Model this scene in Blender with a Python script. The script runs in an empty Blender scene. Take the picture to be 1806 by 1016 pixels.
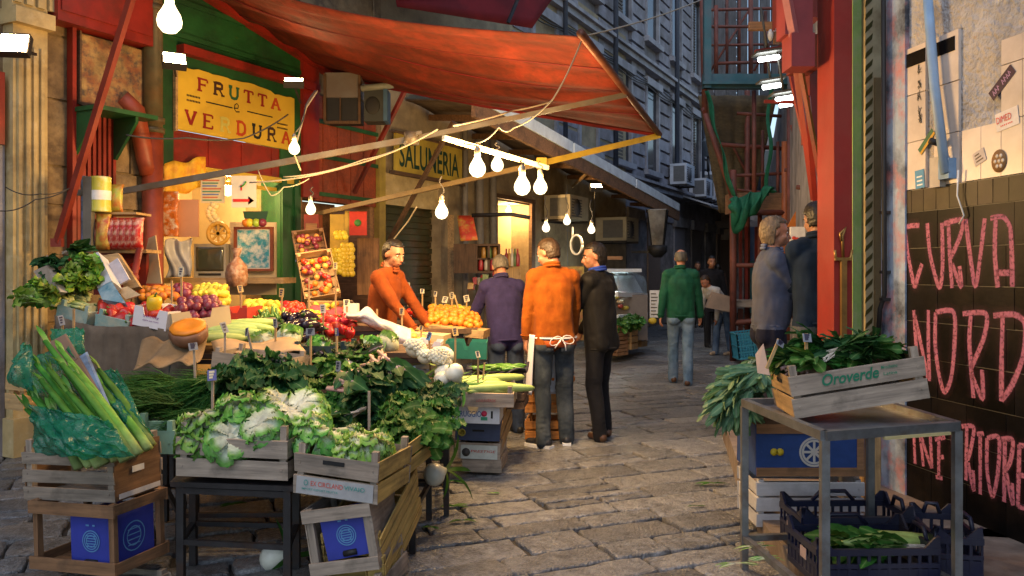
import bpy, math, random
import numpy as np
from mathutils import Vector as V, Matrix as M, Euler, noise
rnd = random.Random(11)
R = math.radians
SC = bpy.context.scene
COL = SC.collection
# ------------------------------------------------------------------ camera maths: photo pixel + distance -> point in the street
F, CX, HY, CZ = 1450.0, 903.0, 478.0, 1.55
def W(px, py, Y): return V(((px-CX)/F*Y, Y, CZ+(HY-py)/F*Y))
def G(px, py, z=0.0):
    Y = F*(CZ-z)/(py-HY); return V(((px-CX)/F*Y, Y, z))
class Plane:
    def __init__(s, p0, u):
        s.p0 = V((p0[0], p0[1], 0)); s.u = V((u[0], u[1], 0)).normalized(); s.n = s.u.cross(V((0, 0, 1)))
    def at(s, px, py, off=0.0):
        d = V(((px-CX)/F, 1, (HY-py)/F)); p = s.p0+s.n*off
        Y = s.n.dot(p)/s.n.dot(d); return V((d.x*Y, Y, CZ+d.z*Y))
    def s_(s, px, off=0.0): return s.u.dot(s.at(px, HY, off)-s.p0)
    def z_(s, px, py, off=0.0): return s.at(px, py, off).z
    def X(s, a=0.0, z=0.0, off=0.0):
        o = s.p0+s.u*a+s.n*off; u, n = s.u, s.n
        return M(((u.x, 0, n.x, o.x), (u.y, 0, n.y, o.y), (0, 1, 0, z), (0, 0, 0, 1)))
    def pt(s, a, z, off=0.0): return s.p0+s.u*a+s.n*off+V((0, 0, z))
LP = Plane((-4.25, 6.98), (.515, 1))          # left shop fronts
RP = Plane((2.51, 5.3), (.174, -1))           # graffiti wall on the right
# ------------------------------------------------------------------ mesh builder
class MB:
    def __init__(s): s.v = []; s.f = []; s.m = []; s.s = []; s.t = []
    def add(s, vs, fs, m=0, sm=False, t=None, X=None):
        o = len(s.v)
        if X is not None: vs = [X@V(p) for p in vs]
        s.v += [tuple(p) for p in vs]; s.t += list(t) if t is not None else [0.0]*len(vs)
        s.f += [tuple(i+o for i in f) for f in fs]; s.m += [m]*len(fs); s.s += [sm]*len(fs)
        return s
    def box(s, c, d, X=None, m=0, j=0.0):
        x, y, z = d[0]/2, d[1]/2, d[2]/2; c = V(c)
        vs = [c+V((a*x, b*y, e*z)) for e in (-1, 1) for a, b in ((-1, -1), (1, -1), (1, 1), (-1, 1))]
        if j: vs = [p+V((rnd.uniform(-j, j), rnd.uniform(-j, j), rnd.uniform(-j, j))) for p in vs]
        return s.add(vs, [(3, 2, 1, 0), (4, 5, 6, 7), (0, 1, 5, 4), (1, 2, 6, 5), (2, 3, 7, 6), (3, 0, 4, 7)], m, X=X)
    def bx(s, a, b, X=None, m=0, j=0.0):
        a, b = V(a), V(b); return s.box((a+b)/2, b-a, X, m, j)
    def bar(s, a, b, w, h=None, m=0, up=(0, 0, 1)):
        a, b = V(a), V(b); h = h or w; d = b-a; L = d.length; x = d.normalized()
        y = V(up).cross(x)
        if y.length < 1e-3: y = V((0, 1, 0)).cross(x)
        if y.length < 1e-3: y = V((1, 0, 0)).cross(x)
        y.normalize(); z = x.cross(y); o = (a+b)/2
        return s.box((0, 0, 0), (L, w, h), M(((x.x, y.x, z.x, o.x), (x.y, y.y, z.y, o.y), (x.z, y.z, z.z, o.z), (0, 0, 0, 1))), m)
    def tube(s, pts, r, n=8, m=0, cap=True, t=None, flat=1.0):
        pts = [V(p) for p in pts]; k = len(pts); rs = r if isinstance(r, (list, tuple)) else [r]*k
        vs = []; tt = []; prev = None
        for i, p in enumerate(pts):
            d = (pts[min(i+1, k-1)]-pts[max(i-1, 0)])
            if d.length < 1e-9: d = V((0, 0, 1))
            d.normalize()
            if prev is None:
                a = V((0, 0, 1)).cross(d)
                if a.length < .05: a = V((1, 0, 0)).cross(d)
            else: a = prev-d*prev.dot(d)
            if a.length < 1e-6: a = V((1, 0, 0)).cross(d)
            a.normalize(); prev = a; b = d.cross(a)
            for q in range(n):
                g = 2*math.pi*q/n; vs.append(p+a*math.cos(g)*rs[i]+b*math.sin(g)*rs[i]*flat); tt.append(t[i] if t else 0.0)
        fs = [(i*n+q, i*n+(q+1) % n, (i+1)*n+(q+1) % n, (i+1)*n+q) for i in range(k-1) for q in range(n)]
        if cap: fs += [tuple(range(n-1, -1, -1)), tuple(range((k-1)*n, k*n))]
        return s.add(vs, fs, m, n > 4, tt)
    def lathe(s, prof, n=16, X=None, m=0, t=None, wob=None):
        vs = []; tt = []
        for i, (r, z) in enumerate(prof):
            for q in range(n):
                g = 2*math.pi*q/n; k = 1+(wob(g, i/(len(prof)-1)) if wob else 0); vs.append((r*k*math.cos(g), r*k*math.sin(g), z)); tt.append(t[i] if t else 0.0)
        K = len(prof)
        fs = [(i*n+q, i*n+(q+1) % n, (i+1)*n+(q+1) % n, (i+1)*n+q) for i in range(K-1) for q in range(n)]
        fs += [tuple(range(n-1, -1, -1)), tuple(range((K-1)*n, K*n))]
        return s.add(vs, fs, m, True, tt, X)
    def ball(s, c, r, n=12, k=8, X=None, m=0, fn=None, t=None):
        r = r if isinstance(r, (tuple, list, V)) else (r, r, r); c = V(c); vs = []; tt = []
        for i in range(k+1):
            a = math.pi*(i/k) if 0 < i < k else (1e-3 if i == 0 else math.pi-1e-3)
            for q in range(n):
                g = 2*math.pi*q/n; d = V((math.sin(a)*math.cos(g), math.sin(a)*math.sin(g), -math.cos(a)))
                f = fn(d) if fn else 1.0
                vs.append(c+V((d.x*r[0], d.y*r[1], d.z*r[2]))*f); tt.append(t(d) if t else i/k)
        fs = [(i*n+q, i*n+(q+1) % n, (i+1)*n+(q+1) % n, (i+1)*n+q) for i in range(k) for q in range(n)]
        fs += [tuple(range(n-1, -1, -1)), tuple(range(k*n, (k+1)*n))]
        return s.add(vs, fs, m, True, tt, X)
    def grid(s, fn, nu, nv, m=0, sm=True, t=None, thick=0.0):
        vs = [V(fn(i/nu, j/nv)) for j in range(nv+1) for i in range(nu+1)]; w = nu+1
        tt = [t(i/nu, j/nv) for j in range(nv+1) for i in range(nu+1)] if t else None
        fs = [(j*w+i, j*w+i+1, (j+1)*w+i+1, (j+1)*w+i) for j in range(nv) for i in range(nu)]
        if thick:
            K = len(vs); nn = []
            for j in range(nv+1):
                for i in range(nu+1):
                    a = vs[j*w+min(i+1, nu)]-vs[j*w+max(i-1, 0)]; b = vs[min(j+1, nv)*w+i]-vs[max(j-1, 0)*w+i]
                    q = a.cross(b); nn.append(q.normalized() if q.length > 1e-12 else V((0, 0, 1)))
            vs = vs+[vs[i]-nn[i]*thick for i in range(K)]
            if tt: tt = tt+tt
            fs = fs+[tuple(K+i for i in reversed(f)) for f in fs]
            e = [j*w for j in range(nv+1)]; g = [j*w+nu for j in range(nv+1)]
            b = list(range(w)); c = [nv*w+i for i in range(w)]
            for L, fl in ((e, 1), (g, 0), (b, 0), (c, 1)):
                for p, q in zip(L, L[1:]): fs.append((q, p, p+K, q+K) if not fl else (p, q, q+K, p+K))
        return s.add(vs, fs, m, sm, tt)
    def prism(s, pts, d, X=None, m=0):
        n = len(pts); vs = [(p[0], p[1], 0) for p in pts]+[(p[0], p[1], d) for p in pts]
        return s.add(vs, [tuple(range(n-1, -1, -1)), tuple(range(n, 2*n))]+[(i, (i+1) % n, n+(i+1) % n, n+i) for i in range(n)], m, X=X)
    def stroke(s, pts, w, d=.003, X=None, m=0, close=False):   # flat pen stroke in the local xy plane
        P = [V((p[0], p[1], 0)) for p in pts]; n = len(P); vs = []; tt = []
        for i, p in enumerate(P):
            if close: a, b = P[i-1], P[(i+1) % n]
            else: a, b = P[max(i-1, 0)], P[min(i+1, n-1)]
            q = b-a; q = V((-q.y, q.x, 0)).normalized() if q.length > 1e-9 else V((0, 1, 0))
            ww = w[i] if isinstance(w, list) else w
            vs += [p+q*ww/2+V((0, 0, d)), p+V((0, 0, d)), p-q*ww/2+V((0, 0, d))]; tt += [0, 1, 0]
        K = n if close else n-1; fs = []
        for i in range(K):
            a, b = i*3, ((i+1) % n)*3; fs += [(a+1, b+1, b, a), (a+2, b+2, b+1, a+1)]
        return s.add(vs, fs, m, False, tt, X)
WM = {}
def mesh(name, mb, mats, o=V((0, 0, 0)), X=None):
    me = bpy.data.meshes.new(name)
    vs = [V(p) for p in mb.v]
    if X is not None: vs = [X@p for p in vs]
    me.from_pydata([tuple(p-o) for p in vs], [], mb.f)
    for x in (mats if isinstance(mats, (list, tuple)) else [mats]): me.materials.append(x)
    me.polygons.foreach_set('material_index', mb.m); me.polygons.foreach_set('use_smooth', mb.s)
    if any(mb.t):
        a = me.attributes.new('t', 'FLOAT', 'POINT'); a.data.foreach_set('value', mb.t)
    me.update(); return me
def tag(o, label=None, cat=None, group=None, kind=None):
    for k, x in (('label', label), ('category', cat), ('group', group), ('kind', kind)):
        if x: o[k] = x
    return o
def setX(o, X):
    l, q, sc = X.decompose(); o.location = l; o.rotation_euler = q.to_euler(); o.scale = sc; WM[o.name] = X.copy()
def thing(name, label, cat, X=None, group=None):
    o = bpy.data.objects.new(name, None); COL.objects.link(o); o.empty_display_size = .1
    X = X if isinstance(X, M) else M.Translation(X if X is not None else (0, 0, 0)); setX(o, X)
    return tag(o, label, cat, group)
def part(name, mb, mats, par, world=False, label=None, X=None):
    iv = WM[par.name].inverted() if world else None
    if X is not None: iv = (iv@X) if iv is not None else X
    o = bpy.data.objects.new(name, mesh(name, mb, mats, X=iv)); COL.objects.link(o); o.parent = par
    WM[o.name] = WM[par.name]
    if label: o['label'] = label
    return o
def solo(name, mb, mats, label=None, cat=None, group=None, kind=None, X=None):   # a thing of one mesh
    if X is not None: o = bpy.data.objects.new(name, mesh(name, mb, mats)); setX(o, X)
    else:
        xs = np.array(mb.v); a, b = xs.min(0), xs.max(0); c = V(((a[0]+b[0])/2, (a[1]+b[1])/2, a[2]))
        o = bpy.data.objects.new(name, mesh(name, mb, mats, c)); o.location = c; WM[o.name] = M.Translation(c)
    COL.objects.link(o); return tag(o, label, cat, group, kind)
def put(name, me, X, label=None, cat=None, group=None):                          # another thing sharing a mesh
    o = bpy.data.objects.new(name, me); setX(o, X); COL.objects.link(o); return tag(o, label, cat, group)
def kids(o): return [c for c in COL.objects if c.parent == o]
def copy_tree(o, X, label=None, group=None):
    def cp(a, par):
        c = a.copy(); COL.objects.link(c); c.parent = par
        for k in list(a.children): cp(k, c)
        return c
    bpy.context.view_layer.update
    r = cp(o, None); setX(r, X)
    if label: r['label'] = label
    if group: r['group'] = group
    return r
def frame(pl, pr, tilt=0.0):      # local x from pl to pr, y away, z up; tilt about x
    pl, pr = V(pl), V(pr); x = (pr-pl).normalized(); y = V((0, 0, 1)).cross(x).normalized(); z = x.cross(y)
    return M(((x.x, y.x, z.x, pl.x), (x.y, y.y, z.y, pl.y), (x.z, y.z, z.z, pl.z), (0, 0, 0, 1)))@M.Rotation(tilt, 4, 'X')
def TR(p, e=(0, 0, 0), s=1.0):
    return M.LocRotScale(V(p), Euler(e), V((s, s, s)) if not isinstance(s, (tuple, list)) else V(s))
_tc = {}
def text(mb, st, X, w=None, h=None, m=0, d=.002, shear=0.0, cx=False, bold=0.0):
    k = (st, shear, bold)
    if k not in _tc:
        c = bpy.data.curves.new('lettering', 'FONT'); c.body = st; c.shear = shear; c.resolution_u = 3; c.offset = bold
        o = bpy.data.objects.new('lettering', c); COL.objects.link(o); bpy.context.view_layer.update()
        me = bpy.data.meshes.new_from_object(o.evaluated_get(bpy.context.evaluated_depsgraph_get()))
        _tc[k] = ([v.co.copy() for v in me.vertices], [tuple(p.vertices) for p in me.polygons])
        bpy.data.objects.remove(o); bpy.data.meshes.remove(me); bpy.data.curves.remove(c)
    vs, fs = _tc[k]
    x0, x1 = min(p.x for p in vs), max(p.x for p in vs); y0, y1 = min(p.y for p in vs), max(p.y for p in vs)
    sx = w/(x1-x0) if w else None; sy = h/(y1-y0) if h else None; sx = sx or sy; sy = sy or sx
    ox = (x0+x1)/2 if cx else x0; oy = (y0+y1)/2 if cx else y0
    return mb.add([((p.x-ox)*sx, (p.y-oy)*sy, d) for p in vs], fs, m, X=X)
# ------------------------------------------------------------------ materials
def C(*c): return tuple(c)+(1.0,)
def mat(name, c, r=.7, var=.2, sc=6.0, bump=.15, bsc=None, bd=.01, metal=0.0, stain=None, sa=.5, ssc=2.0, st=.5, grain=None,
        orand=0.0, hrand=0.0, island=0.0, spec=.4, ramp=None, emis=None, es=0.0, trans=0.0, thin=0.0, alpha=None, sheen=0.0, stain2=None, amax=1.0):
    m = bpy.data.materials.new(name); m.use_nodes = True; nt = m.node_tree; N, Lk = nt.nodes, nt.links; b = N['Principled BSDF']
    b.inputs['Roughness'].default_value = r; b.inputs['Metallic'].default_value = metal; b.inputs['Specular IOR Level'].default_value = spec
    tc = N.new('ShaderNodeTexCoord'); mp = N.new('ShaderNodeMapping'); Lk.new(tc.outputs['Object'], mp.inputs[0])
    if grain: mp.inputs['Scale'].default_value = grain
    n = N.new('ShaderNodeTexNoise'); n.inputs['Scale'].default_value = sc; n.inputs['Detail'].default_value = 7; n.inputs['Roughness'].default_value = .62
    Lk.new(mp.outputs[0], n.inputs[0])
    if ramp:
        at = N.new('ShaderNodeAttribute'); at.attribute_name = 't'; cr = N.new('ShaderNodeValToRGB'); e = cr.color_ramp.elements
        while len(e) < len(ramp): e.new(.5)
        for q, (p, cc) in zip(e, ramp): q.position = p; q.color = C(*cc)
        Lk.new(at.outputs['Fac'], cr.inputs[0]); src = cr.outputs[0]
        mr = N.new('ShaderNodeMapRange'); mr.inputs[1].default_value = .3; mr.inputs[2].default_value = .7; mr.inputs[3].default_value = 1-var; mr.inputs[4].default_value = 1+var
        Lk.new(n.outputs[0], mr.inputs[0]); mx = N.new('ShaderNodeVectorMath'); mx.operation = 'SCALE'; Lk.new(src, mx.inputs[0]); Lk.new(mr.outputs[0], mx.inputs['Scale']); src = mx.outputs[0]
    else:
        cr = N.new('ShaderNodeValToRGB'); e = cr.color_ramp.elements; e[0].position = .32; e[1].position = .68
        e[0].color = C(*[x*(1-var) for x in c]); e[1].color = C(*[min(1, x*(1+var)) for x in c]); Lk.new(n.outputs[0], cr.inputs[0]); src = cr.outputs[0]
    def blend(src, col, sc_, thr, amt, off):
        n2 = N.new('ShaderNodeTexNoise'); n2.inputs['Scale'].default_value = sc_; n2.inputs['Detail'].default_value = 8; n2.inputs['Roughness'].default_value = .65
        m2 = N.new('ShaderNodeMapping'); m2.inputs['Location'].default_value = (off, off*.7, off*1.3); Lk.new(tc.outputs['Object'], m2.inputs[0]); Lk.new(m2.outputs[0], n2.inputs[0])
        k = N.new('ShaderNodeMapRange'); k.inputs[1].default_value = thr-.07; k.inputs[2].default_value = thr+.12; k.inputs[3].default_value = 0; k.inputs[4].default_value = amt; Lk.new(n2.outputs[0], k.inputs[0])
        mi = N.new('ShaderNodeMix'); mi.data_type = 'RGBA'; Lk.new(k.outputs[0], mi.inputs[0]); Lk.new(src, mi.inputs[6]); mi.inputs[7].default_value = C(*col); return mi.outputs[2]
    if stain: src = blend(src, stain, ssc, st, sa, 3.1)
    if stain2: src = blend(src, stain2, ssc*2.7, st+.03, sa, 9.4)
    if orand or hrand or island:
        hs = N.new('ShaderNodeHueSaturation'); Lk.new(src, hs.inputs['Color'])
        if island: g = N.new('ShaderNodeNewGeometry'); ro = g.outputs['Random Per Island']; k = island
        else: g = N.new('ShaderNodeObjectInfo'); ro = g.outputs['Random']; k = orand
        q = N.new('ShaderNodeMapRange'); q.inputs[3].default_value = 1-k; q.inputs[4].default_value = 1+k; Lk.new(ro, q.inputs[0]); Lk.new(q.outputs[0], hs.inputs['Value'])
        if hrand:
            q2 = N.new('ShaderNodeMapRange'); q2.inputs[3].default_value = .5-hrand; q2.inputs[4].default_value = .5+hrand
            fr = N.new('ShaderNodeMath'); fr.operation = 'FRACT'; mu = N.new('ShaderNodeMath'); mu.operation = 'MULTIPLY'; mu.inputs[1].default_value = 7.3
            Lk.new(ro, mu.inputs[0]); Lk.new(mu.outputs[0], fr.inputs[0]); Lk.new(fr.outputs[0], q2.inputs[0]); Lk.new(q2.outputs[0], hs.inputs['Hue'])
        src = hs.outputs[0]
    Lk.new(src, b.inputs['Base Color'])
    if bump:
        bp = N.new('ShaderNodeBump'); bp.inputs['Strength'].default_value = bump; bp.inputs['Distance'].default_value = bd
        n3 = N.new('ShaderNodeTexNoise'); n3.inputs['Scale'].default_value = bsc or sc*4; n3.inputs['Detail'].default_value = 5; Lk.new(mp.outputs[0], n3.inputs[0]); Lk.new(n3.outputs[0], bp.inputs['Height']); Lk.new(bp.outputs[0], b.inputs['Normal'])
    if emis: b.inputs['Emission Color'].default_value = C(*emis); b.inputs['Emission Strength'].default_value = es
    if trans: b.inputs['Transmission Weight'].default_value = trans
    if sheen: b.inputs['Sheen Weight'].default_value = sheen
    if alpha == 't':
        at = N.new('ShaderNodeAttribute'); at.attribute_name = 't'; k = N.new('ShaderNodeMapRange'); k.inputs[1].default_value = .0; k.inputs[2].default_value = .40; k.inputs[4].default_value = amax; Lk.new(at.outputs['Fac'], k.inputs[0]); nb = N.new('ShaderNodeTexNoise'); nb.inputs['Scale'].default_value = 55; nb.inputs['Detail'].default_value = 6; Lk.new(tc.outputs['Object'], nb.inputs[0]); kb = N.new('ShaderNodeMapRange'); kb.inputs[1].default_value = .36; kb.inputs[2].default_value = .52; kb.inputs[3].default_value = .45; Lk.new(nb.outputs[0], kb.inputs[0]); mm = N.new('ShaderNodeMath'); mm.operation = 'MULTIPLY'; Lk.new(k.outputs[0], mm.inputs[0]); Lk.new(kb.outputs[0], mm.inputs[1]); Lk.new(mm.outputs[0], b.inputs['Alpha'])
    elif alpha is not None: b.inputs['Alpha'].default_value = alpha
    if thin:
        tl = N.new('ShaderNodeBsdfTranslucent'); ms = N.new('ShaderNodeMixShader'); ms.inputs[0].default_value = thin; Lk.new(src, tl.inputs[0])
        Lk.new(b.outputs[0], ms.inputs[1]); Lk.new(tl.outputs[0], ms.inputs[2]); Lk.new(ms.outputs[0], N['Material Output'].inputs[0])
    return m
_mc = {}
def paint(*c, r=.6, **k):
    key = (c, r, tuple(sorted(k.items())))
    if key not in _mc: _mc[key] = mat('paint_%d' % len(_mc), c, r, var=k.pop('var', .12), sc=k.pop('sc', 14), bump=k.pop('bump', .05), **k)
    return _mc[key]
def wood(name, c, ax='x', v=.35, stain=(.03, .025, .02), o=.18):
    g = {'x': (1.2, 14, 14), 'y': (14, 1.2, 14), 'z': (14, 14, 1.2)}[ax]
    return mat(name, c, .75, v, 3.0, .35, 9, .004, grain=g, stain=stain, sa=.55, ssc=5, st=.56, orand=o, island=0)
WG = [wood('weathered_wood_%s' % a, (.31, .25, .195), a) for a in 'xyz']
WT = [wood('tan_wood_%s' % a, (.42, .27, .12), a) for a in 'xyz']
WO = [wood('yellow_wood_%s' % a, (.40, .27, .08), a) for a in 'xyz']
WD = [wood('dark_wood_%s' % a, (.10, .055, .03), a) for a in 'xyz']
WB = [wood('brown_wood_%s' % a, (.22, .115, .055), a) for a in 'xyz']
steel = mat('galvanised_steel', (.22, .23, .24), .45, .25, 9, .1, metal=.75, stain=(.12, .06, .03), sa=.6, ssc=6, st=.57)
dsteel = mat('dark_steel', (.035, .033, .035), .5, .3, 9, .1, metal=.5, stain=(.09, .04, .02), sa=.6, ssc=5, st=.58)
redp = mat('red_paint', (.23, .016, .009), .5, .22, 3, .15, 40, stain=(.10, .02, .012), sa=.7, ssc=3, st=.54)
redd = mat('dark_red_paint', (.17, .018, .012), .55, .25, 4, .15, 40, stain=(.05, .02, .015), sa=.7, ssc=3, st=.53)
grnp = mat('green_paint', (.012, .082, .024), .5, .25, 3, .15, 30, stain=(.012, .04, .02), sa=.7, ssc=2.5, st=.52)
yelp = mat('yellow_paint', (.55, .38, .04), .55, .15, 5, .1, stain=(.28, .17, .05), sa=.5, ssc=5, st=.58)
cord = paint(.04, .035, .03)
rope = paint(.30, .26, .19)
black = paint(.012, .012, .013)
white = paint(.72, .70, .66)
dark_red_l = paint(.25, .012, .01); brown_l = paint(.045, .018, .01); green_l = paint(.02, .10, .04); blk_l = paint(.01, .012, .012)
# ------------------------------------------------------------------ camera, sky, sun
cam = bpy.data.cameras.new('camera'); co = bpy.data.objects.new('camera', cam); COL.objects.link(co); SC.camera = co
co.location = (0, 0, CZ); co.rotation_euler = (R(90), 0, 0); cam.sensor_width = 36; cam.lens = 36*F/1806; cam.shift_y = -(508-HY)/1806; cam.clip_end = 500
wd = bpy.data.worlds.new('World'); SC.world = wd; wd.use_nodes = True
sk = wd.node_tree.nodes.new('ShaderNodeTexSky'); sk.sky_type = 'NISHITA'; sk.sun_disc = False; sk.sun_elevation = R(58); sk.sun_rotation = R(200); sk.air_density = 1.2
bg = wd.node_tree.nodes['Background']; wd.node_tree.links.new(sk.outputs[0], bg.inputs[0]); bg.inputs[1].default_value = .105
sl = bpy.data.lights.new('sun', 'SUN'); so = bpy.data.objects.new('sun', sl); COL.objects.link(so); sl.energy = .2; sl.angle = R(30); sl.color = (1, .95, .9)
so.rotation_euler = (R(32), 0, R(-20))
SC.view_settings.view_transform = 'Standard'; SC.view_settings.look = 'None'; SC.view_settings.exposure = .98
# ================================================================== ground and paving
stone = mat('basalt_paving', (.152, .154, .158), .3, .6, 26, .85, 60, .03, stain=(.25, .24, .225), sa=.45, ssc=3.2, st=.52, stain2=(.05, .045, .042), island=.34, spec=.5)
joint = mat('joint_dirt', (.035, .03, .025), .9, .4, 12, .4)
b = MB(); b.grid(lambda u, v: (-30+u*80, -8+v*90, -.03), 4, 4)
o = solo('ground', b, joint, kind='structure')
b = MB(); r2 = random.Random(3); th = math.atan2(.417, 1.028); ex = V((math.cos(th), math.sin(th), 0)); ey = V((-math.sin(th), math.cos(th), 0)); vv = -4.0
while vv < 24:
    hh = r2.uniform(.21, .40); uu = -9-r2.uniform(0, .6)
    while uu < 14:
        ll = r2.uniform(.34, .90); g = .006+r2.random()*.008
        c = ex*(uu+ll/2)+ey*(vv+hh/2)
        if 1.2 < c.y < 24 and -6 < c.x < 9:
            halves = [(c, hh)] if r2.random() > .14 else [(c-ey*hh*.26, hh*.48), (c+ey*hh*.25, hh*.5)]
        else: halves = []
        for c, h2 in halves:
            a, e = ll/2-g, h2/2-g; z0 = r2.uniform(-.007, .007); tx, ty = r2.uniform(-.012, .012), r2.uniform(-.018, .018)
            pts = []
            for (p, q) in ((-a, -e), (a, -e), (a, e), (-a, e)):
                pass
            cs = [(-a, -e), (a, -e), (a, e), (-a, e)]; out = []
            for i in range(4):
                p, q = V(cs[i]), V(cs[(i+1) % 4]); k = 6 if i % 2 == 0 else 3
                for w in range(k):
                    d = p.lerp(q, w/k); n2 = V((q-p).yx); n2 = V((n2[0], -n2[1])).normalized()
                    jit = r2.uniform(-.016, .012) if w else r2.uniform(-.004, .004)
                    d = d+n2*jit
                    if w == 0: d = d*.985
                    out.append(d)
            n = len(out)
            def ring(sc_, z):
                return [c+ex*(d[0]-math.copysign(min(abs(d[0]), sc_), d[0]))+ey*(d[1]-math.copysign(min(abs(d[1]), sc_), d[1]))+V((0, 0, z0+z+tx*d[0]+ty*d[1])) for d in out]
            vs = ring(0, -.045)+ring(0, -.010)+ring(.006, -.002)+ring(.022, .0)
            top = len(vs); vs.append(c+V((0, 0, z0+.001)))
            fs = [(k*n+i, k*n+(i+1) % n, (k+1)*n+(i+1) % n, (k+1)*n+i) for k in range(3) for i in range(n)]+[(3*n+i, 3*n+(i+1) % n, top) for i in range(n)]
            b.add(vs, fs, 0, True)
        uu += ll
    vv += hh
solo('street_paving', b, stone, kind='structure')
# raised doorstep strip along the right hand shops
b = MB(); kerb = mat('kerb_stone', (.2, .16, .13), .6, .3, 8, .4, 30, stain=(.1, .05, .03), sa=.6)
P = [V((1.38, 3.2, 0)), V((1.42, 4.6, 0)), V((1.62, 5.9, 0)), V((1.95, 7.6, 0)), V((3.0, 11, 0))]
for p, q in zip(P, P[1:]):
    x = (q-p).normalized(); n = V((x.y, -x.x, 0)); w = 4.0
    hgt = .12 if p.y < 5 else .18
    b.add([p+V((0, 0, -.03)), q+V((0, 0, -.03)), q+n*w+V((0, 0, -.03)), p+n*w+V((0, 0, -.03)), p+V((0, 0, hgt)), q+V((0, 0, hgt)), q+n*w+V((0, 0, hgt)), p+n*w+V((0, 0, hgt))],
          [(0, 3, 2, 1), (4, 5, 6, 7)[::-1], (0, 1, 5, 4), (2, 3, 7, 6), (1, 2, 6, 5), (3, 0, 4, 7)])
solo('right_pavement', b, kerb, kind='structure')

# ================================================================== LEFT: fruit shop building
brownstone = mat('brown_stone', (.21, .145, .075), .85, .35, 5, .5, 22, .02, stain=(.07, .05, .035), sa=.8, ssc=1.7, st=.5, stain2=(.3, .22, .12))
cream = mat('cream_stucco', (.47, .36, .17), .8, .2, 4, .25, 30, stain=(.2, .14, .07), sa=.7, ssc=2.5, st=.56, stain2=(.6, .5, .3))
beige = mat('beige_plaster', (.32, .25, .15), .85, .2, 4, .25, 25, stain=(.15, .11, .07), sa=.7, ssc=1.8, st=.53)
creamlit = mat('cream_room_paint', (.62, .52, .33), .8, .1, 3, .05, stain=(.45, .36, .22), sa=.4)
greyst = mat('grey_stone_render', (.27, .26, .29), .85, .2, 3, .3, 30, stain=(.125, .108, .10), sa=.8, ssc=1.0, st=.5)
greyst2 = mat('grey_stone_trim', (.33, .325, .35), .8, .15, 4, .2, 25, stain=(.14, .13, .14), sa=.6, ssc=1.5)
darkst = mat('sooty_stone', (.27, .25, .245), .9, .3, 3, .3, 25, stain=(.03, .03, .03), sa=.5, ssc=1.5)
glassd = mat('dark_window_glass', (.02, .024, .03), .12, .2, 3, 0, spec=.6)
woodshut = mat('dark_shutter_wood', (.07, .045, .03), .6, .3, 6, .2, grain=(6, 6, 40))
def LW(mb, a, c, z0, z1, o0, o1, m=0, j=0): mb.bx((a, z0, o0), (c, z1, o1), LP.X(), m, j)   # a block on the left shop line: along, height, depth
S = LP.s_; Z = LP.z_
fb = thing('fruit_shop_building', 'stained stone shop front with red and green woodwork round an open fruit shop', 'building', LP.X(S(200), 0))
b = MB()
LW(b, -13, S(269), 0, 9, -.5, 0); LW(b, S(660), S(672), 0, 9, -.5, 0); LW(b, S(269), S(660), 3.55, 9, -.5, -.02)
LW(b, S(488), S(527), 0, 3.55, -.5, -.03)
LW(b, S(527), S(660), 2.46, 3.55, -.3, -.02)
part('wall', b, brownstone, fb, True)
b = MB()   # big rough blocks beside the pilaster
zz = 0
r2 = random.Random(5)
while zz < 6:
    h = r2.uniform(.35, .6); a = S(70)
    while a < S(262):
        l = r2.uniform(.35, .6); LW(b, a+.012, min(a+l, S(264))-.012, zz+.012, zz+h-.012, 0, r2.uniform(.01, .035), 0, .006); a += l
    zz += h
part('stone_blocks', b, brownstone, fb, True)
b = MB()   # fluted pilaster
LW(b, S(5), S(66), .3, 3.62, 0, .14)
for k in range(4):
    a = S(9)+k*(S(62)-S(9))/4; LW(b, a+.015, a+(S(62)-S(9))/4-.02, .5, 3.45, .14, .165)
LW(b, S(-2), S(70), 0, .32, 0, .2); LW(b, S(0), S(70), 3.62, 3.75, 0, .22); LW(b, S(3), S(66), 3.75, 4.8, 0, .14)
for k in range(5): LW(b, S(5)+k*.1, S(5)+k*.1+.06, 3.8, 4.05, .14, .17)
part('pilaster', b, cream, fb, True)
b = MB(); LW(b, S(-260), S(2), 0, 2.6, 0, .05); part('grey_plinth', b, greyst, fb, True)
b = MB(); LW(b, S(-260), S(-4), 2.6, 3.2, 0, .1); part('red_panel', b, redp, fb, True)
b = MB(); LW(b, S(74), S(243), 3.73, 4.5, .03, .22); LW(b, S(80), S(240), 3.82, 4.4, .22, .235, 0); part('red_board', b, redp, fb, True)
b = MB()
for k in range(9):
    a = S(117)+k*(S(190)-S(117))/8; LW(b, a, a+.03, 1.75, 3.2, .05, .08)
LW(b, S(113), S(120), 1.6, 3.75, .04, .12); LW(b, S(115), S(192), 2.0, 2.05, .03, .05)
part('red_bars', b, redp, fb, True)
b = MB()
for s0 in (S(125), S(195)):
    b.prism([(0, 0), (.34, 0), (.34, -.05), (.05, -.38), (0, -.38)], .03, LP.X(s0, 2.98, .05)@M.Rotation(R(-90), 4, 'Y'))
LW(b, S(117), S(226), 2.98, 3.02, .04, .42)
part('green_shelf', b, grnp, fb, True)
b = MB()
b.tube([LP.pt(S(252), 2.9, .14), LP.pt(S(252), 6.5, .14)], .095, 14, 0)
for z in (2.9, 3.0, 4.1): b.tube([LP.pt(S(252), z, .14), LP.pt(S(252), z+.05, .14)], .115, 14, 0)
part('drainpipe', b, mat('pipe_green_brown', (.07, .06, .03), .5, .3, 6, .2, stain=(.16, .07, .02), sa=.5), fb, True)
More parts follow.
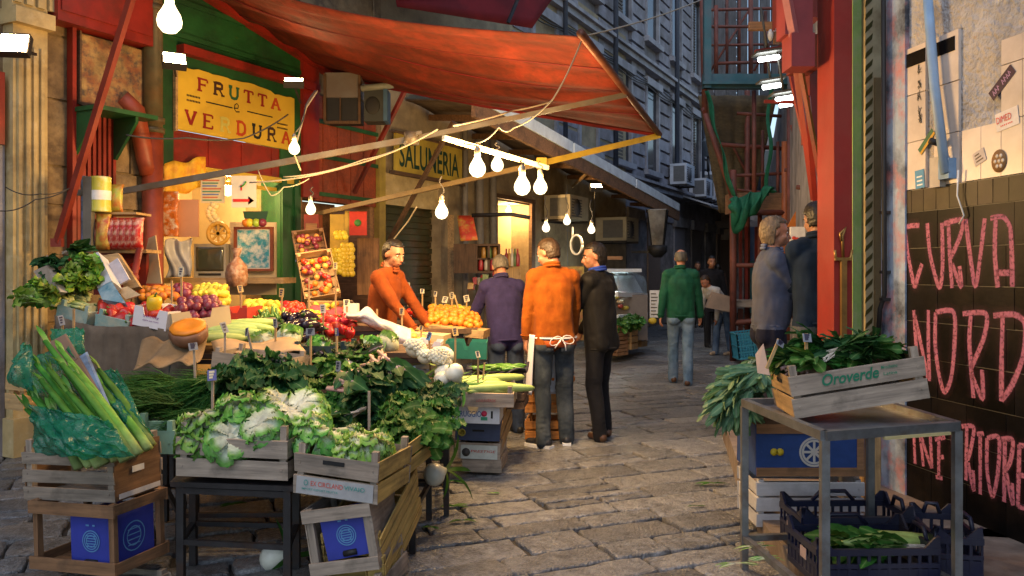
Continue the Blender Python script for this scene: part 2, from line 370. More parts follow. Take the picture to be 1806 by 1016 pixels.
b = MB(); b.tube([LP.pt(S(252), .2, .14), LP.pt(S(252), 2.9, .14)], .1, 14); b.tube([LP.pt(S(205), 3.2, .08), LP.pt(S(222), 3.1, .14), LP.pt(S(240), 2.62, .14), LP.pt(S(246), 2.5, .14)], .085, 12)
part('red_pipe', b, mat('red_pipe_paint', (.26, .05, .02), .45, .25, 5, .15, stain=(.12, .03, .02), sa=.6), fb, True)
# green and red shop front
b = MB()
LW(b, S(272), S(524), 3.40, 5.2, -.02, .05); LW(b, S(488), S(524), 0, 3.4, -.25, .06); LW(b, S(270), S(300), 2.62, 3.4, -.02, .05)
LW(b, S(489), S(497), .1, 2.7, .06, .085); LW(b, S(511), S(518), .1, 2.7, .06, .085)
LW(b, S(268), S(284), 0, 2.62, -.2, .04)
for z in (3.95, 4.3, 4.62): LW(b, S(275), S(522), z, z+.05, .05, .085)
part('green_frame', b, grnp, fb, True)
b = MB()
LW(b, S(262), S(271), 2.2, 5.2, .0, .12); LW(b, S(524), S(552), 2.46, 4.7, .0, .10); LW(b, S(305), S(548), 3.78, 3.87, .05, .16); LW(b, S(300), S(520), 2.66, 3.0, .0, .04)
for k in range(1, 4): LW(b, S(300)+k*.47-.01, S(300)+k*.47+.01, 2.68, 2.98, .04, .05)
part('red_frame', b, redp, fb, True)
b = MB(); LW(b, S(300), S(522), 2.60, 2.655, 0, .07); LW(b, S(284), S(500), 2.50, 2.54, -.05, .0); part('yellow_rail', b, yelp, fb, True)
b = MB()
n = 9; a0, a1 = S(553), S(660)
for k in range(n): LW(b, a0+(a1-a0)*k/n+.004, a0+(a1-a0)*(k+1)/n-.004, 2.44, 3.78, .0, .03+.006*(k % 2))
part('red_planks', b, mat('orange_red_planks', (.27, .05, .018), .6, .25, 4, .2, grain=(8, 8, 1.2), stain=(.1, .03, .02), sa=.6), fb, True)
b = MB()
for z in (2.5, 2.98, 3.42): LW(b, a0, a1, z, z+.05, .045, .07)
part('green_batten', b, grnp, fb, True)
b = MB(); LW(b, S(660), S(671), 0, 3.35, 0, .09); part('yellow_post', b, mat('olive_yellow_post', (.36, .27, .05), .6, .2, 4, .2, stain=(.15, .1, .04), sa=.6), fb, True)
# the lit room inside
b = MB(); d = 1.55
LW(b, S(269), S(500), .0, 2.75, -d-.1, -d); LW(b, S(269)-.3, S(269), 0, 2.75, -d, -.2); LW(b, S(500), S(500)+.1, 0, 2.75, -d, -.5); LW(b, S(269), S(500), 2.75, 2.85, -d, -.5)
LW(b, S(269), S(500), 0, .05, -d, 0)
part('room', b, creamlit, fb, True)
b = MB(); LW(b, S(527), S(660), 0, 2.5, -.75, -.7); LW(b, S(527), S(533), 0, 2.46, -.7, -.0); LW(b, S(652), S(660), 0, 2.46, -.7, 0)
part('recess', b, WB[2], fb, True)
# ---- painted panel on the wall
t = thing('painted_panel', 'weathered painted picture panel of muddy ochre and blue shapes under the red board', 'picture', LP.X(S(183), Z(183, 190, .07), .07))
pm = mat('panel_painting', (.3, .2, .08), .6, .6, 5, .1, stain=(.25, .07, .03), sa=.8, ssc=6, st=.5, stain2=(.03, .035, .05))
b = MB(); LW(b, S(128), S(240), 3.08, 3.70, .07, .10); part('canvas', b, pm, t, True)
b = MB(); LW(b, S(126), S(129), 3.06, 3.72, .07, .12); LW(b, S(239), S(242), 3.06, 3.72, .07, .12); LW(b, S(129), S(239), 3.05, 3.08, .07, .12); part('frame', b, WD[0], t, True)

# ================================================================== FRUTTA e VERDURA sign
t = thing('shop_sign', 'yellow hand painted sign reading FRUTTA e VERDURA on green boards', 'sign', LP.X(S(404), 3.0, .06))
signy = mat('sign_yellow', (.62, .42, .035), .55, .08, 3, .03, stain=(.5, .3, .03), sa=.4, ssc=1.5)
s0, s1, z0, z1 = S(302), S(509), 3.0, 3.66
b = MB(); rr = random.Random(2); pts = []
nn = 26
for i in range(nn+1): pts.append((s0+(s1-s0)*i/nn, z1+rr.uniform(-.012, .012)-(.03 if i > 20 else 0)))
b.prism([(s0, z0)]+[(s1, z0)]+pts[::-1], .03, LP.X(0, 0, .062)); part('board', b, signy, t, True)
b = MB(); LW(b, s0-.03, s0, z0-.02, z1+.06, .06, .10); part('left_edge', b, WT[2], t, True)
SL = {  # slab letters: strokes in a unit box
 'F': [[(.1, 0), (.1, 1)], [(.1, 1), (.9, 1)], [(.1, .52), (.65, .52)], [(-.12, 0), (.36, 0)], [(.9, 1), (.9, .74)], [(.65, .62), (.65, .42)], [(-.12, 1), (.2, 1)]],
 'R': [[(.1, 0), (.1, 1)], [(.1, 1), (.62, 1), (.82, .9), (.82, .62), (.62, .52), (.1, .52)], [(.5, .52), (.9, 0)], [(-.12, 0), (.34, 0)], [(.72, 0), (1.08, 0)], [(-.12, 1), (.2, 1)]],
 'U': [[(.1, 1), (.1, .3), (.25, .05), (.5, 0), (.75, .05), (.9, .3), (.9, 1)], [(-.1, 1), (.3, 1)], [(.7, 1), (1.1, 1)]],
 'T': [[(.5, 0), (.5, 1)], [(0, 1), (1, 1)], [(0, 1), (0, .74)], [(1, 1), (1, .74)], [(.28, 0), (.72, 0)]],
 'A': [[(.05, 0), (.5, 1)], [(.5, 1), (.95, 0)], [(.25, .36), (.75, .36)], [(-.12, 0), (.26, 0)], [(.74, 0), (1.12, 0)]],
 'V': [[(.05, 1), (.5, 0)], [(.5, 0), (.95, 1)], [(-.12, 1), (.26, 1)], [(.74, 1), (1.12, 1)]],
 'E': [[(.1, 0), (.1, 1)], [(.1, 1), (.9, 1)], [(.1, .52), (.65, .52)], [(.1, 0), (.9, 0)], [(.9, 1), (.9, .76)], [(.9, 0), (.9, .24)], [(-.12, 0), (.2, 0)], [(-.12, 1), (.2, 1)]],
 'D': [[(.1, 0), (.1, 1)], [(.1, 1), (.55, 1), (.85, .8), (.9, .5), (.85, .2), (.55, 0), (.1, 0)], [(-.12, 0), (.2, 0)], [(-.12, 1), (.2, 1)]]}
lm = {'r': dark_red_l, 'b': brown_l, 'g': green_l, 'k': blk_l, 'y': paint(.5, .46, .1), 'o': paint(.42, .05, .01)}
def slab(word, cols, sa, sb, zc, h, wdt):
    n = len(word)
    for i, (ch, cc) in enumerate(zip(word, cols)):
        b = MB(); x = sa+(sb-sa)*(i+.5)/n
        for k, st in enumerate(SL[ch]):
            q = [(p[0]*wdt, p[1]*h) for p in st]; thick = .034 if (k == 0 or (ch in 'RUDAV' and k < 2)) else .02
            b.stroke(q, thick, .0012+k*.0006, LP.X(x-wdt/2, zc, .0935))
        part('letter', b, lm[cc], t, True)
slab('FRUTTA', 'rbgrro', S(333), S(487), 3.45, .125, .13)
slab('VERDURA', 'rryokbo', S(309), S(506), 3.07, .14, .13)
b = MB(); X = LP.X(0, 0, .094)
b.stroke([(S(352), 3.345), (S(399), 3.345)], .014, .001, X); b.stroke([(S(425), 3.345), (S(470), 3.345)], .014, .001, X)
b.stroke([(S(405)-.03+p[0], 3.31+p[1]) for p in ((0, .035), (.06, .045), (.07, .075), (.045, .095), (.015, .075), (.01, .03), (.035, 0), (.085, .01))], .012, .001, X)
for k in range(2):
    for q in range(9):
        b.bx((S(318)+q*.02, 3.36-k*.05, .094), (S(318)+q*.02+.013, 3.38-k*.05, .0955), LP.X()); b.bx((S(478)+q*.02, 3.28-k*.05, .094), (S(478)+q*.02+.014, 3.298-k*.05, .0955), LP.X())
part('lettering', b, blk_l, t, True)

# ================================================================== SALUMERIA building
sb = thing('delicatessen_building', 'beige stained delicatessen front with roller shutter and lit cream doorway', 'building', LP.X(S(800), 0))
b = MB()
LW(b, S(672), S(778), 2.62, 7.5, -.4, 0); LW(b, S(770), S(874), 0, 7.5, -.4, -.02); LW(b, S(874), S(934), 2.82, 7.5, -.4, -.02); LW(b, S(934), S(1105), 0, 7.5, -.4, -.02)
part('wall', b, beige, sb, True)
b = MB(); LW(b, S(673), S(770), 2.5, 2.95, 0, .03); part('cream_panel', b, cream, sb, True)
b = MB()
for k in range(24): LW(b, S(672), S(770), .3+k*.095, .3+k*.095+.082, -.12, -.085-.012*(k % 2))
LW(b, S(672), S(770), .1, 2.62, -.2, -.13)
part('roller_shutter', b, mat('green_brown_shutter', (.055, .06, .03), .5, .3, 4, .15, 30, metal=.3, stain=(.12, .05, .02), sa=.7, ssc=2.2, st=.52), sb, True)
b = MB(); LW(b, S(770), S(782), 0, 3.1, -.02, .08); part('pale_post', b, beige, sb, True)
b = MB(); LW(b, S(783), S(795), 0, 2.45, -.02, .06); part('orange_post', b, WT[2], sb, True)
b = MB()
for px, rr_ in ((812, .05), (838, .07), (862, .06)): b.tube([LP.pt(S(px), .1, .09), LP.pt(S(px), 5, .09)], rr_, 10)
part('pipe', b, paint(.2, .18, .16), sb, True)
b = MB(); LW(b, S(874), S(934), 0, 2.85, -1.5, -1.4); LW(b, S(874)-.05, S(874), 0, 2.85, -1.4, -.4); LW(b, S(934), S(934)+.05, 0, 2.85, -1.4, -.4); LW(b, S(874), S(934), 2.82, 2.86, -1.4, -.4); part('doorway_room', b, creamlit, sb, True)
b = MB(); LW(b, S(868), S(874), 0, 2.85, -.02, .05); LW(b, S(934), S(940), 0, 2.85, -.02, .05); LW(b, S(868), S(940), 2.85, 2.93, -.02, .06); part('door_frame', b, WD[2], sb, True)
b = MB()
for px, p2, zz in ((940, 1000, 3.0), (1000, 1070, 2.4), (945, 1100, 1.2)): LW(b, S(px), S(p2), zz, zz+.015, -.019, -.012)
for px in (968, 1002, 1050): LW(b, S(px), S(px)+.015, 0, 3.4, -.019, -.012)
part('wall_joint', b, darkst, sb, True)
t = thing('shop_sign', 'narrow yellow sign reading SALUMERIA in dark green capitals', 'sign', LP.X(S(742), 2.95, .12))
b = MB(); LW(b, S(684), S(802), 2.98, 3.52, .10, .14); part('board', b, mat('sign_olive_yellow', (.46, .34, .05), .6, .15, 3, .05, stain=(.25, .17, .04), sa=.6, ssc=2), t, True)
b = MB(); LW(b, S(680), S(806), 2.93, 2.98, .08, .16); LW(b, S(680), S(806), 3.52, 3.55, .08, .16); part('frame', b, WD[0], t, True)
b = MB(); text(b, 'SALUMERIA', LP.X(S(690), 3.05, .141), S(796)-S(690), .37, bold=.015); part('lettering', b, paint(.008, .045, .03), t, True)

# ================================================================== GREY STONE building above and beyond
gb = thing('grey_stone_building', 'tall grey building of banded stone courses with long dark windows', 'building', LP.X(S(1150), 0))
a0, a1 = S(905), S(1300); b = MB(); PB = {}; b2 = MB(); b3 = MB(); b4 = MB(); b5 = MB()
LW(b, a0, a1, 3.0, 15, -.6, -.10)
win = []
a = a0+.9
while a < a1-1.2: win.append(a); a += 2.35
edges = [a0]+[x for w in win for x in (w-.12, w+1.0+.12)]+[a1]
zz = 3.9
while zz < 14:
    for i in range(0, len(edges), 2):
        if edges[i+1]-edges[i] > .1: LW(PB.setdefault(i, MB()), edges[i]+.0, edges[i+1]-.0, zz+.045, zz+.36-.03, -.10, -.0, 0, .003)
    zz += .36
for k, w in enumerate(win):
    for zb, ht in ((4.3, 2.3), (7.9, 2.5), (11.6, 2.4)):
        fr = MB(); LW(fr, w-.12, w, zb, zb+ht, -.10, .035); LW(fr, w+1, w+1.12, zb, zb+ht, -.10, .035); LW(fr, w-.2, w+1.2, zb+ht, zb+ht+.2, -.1, .10); LW(fr, w-.2, w+1.2, zb-.14, zb, -.1, .12)
        o = part('window', fr, greyst2, gb, True)
        g = MB(); LW(g, w, w+1, zb, zb+ht, -.098, -.05); 
        q = part('pane', g, glassd, o, True)
        s3 = MB()
        for z3 in np.arange(zb+.05, zb+ht-.05, .09): LW(s3, w+.02, w+.5, z3, z3+.06, -.05, -.02); 
        if (k+int(zb)) % 3 == 0: part('shutter', s3, woodshut, o, True)
part('wall', b, greyst, gb, True); [part('stone_pier', q, greyst, gb, True) for q in PB.values()]
LW(b3, a0, a1, 7.0, 7.14, -.1, .12); LW(b3, a0, a1, 7.14, 7.22, -.1, .2); LW(b3, a0, a1, 3.75, 3.9, -.1, .16); LW(b3, a0, a1, 3.9, 3.97, -.1, .26); LW(b3, a0, a1, 10.9, 11.1, -.1, .2)
part('string_course', b3, greyst2, gb, True)
for k, (px, rr_) in enumerate(((985, .05), (1075, .06), (1185, .07), (1232, .05))): 
    q = MB(); q.tube([LP.pt(S(px), 3.9, .16), LP.pt(S(px), 15, .16)], rr_, 10); part('downpipe', q, paint(.05, .06, .085), gb, True)
for k in range(4):
    q = MB(); pts = [LP.pt(a0+(a1-a0)*i/40, 6.75-.09*k+.04*math.sin(i*1.1+k)-.02*abs(math.sin(i*.8)), .06+.02*k) for i in range(41)]; q.tube(pts, .014, 5); part('cable', q, cord, gb, True)
b = MB(); LW(b, S(1100), a1, 0, 3.75, -.6, -.15)
part('ground_floor', b, darkst, gb, True)
for k, px in enumerate((1112, 1150, 1196, 1226, 1250, 1270)):
    q = MB(); LW(q, S(px), S(px)+1.1, 0, 2.9, -.15, -.10); o = part('shop_door', q, [darkst, paint(.22, .17, .14), paint(.26, .25, .27), paint(.16, .13, .11)][k % 4], gb, True)
    q = MB(); LW(q, S(px)-.1, S(px)+1.2, 2.9, 3.2, -.15, .0); part('lintel', q, greyst if k % 2 else darkst, gb, True)
# small shop canopies beyond the long awning
for k, (px, dz) in enumerate(((1196, 3.55), (1232, 3.45), (1262, 3.4))):
    q = MB(); s_0 = S(px); q.add([LP.pt(s_0, dz+.35, 0), LP.pt(s_0+2.6, dz+.35, 0), LP.pt(s_0+2.6, dz, 1.0), LP.pt(s_0, dz, 1.0), LP.pt(s_0, dz+.31, 0), LP.pt(s_0+2.6, dz+.31, 0), LP.pt(s_0+2.6, dz-.04, 1.0), LP.pt(s_0, dz-.04, 1.0)], [(0, 1, 2, 3)[::-1], (4, 5, 6, 7), (3, 2, 6, 7), (0, 3, 7, 4), (1, 5, 6, 2)])
    solo('canopy', q, paint(.42, .43, .46), ['grimy grey shop canopy just past the long awning', 'grimy grey shop canopy under the grouped cooling units', 'grimy grey shop canopy farthest down the left shops'][k], 'canopy')
# ================================================================== far end of the street
fe = thing('far_building', 'dim stone building closing the far end of the market street', 'building', (8.5, 30.5, 0))
b = MB(); b.bx((4.5, 30.5, 0), (16, 31.5, 6.5)); part('wall', b, darkst, fe, True)
for k in range(4):
    x = 5.4+k*1.6; q = MB(); q.bx((x, 30.4, 0), (x+1.1, 30.5, 2.7)); part('shop_door', q, [paint(.12, .11, .12), woodshut, paint(.04, .13, .13), paint(.1, .1, .1)][k], fe, True)
    q = MB(); q.bx((x-.1, 30.42, 4.4), (x+1.0, 30.5, 6.0)); part('window', q, glassd, fe, True)
q = MB(); q.bx((5, 29.7, 3.1), (12, 30.5, 3.35)); part('ledge', q, paint(.15, .14, .15), fe, True)
b = MB(); b.grid(lambda u, v: (2.95+6.8*u, 6.9+23.5*u, v*5.2), 20, 8, thick=.3)
solo('right_hand_building', b, darkst, 'dark building behind the scaffolding on the right of the street', 'building')
# ================================================================== red awning over the fruit stall
cloth = mat('orange_red_canvas', (.13, .017, .007), .75, .22, 1.6, .25, 10, .02, grain=(1, 6, 6), stain=(.24, .03, .012), sa=.8, ssc=2.2, st=.47, stain2=(.09, .018, .008), thin=.3)
cloth2 = mat('dark_red_canvas', (.22, .015, .02), .8, .2, 2, .2, 10, stain=(.1, .01, .015), sa=.6, thin=.3)
A0 = W(1030, 66, 6.0); A1 = W(1162, 236, 9.0)                       # front roller, near and far end
B0 = LP.at(215, -105, .12); B1 = LP.at(583, 128, .12)               # wall side
aw = thing('shop_awning', 'large orange red canvas awning stretched out over the vegetable stall', 'awning', (B0+B1)/2)
def awn(u, v):      # u along the street, v from wall to roller
    p = B0.lerp(B1, u).lerp(A0.lerp(A1, u), v)
    sag = -.20*math.sin(math.pi*v)*(.55+.45*math.sin(math.pi*min(1, u+.15)))-.05*math.sin(math.pi*v)*math.sin(u*9+v*3)
    rip = .026*math.sin(v*5+u*34+2*math.sin(v*4))*math.sin(math.pi*u)**.5+.012*math.sin(u*70+v*3)*math.sin(math.pi*v)
    pull = .10*math.sin(math.pi*v) if True else 0
    e = (A1-A0).normalized()*pull*(1-2*u)*.8
    return p+e+V((0, 0, sag+rip))
b = MB(); b.grid(awn, 70, 44, thick=.006); part('canvas', b, cloth, aw, True)
b = MB(); b.grid(lambda u, v: awn(1.0, u)+V((0, 0, -.035*v+.004))+V((.0, .012, 0))*math.sin(u*40)*v, 44, 3, thick=.005); part('hem', b, cloth2, aw, True)
for su in (.22, .47, .73):
    b = MB(); b.grid(lambda u, v: awn(su+.006*(u-.5), v)+V((0, 0, -.007)), 2, 44, thick=.002); part('seam', b, cloth2, aw, True)
b = MB(); b.tube([A0-(A1-A0)*.03, A1+(A1-A0)*.01], .032, 14); part('roller', b, mat('roller_rust', (.10, .035, .02), .5, .3, 6, .1, metal=.3), aw, True)
b = MB(); b.bar(B0+V((0, 0, .02)), B1+V((0, 0, .02)), .10, .16); part('wall_beam', b, redp, aw, True)
b = MB(); p = B1+V((.06, .05, -.02)); b.ball(p, .09, 10, 7); b.tube([p, p+V((.12, .02, .02))], .035, 8); part('gearbox', b, dsteel, aw, True)
c1 = W(168, 346, 7.5); c1b = A0.lerp(A1, .46)-V((0, 0, .03)); mid = c1.lerp(c1b, .60)+V((0, 0, -.03))
b = MB(); b.bar(c1, mid, .035, .055); b.bar(mid, c1b, .03, .045); b.tube([mid-V((0, 0, .05)), mid+V((0, 0, .06))], .07, 10)
for k in range(5): b.bar(mid+V((rnd.uniform(-.06, .06), -.03, rnd.uniform(-.06, .06))), mid+V((rnd.uniform(-.1, .1), -.04, rnd.uniform(-.14, .08))), .025)
part('arm', b, mat('arm_grey_paint', (.10, .09, .075), .5, .2, 7, .1, metal=.4, stain=(.10, .06, .03), sa=.6, ssc=5), aw, True)
c2 = LP.at(556, 378, .1); mid2 = W(955, 288, 8.2)
b = MB(); b.bar(c2, mid2, .035, .05); part('arm', b, mat('arm_tan_paint', (.20, .145, .065), .5, .2, 7, .1, stain=(.15, .09, .04), sa=.6, ssc=5), aw, True)
b = MB(); b.bar(mid2, A1-V((0, 0, .02)), .05, .06); b.box(mid2, (.10, .10, .10)); part('arm_end', b, yelp, aw, True)
# upper dark red awning further along
P = [LP.at(700, -95, .1), LP.at(900, -30, .1), W(932, 42, 10.5), W(800, -5, 9.0)]
U = W(1000, -45, 10.8); b = MB(); Q = [LP.at(640, -130, .1), LP.at(860, -60, .1), W(932, 44, 10.2), W(700, -6, 9.2)]
b.grid(lambda u, v: Q[0].lerp(Q[3], v).lerp(Q[1].lerp(W(985, -14, 11.0), v), u)+V((0, 0, -.12*math.sin(math.pi*u)*math.sin(math.pi*v)-.02*math.sin(v*20))), 24, 16, thick=.006)
t = thing('shop_awning', 'dark red awning higher up behind the orange awning, only its lower corner in view', 'awning', Q[0]); part('canvas', b, cloth2, t, True)
b = MB(); b.grid(lambda u, v: W(690, -45, 9.2).lerp(W(985, -18, 11.0), u).lerp(W(700, 12, 9.25).lerp(W(938, 50, 10.6), u), v), 16, 4, thick=.006); part('front_flap', b, cloth2, t, True)
b = MB(); b.bar(W(915, -6, 10.2), W(896, 40, 10.1), .035); part('strut', b, dsteel, t, True)

# ================================================================== long canopy over the delicatessen
K0 = W(835, 178, 10.4); K1 = W(1196, 374, 19.0); D0 = LP.at(715, 120, .05); D0.z = K0.z+.35; L1 = LP.pt(LP.s_(1105)+2.2, K1.z+.30, .05)
cn = thing('long_canopy', 'long sloping canopy with pale front board running down past the delicatessen', 'canopy', (K0+K1)/2)
b = MB(); b.grid(lambda u, v: D0.lerp(L1, u).lerp(K0.lerp(K1, u), v)+V((0, 0, .02*math.sin(u*60))), 60, 6, thick=.03); part('roof', b, mat('canopy_underside', (.16, .11, .07), .8, .3, 3, .2, grain=(1, 8, 8), stain=(.07, .05, .03), sa=.7), cn, True)
d = (K1-K0).normalized(); nn = V((d.y, -d.x, 0)).normalized()
b = MB()
for k in range(3):
    p, q = K0.lerp(K1, k/3+.004), K0.lerp(K1, (k+1)/3-.004); b.bar(p+nn*.02+V((0, 0, .10)), q+nn*.02+V((0, 0, .10)), .05, .17)
part('front_board', b, mat('pale_blue_fascia', (.74, .84, .90), .6, .15, 4, .1, stain=(.5, .55, .58), sa=.4, ssc=3), cn, True)
b = MB(); b.bar(K0+V((0, 0, -.10)), K1+V((0, 0, -.10)), .06, .20); part('lower_board', b, WB[0], cn, True)
for k in range(9):
    u = (k+.5)/9; q = MB(); q.bar(D0.lerp(L1, u)-V((0, 0, .09)), K0.lerp(K1, u)-V((0, 0, .09)), .06, .09); part('rafter', q, WB[1], cn, True)
b = MB(); p = K0.lerp(K1, .42); q = LP.at(1010, 330, .05); b.bar(p-V((0, 0, .1)), q, .04); part('brace', b, WT[0], cn, True)
# braces near the sign
for (x0, y0, x1, y1, Y0, Y1, m, lb) in ((718, 152, 625, 340, 10.2, 10.9, redd, 'thin reddish brace crossing the red planks'), (800, 215, 683, 432, 10.0, 11.0, WD[0], 'dark slanting prop crossing the SALUMERIA sign')):
    b = MB(); b.bar(W(x0, y0, Y0), W(x1, y1, Y1), .045, .05); solo('awning_prop', b, m, lb, 'prop')
b = MB(); b.bar(W(232, -4, 6.7), W(101, 428, 6.9), .05, .05); b.box(W(101, 428, 6.9), (.09, .05, .07)); solo('awning_prop', b, mat('wine_red_rod', (.20, .03, .018), .35, .2, 6, .1, metal=.2), 'wine red rod leaning diagonally in front of the painted panel', 'prop')
# boxes under the awning
t = thing('speaker_cabinet', 'grey panelled box with open dark front hung under the awning', 'box', W(606, 215, 10.0))
b = MB(); b.bx(W(573, 172, 10.0)-V((0, 0, .0)), W(636, 128, 10.0)+V((0, .3, 0))); part('panel', b, mat('grey_panel', (.16, .15, .155), .6, .15, 3, .05, stain=(.1, .07, .05), sa=.6), t, True)
b = MB(); b.bx(W(575, 215, 10.02), W(634, 172, 10.02)+V((0, .3, -.004))); part('hollow', b, black, t, True)
b = MB()
for x in (573, 634): b.bar(W(x, 130, 9.99), W(x, 216, 9.99), .03)
b.bar(W(573, 216, 9.99), W(636, 216, 9.99), .035); b.bar(W(600, 172, 9.99), W(600, 216, 9.99), .012); part('frame', b, WD[2], t, True)
t = thing('speaker_box', 'dark speaker box with a blue side hung beside the grey box', 'speaker', W(664, 210, 9.9))
b = MB(); b.bx(W(642, 214, 9.9), W(676, 158, 9.9)+V((0, .25, 0))); part('body', b, paint(.03, .035, .035), t, True)
b = MB(); b.bx(W(676, 213, 9.88), W(683, 157, 9.88)+V((0, .27, 0))); part('blue_side', b, paint(.04, .10, .2), t, True)
b = MB(); b.ball(W(657, 186, 9.9), (.09, .01, .11), 14, 8); part('cone', b, black, t, True)
b = MB(); b.tube([W(637, 156, 9.9), W(694, 150, 9.9)], .04, 10); solo('pipe', b, paint(.2, .22, .2), 'short pale pipe above the blue sided speaker box', 'pipe')

# ================================================================== bulbs, floodlights, cables
def glow(name, c, es):      # lit glass: glows and lets its lamp shine out
    m = bpy.data.materials.new(name); m.use_nodes = True; N = m.node_tree.nodes; Lk = m.node_tree.links; N.remove(N['Principled BSDF'])
    e = N.new('ShaderNodeEmission'); e.inputs[0].default_value = C(*c); e.inputs[1].default_value = es; t = N.new('ShaderNodeBsdfTransparent'); a = N.new('ShaderNodeMixShader'); a.inputs[0].default_value = .75
    Lk.new(t.outputs[0], a.inputs[1]); Lk.new(e.outputs[0], a.inputs[2]); Lk.new(a.outputs[0], N['Material Output'].inputs[0]); return m
def lamp(par, p, w, c, r=.03):
    l = bpy.data.lights.new('lamp', 'POINT'); l.energy = w; l.color = c; l.shadow_soft_size = r; o = bpy.data.objects.new('lamp', l); COL.objects.link(o); o.parent = par; o.location = WM[par.name].inverted()@V(p)
bulbm = glow('lit_bulb', (1, .78, .42), 2.6)
bulbf = glow('lit_far_bulb', (1, .84, .55), 1.9)
flood = mat('lit_floodlight', (1, .8, .5), .5, 0, 1, 0, emis=(1, .62, .28), es=70)
tubel = mat('lit_tube', (1, 1, 1), .5, 0, 1, 0, emis=(.95, 1, .97), es=11)
brass = mat('socket_brass', (.3, .26, .2), .4, .2, 8, 0, metal=.6)
def bulb(px, py, Y, r, label, wire, m=bulbm):
    p = W(px, py, Y); t = thing('light_bulb', label, 'light bulb', p+V((0, 0, -r*1.1)), 'bare bulbs strung over the stall')
    b = MB(); b.lathe([(.02*r, -1.1*r), (.55*r, -.95*r), (.92*r, -.5*r), (r, -.05*r), (.88*r, .45*r), (.55*r, 1.0*r), (.36*r, 1.4*r)], 12, M.Translation(p)); part('glass', b, m, t, True); lamp(t, p, (150 if m is bulbm else 75)*(r/.055)**2, (1, .60, .23) if m is bulbm else (1, .68, .34), r*.6)
    b = MB(); b.lathe([(.38*r, 1.4*r), (.40*r, 2.3*r), (.30*r, 2.5*r), (.12*r, 2.7*r)], 10, M.Translation(p)); part('socket', b, brass, t, True)
    b = MB(); e = wire if isinstance(wire, V) else p+V((0, 0, wire)); q = p+V((0, 0, 2.6*r))
    b.tube([q.lerp(e, k/6)+V((.02*math.sin(k*1.1), 0, 0))*(1 if 0 < k < 6 else 0) for k in range(7)], .006, 5); part('flex', b, cord, t, True)
bulb(299, 36, 3.9, .058, 'largest bare bulb, hanging close at the top left', 1.0)
bulb(519, 262, 6.6, .045, 'bare bulb hanging in front of the right end of the fruit sign', W(556, 160, 6.9))
bulb(548, 369, 7.3, .045, 'lowest left bare bulb beside the green door post', W(552, 330, 7.35))
bulb(779, 374, 6.9, .055, 'bare bulb in front of the roller shutter', .3)
bulb(842, 297, 6.2, .063, 'bare bulb at the left end of the white batten', W(818, 252, 6.25))
bulb(877, 291, 6.6, .050, 'smaller bare bulb second along the white batten', .18)
bulb(921, 329, 6.2, .062, 'bare bulb hanging low, left of the pair above the orange pullover', .2)
bulb(953, 330, 6.4, .054, 'bare bulb hanging low, right of the pair above the orange pullover', .2)
bulb(963, 402, 10.5, .05, 'small far bulb left of the coiled hose', .4, bulbf)
bulb(1000, 390, 11.2, .05, 'small far bulb just above the coiled hose', .4, bulbf)
bulb(1043, 405, 11.0, .05, 'small far bulb right of the coiled hose', .4, bulbf)
bulb(402, 336, 9.3, .06, 'bright bulb inside the fruit shop above the television', .25)
bulb(897, 372, 15.6, .06, 'bulb inside the cream doorway', .3)
b = MB(); b.bar(W(782, 243, 6.15), W(966, 296, 7.0), .03, .035); solo('light_batten', b, paint(.75, .68, .5), 'pale painted batten the stall bulbs hang from', 'batten')
def floodlight(px, py, Y, w, h, rz, rx, label):
    X = TR(W(px, py, Y), (rx, 0, rz)); t = thing('floodlight', label, 'floodlight', X)
    b = MB(); b.bx((-w/2, 0, -h/2), (w/2, .004, h/2)); part('lit_face', b, flood, t)
    b = MB(); b.bx((-w/2-.012, .006, -h/2-.012), (w/2+.012, .07, h/2+.012)); b.bx((-w/2-.012, -.006, h/2), (w/2+.012, .006, h/2+.012)); b.bx((-w/2-.012, -.006, -h/2-.012), (w/2+.012, .006, -h/2)); part('housing', b, black, t)
    b = MB(); b.bar((0, .06, 0), (.05, .3, .1), .02); part('bracket', b, dsteel, t)
floodlight(24, 76, 6.6, .20, .16, R(10), R(-20), 'lit square floodlight on the cream pilaster at the far left')
floodlight(308, 103, 7.4, .18, .13, R(30), R(-35), 'lit square floodlight at the left corner of the fruit sign')
floodlight(518, 141, 8.6, .18, .09, R(10), R(-55), 'lit flat floodlight above the right end of the fruit sign')
floodlight(1052, 328, 12.5, .16, .09, R(10), R(-50), 'small lit spotlight under the long canopy')
def cable(pts, r, m, label, sag=.0, n=10):
    b = MB(); P = []
    for a, c in zip(pts, pts[1:]):
        for k in range(n): P.append(a.lerp(c, k/n)-V((0, 0, sag*4*(k/n)*(1-k/n))))
    P.append(pts[-1]); b.tube(P, r*.68, 6); solo('cable', b, m, label, 'cable')
cable([W(1030, 64, 6.0), W(1245, -4, 9)], .010, rope, 'pale rope running up from the awning roller to the scaffolding', .03)
cable([W(1027, 68, 6.0), W(975, 175, 6.1), W(905, 226, 6.2), W(880, 224, 6.2), W(838, 252, 6.2)], .008, rope, 'slack cord from the awning roller to the batten', .03)
cable([W(800, 222, 6.6), W(905, 195, 7.6), W(975, 178, 8.0)], .012, paint(.45, .4, .3), 'pale cable lying along the dark awning arm', .01)
cable([W(500, 312, 7.2), W(640, 282, 7.1), W(765, 232, 6.9)], .008, rope, 'upper of two twisted leads over the stall', .03)
cable([W(440, 322, 7.2), W(620, 292, 7.0), W(772, 228, 6.8)], .010, rope, 'lower of two twisted leads over the stall', .03)
cable([W(0, 372, 6.6), W(62, 352, 6.7), W(140, 322, 6.9)], .008, cord, 'dark lead crossing the cream pilaster', .03)
cable([W(10, 330, 6.6), W(70, 342, 6.6), W(135, 325, 6.9)], .007, cord, 'thin second lead sagging across the cream pilaster', .03)
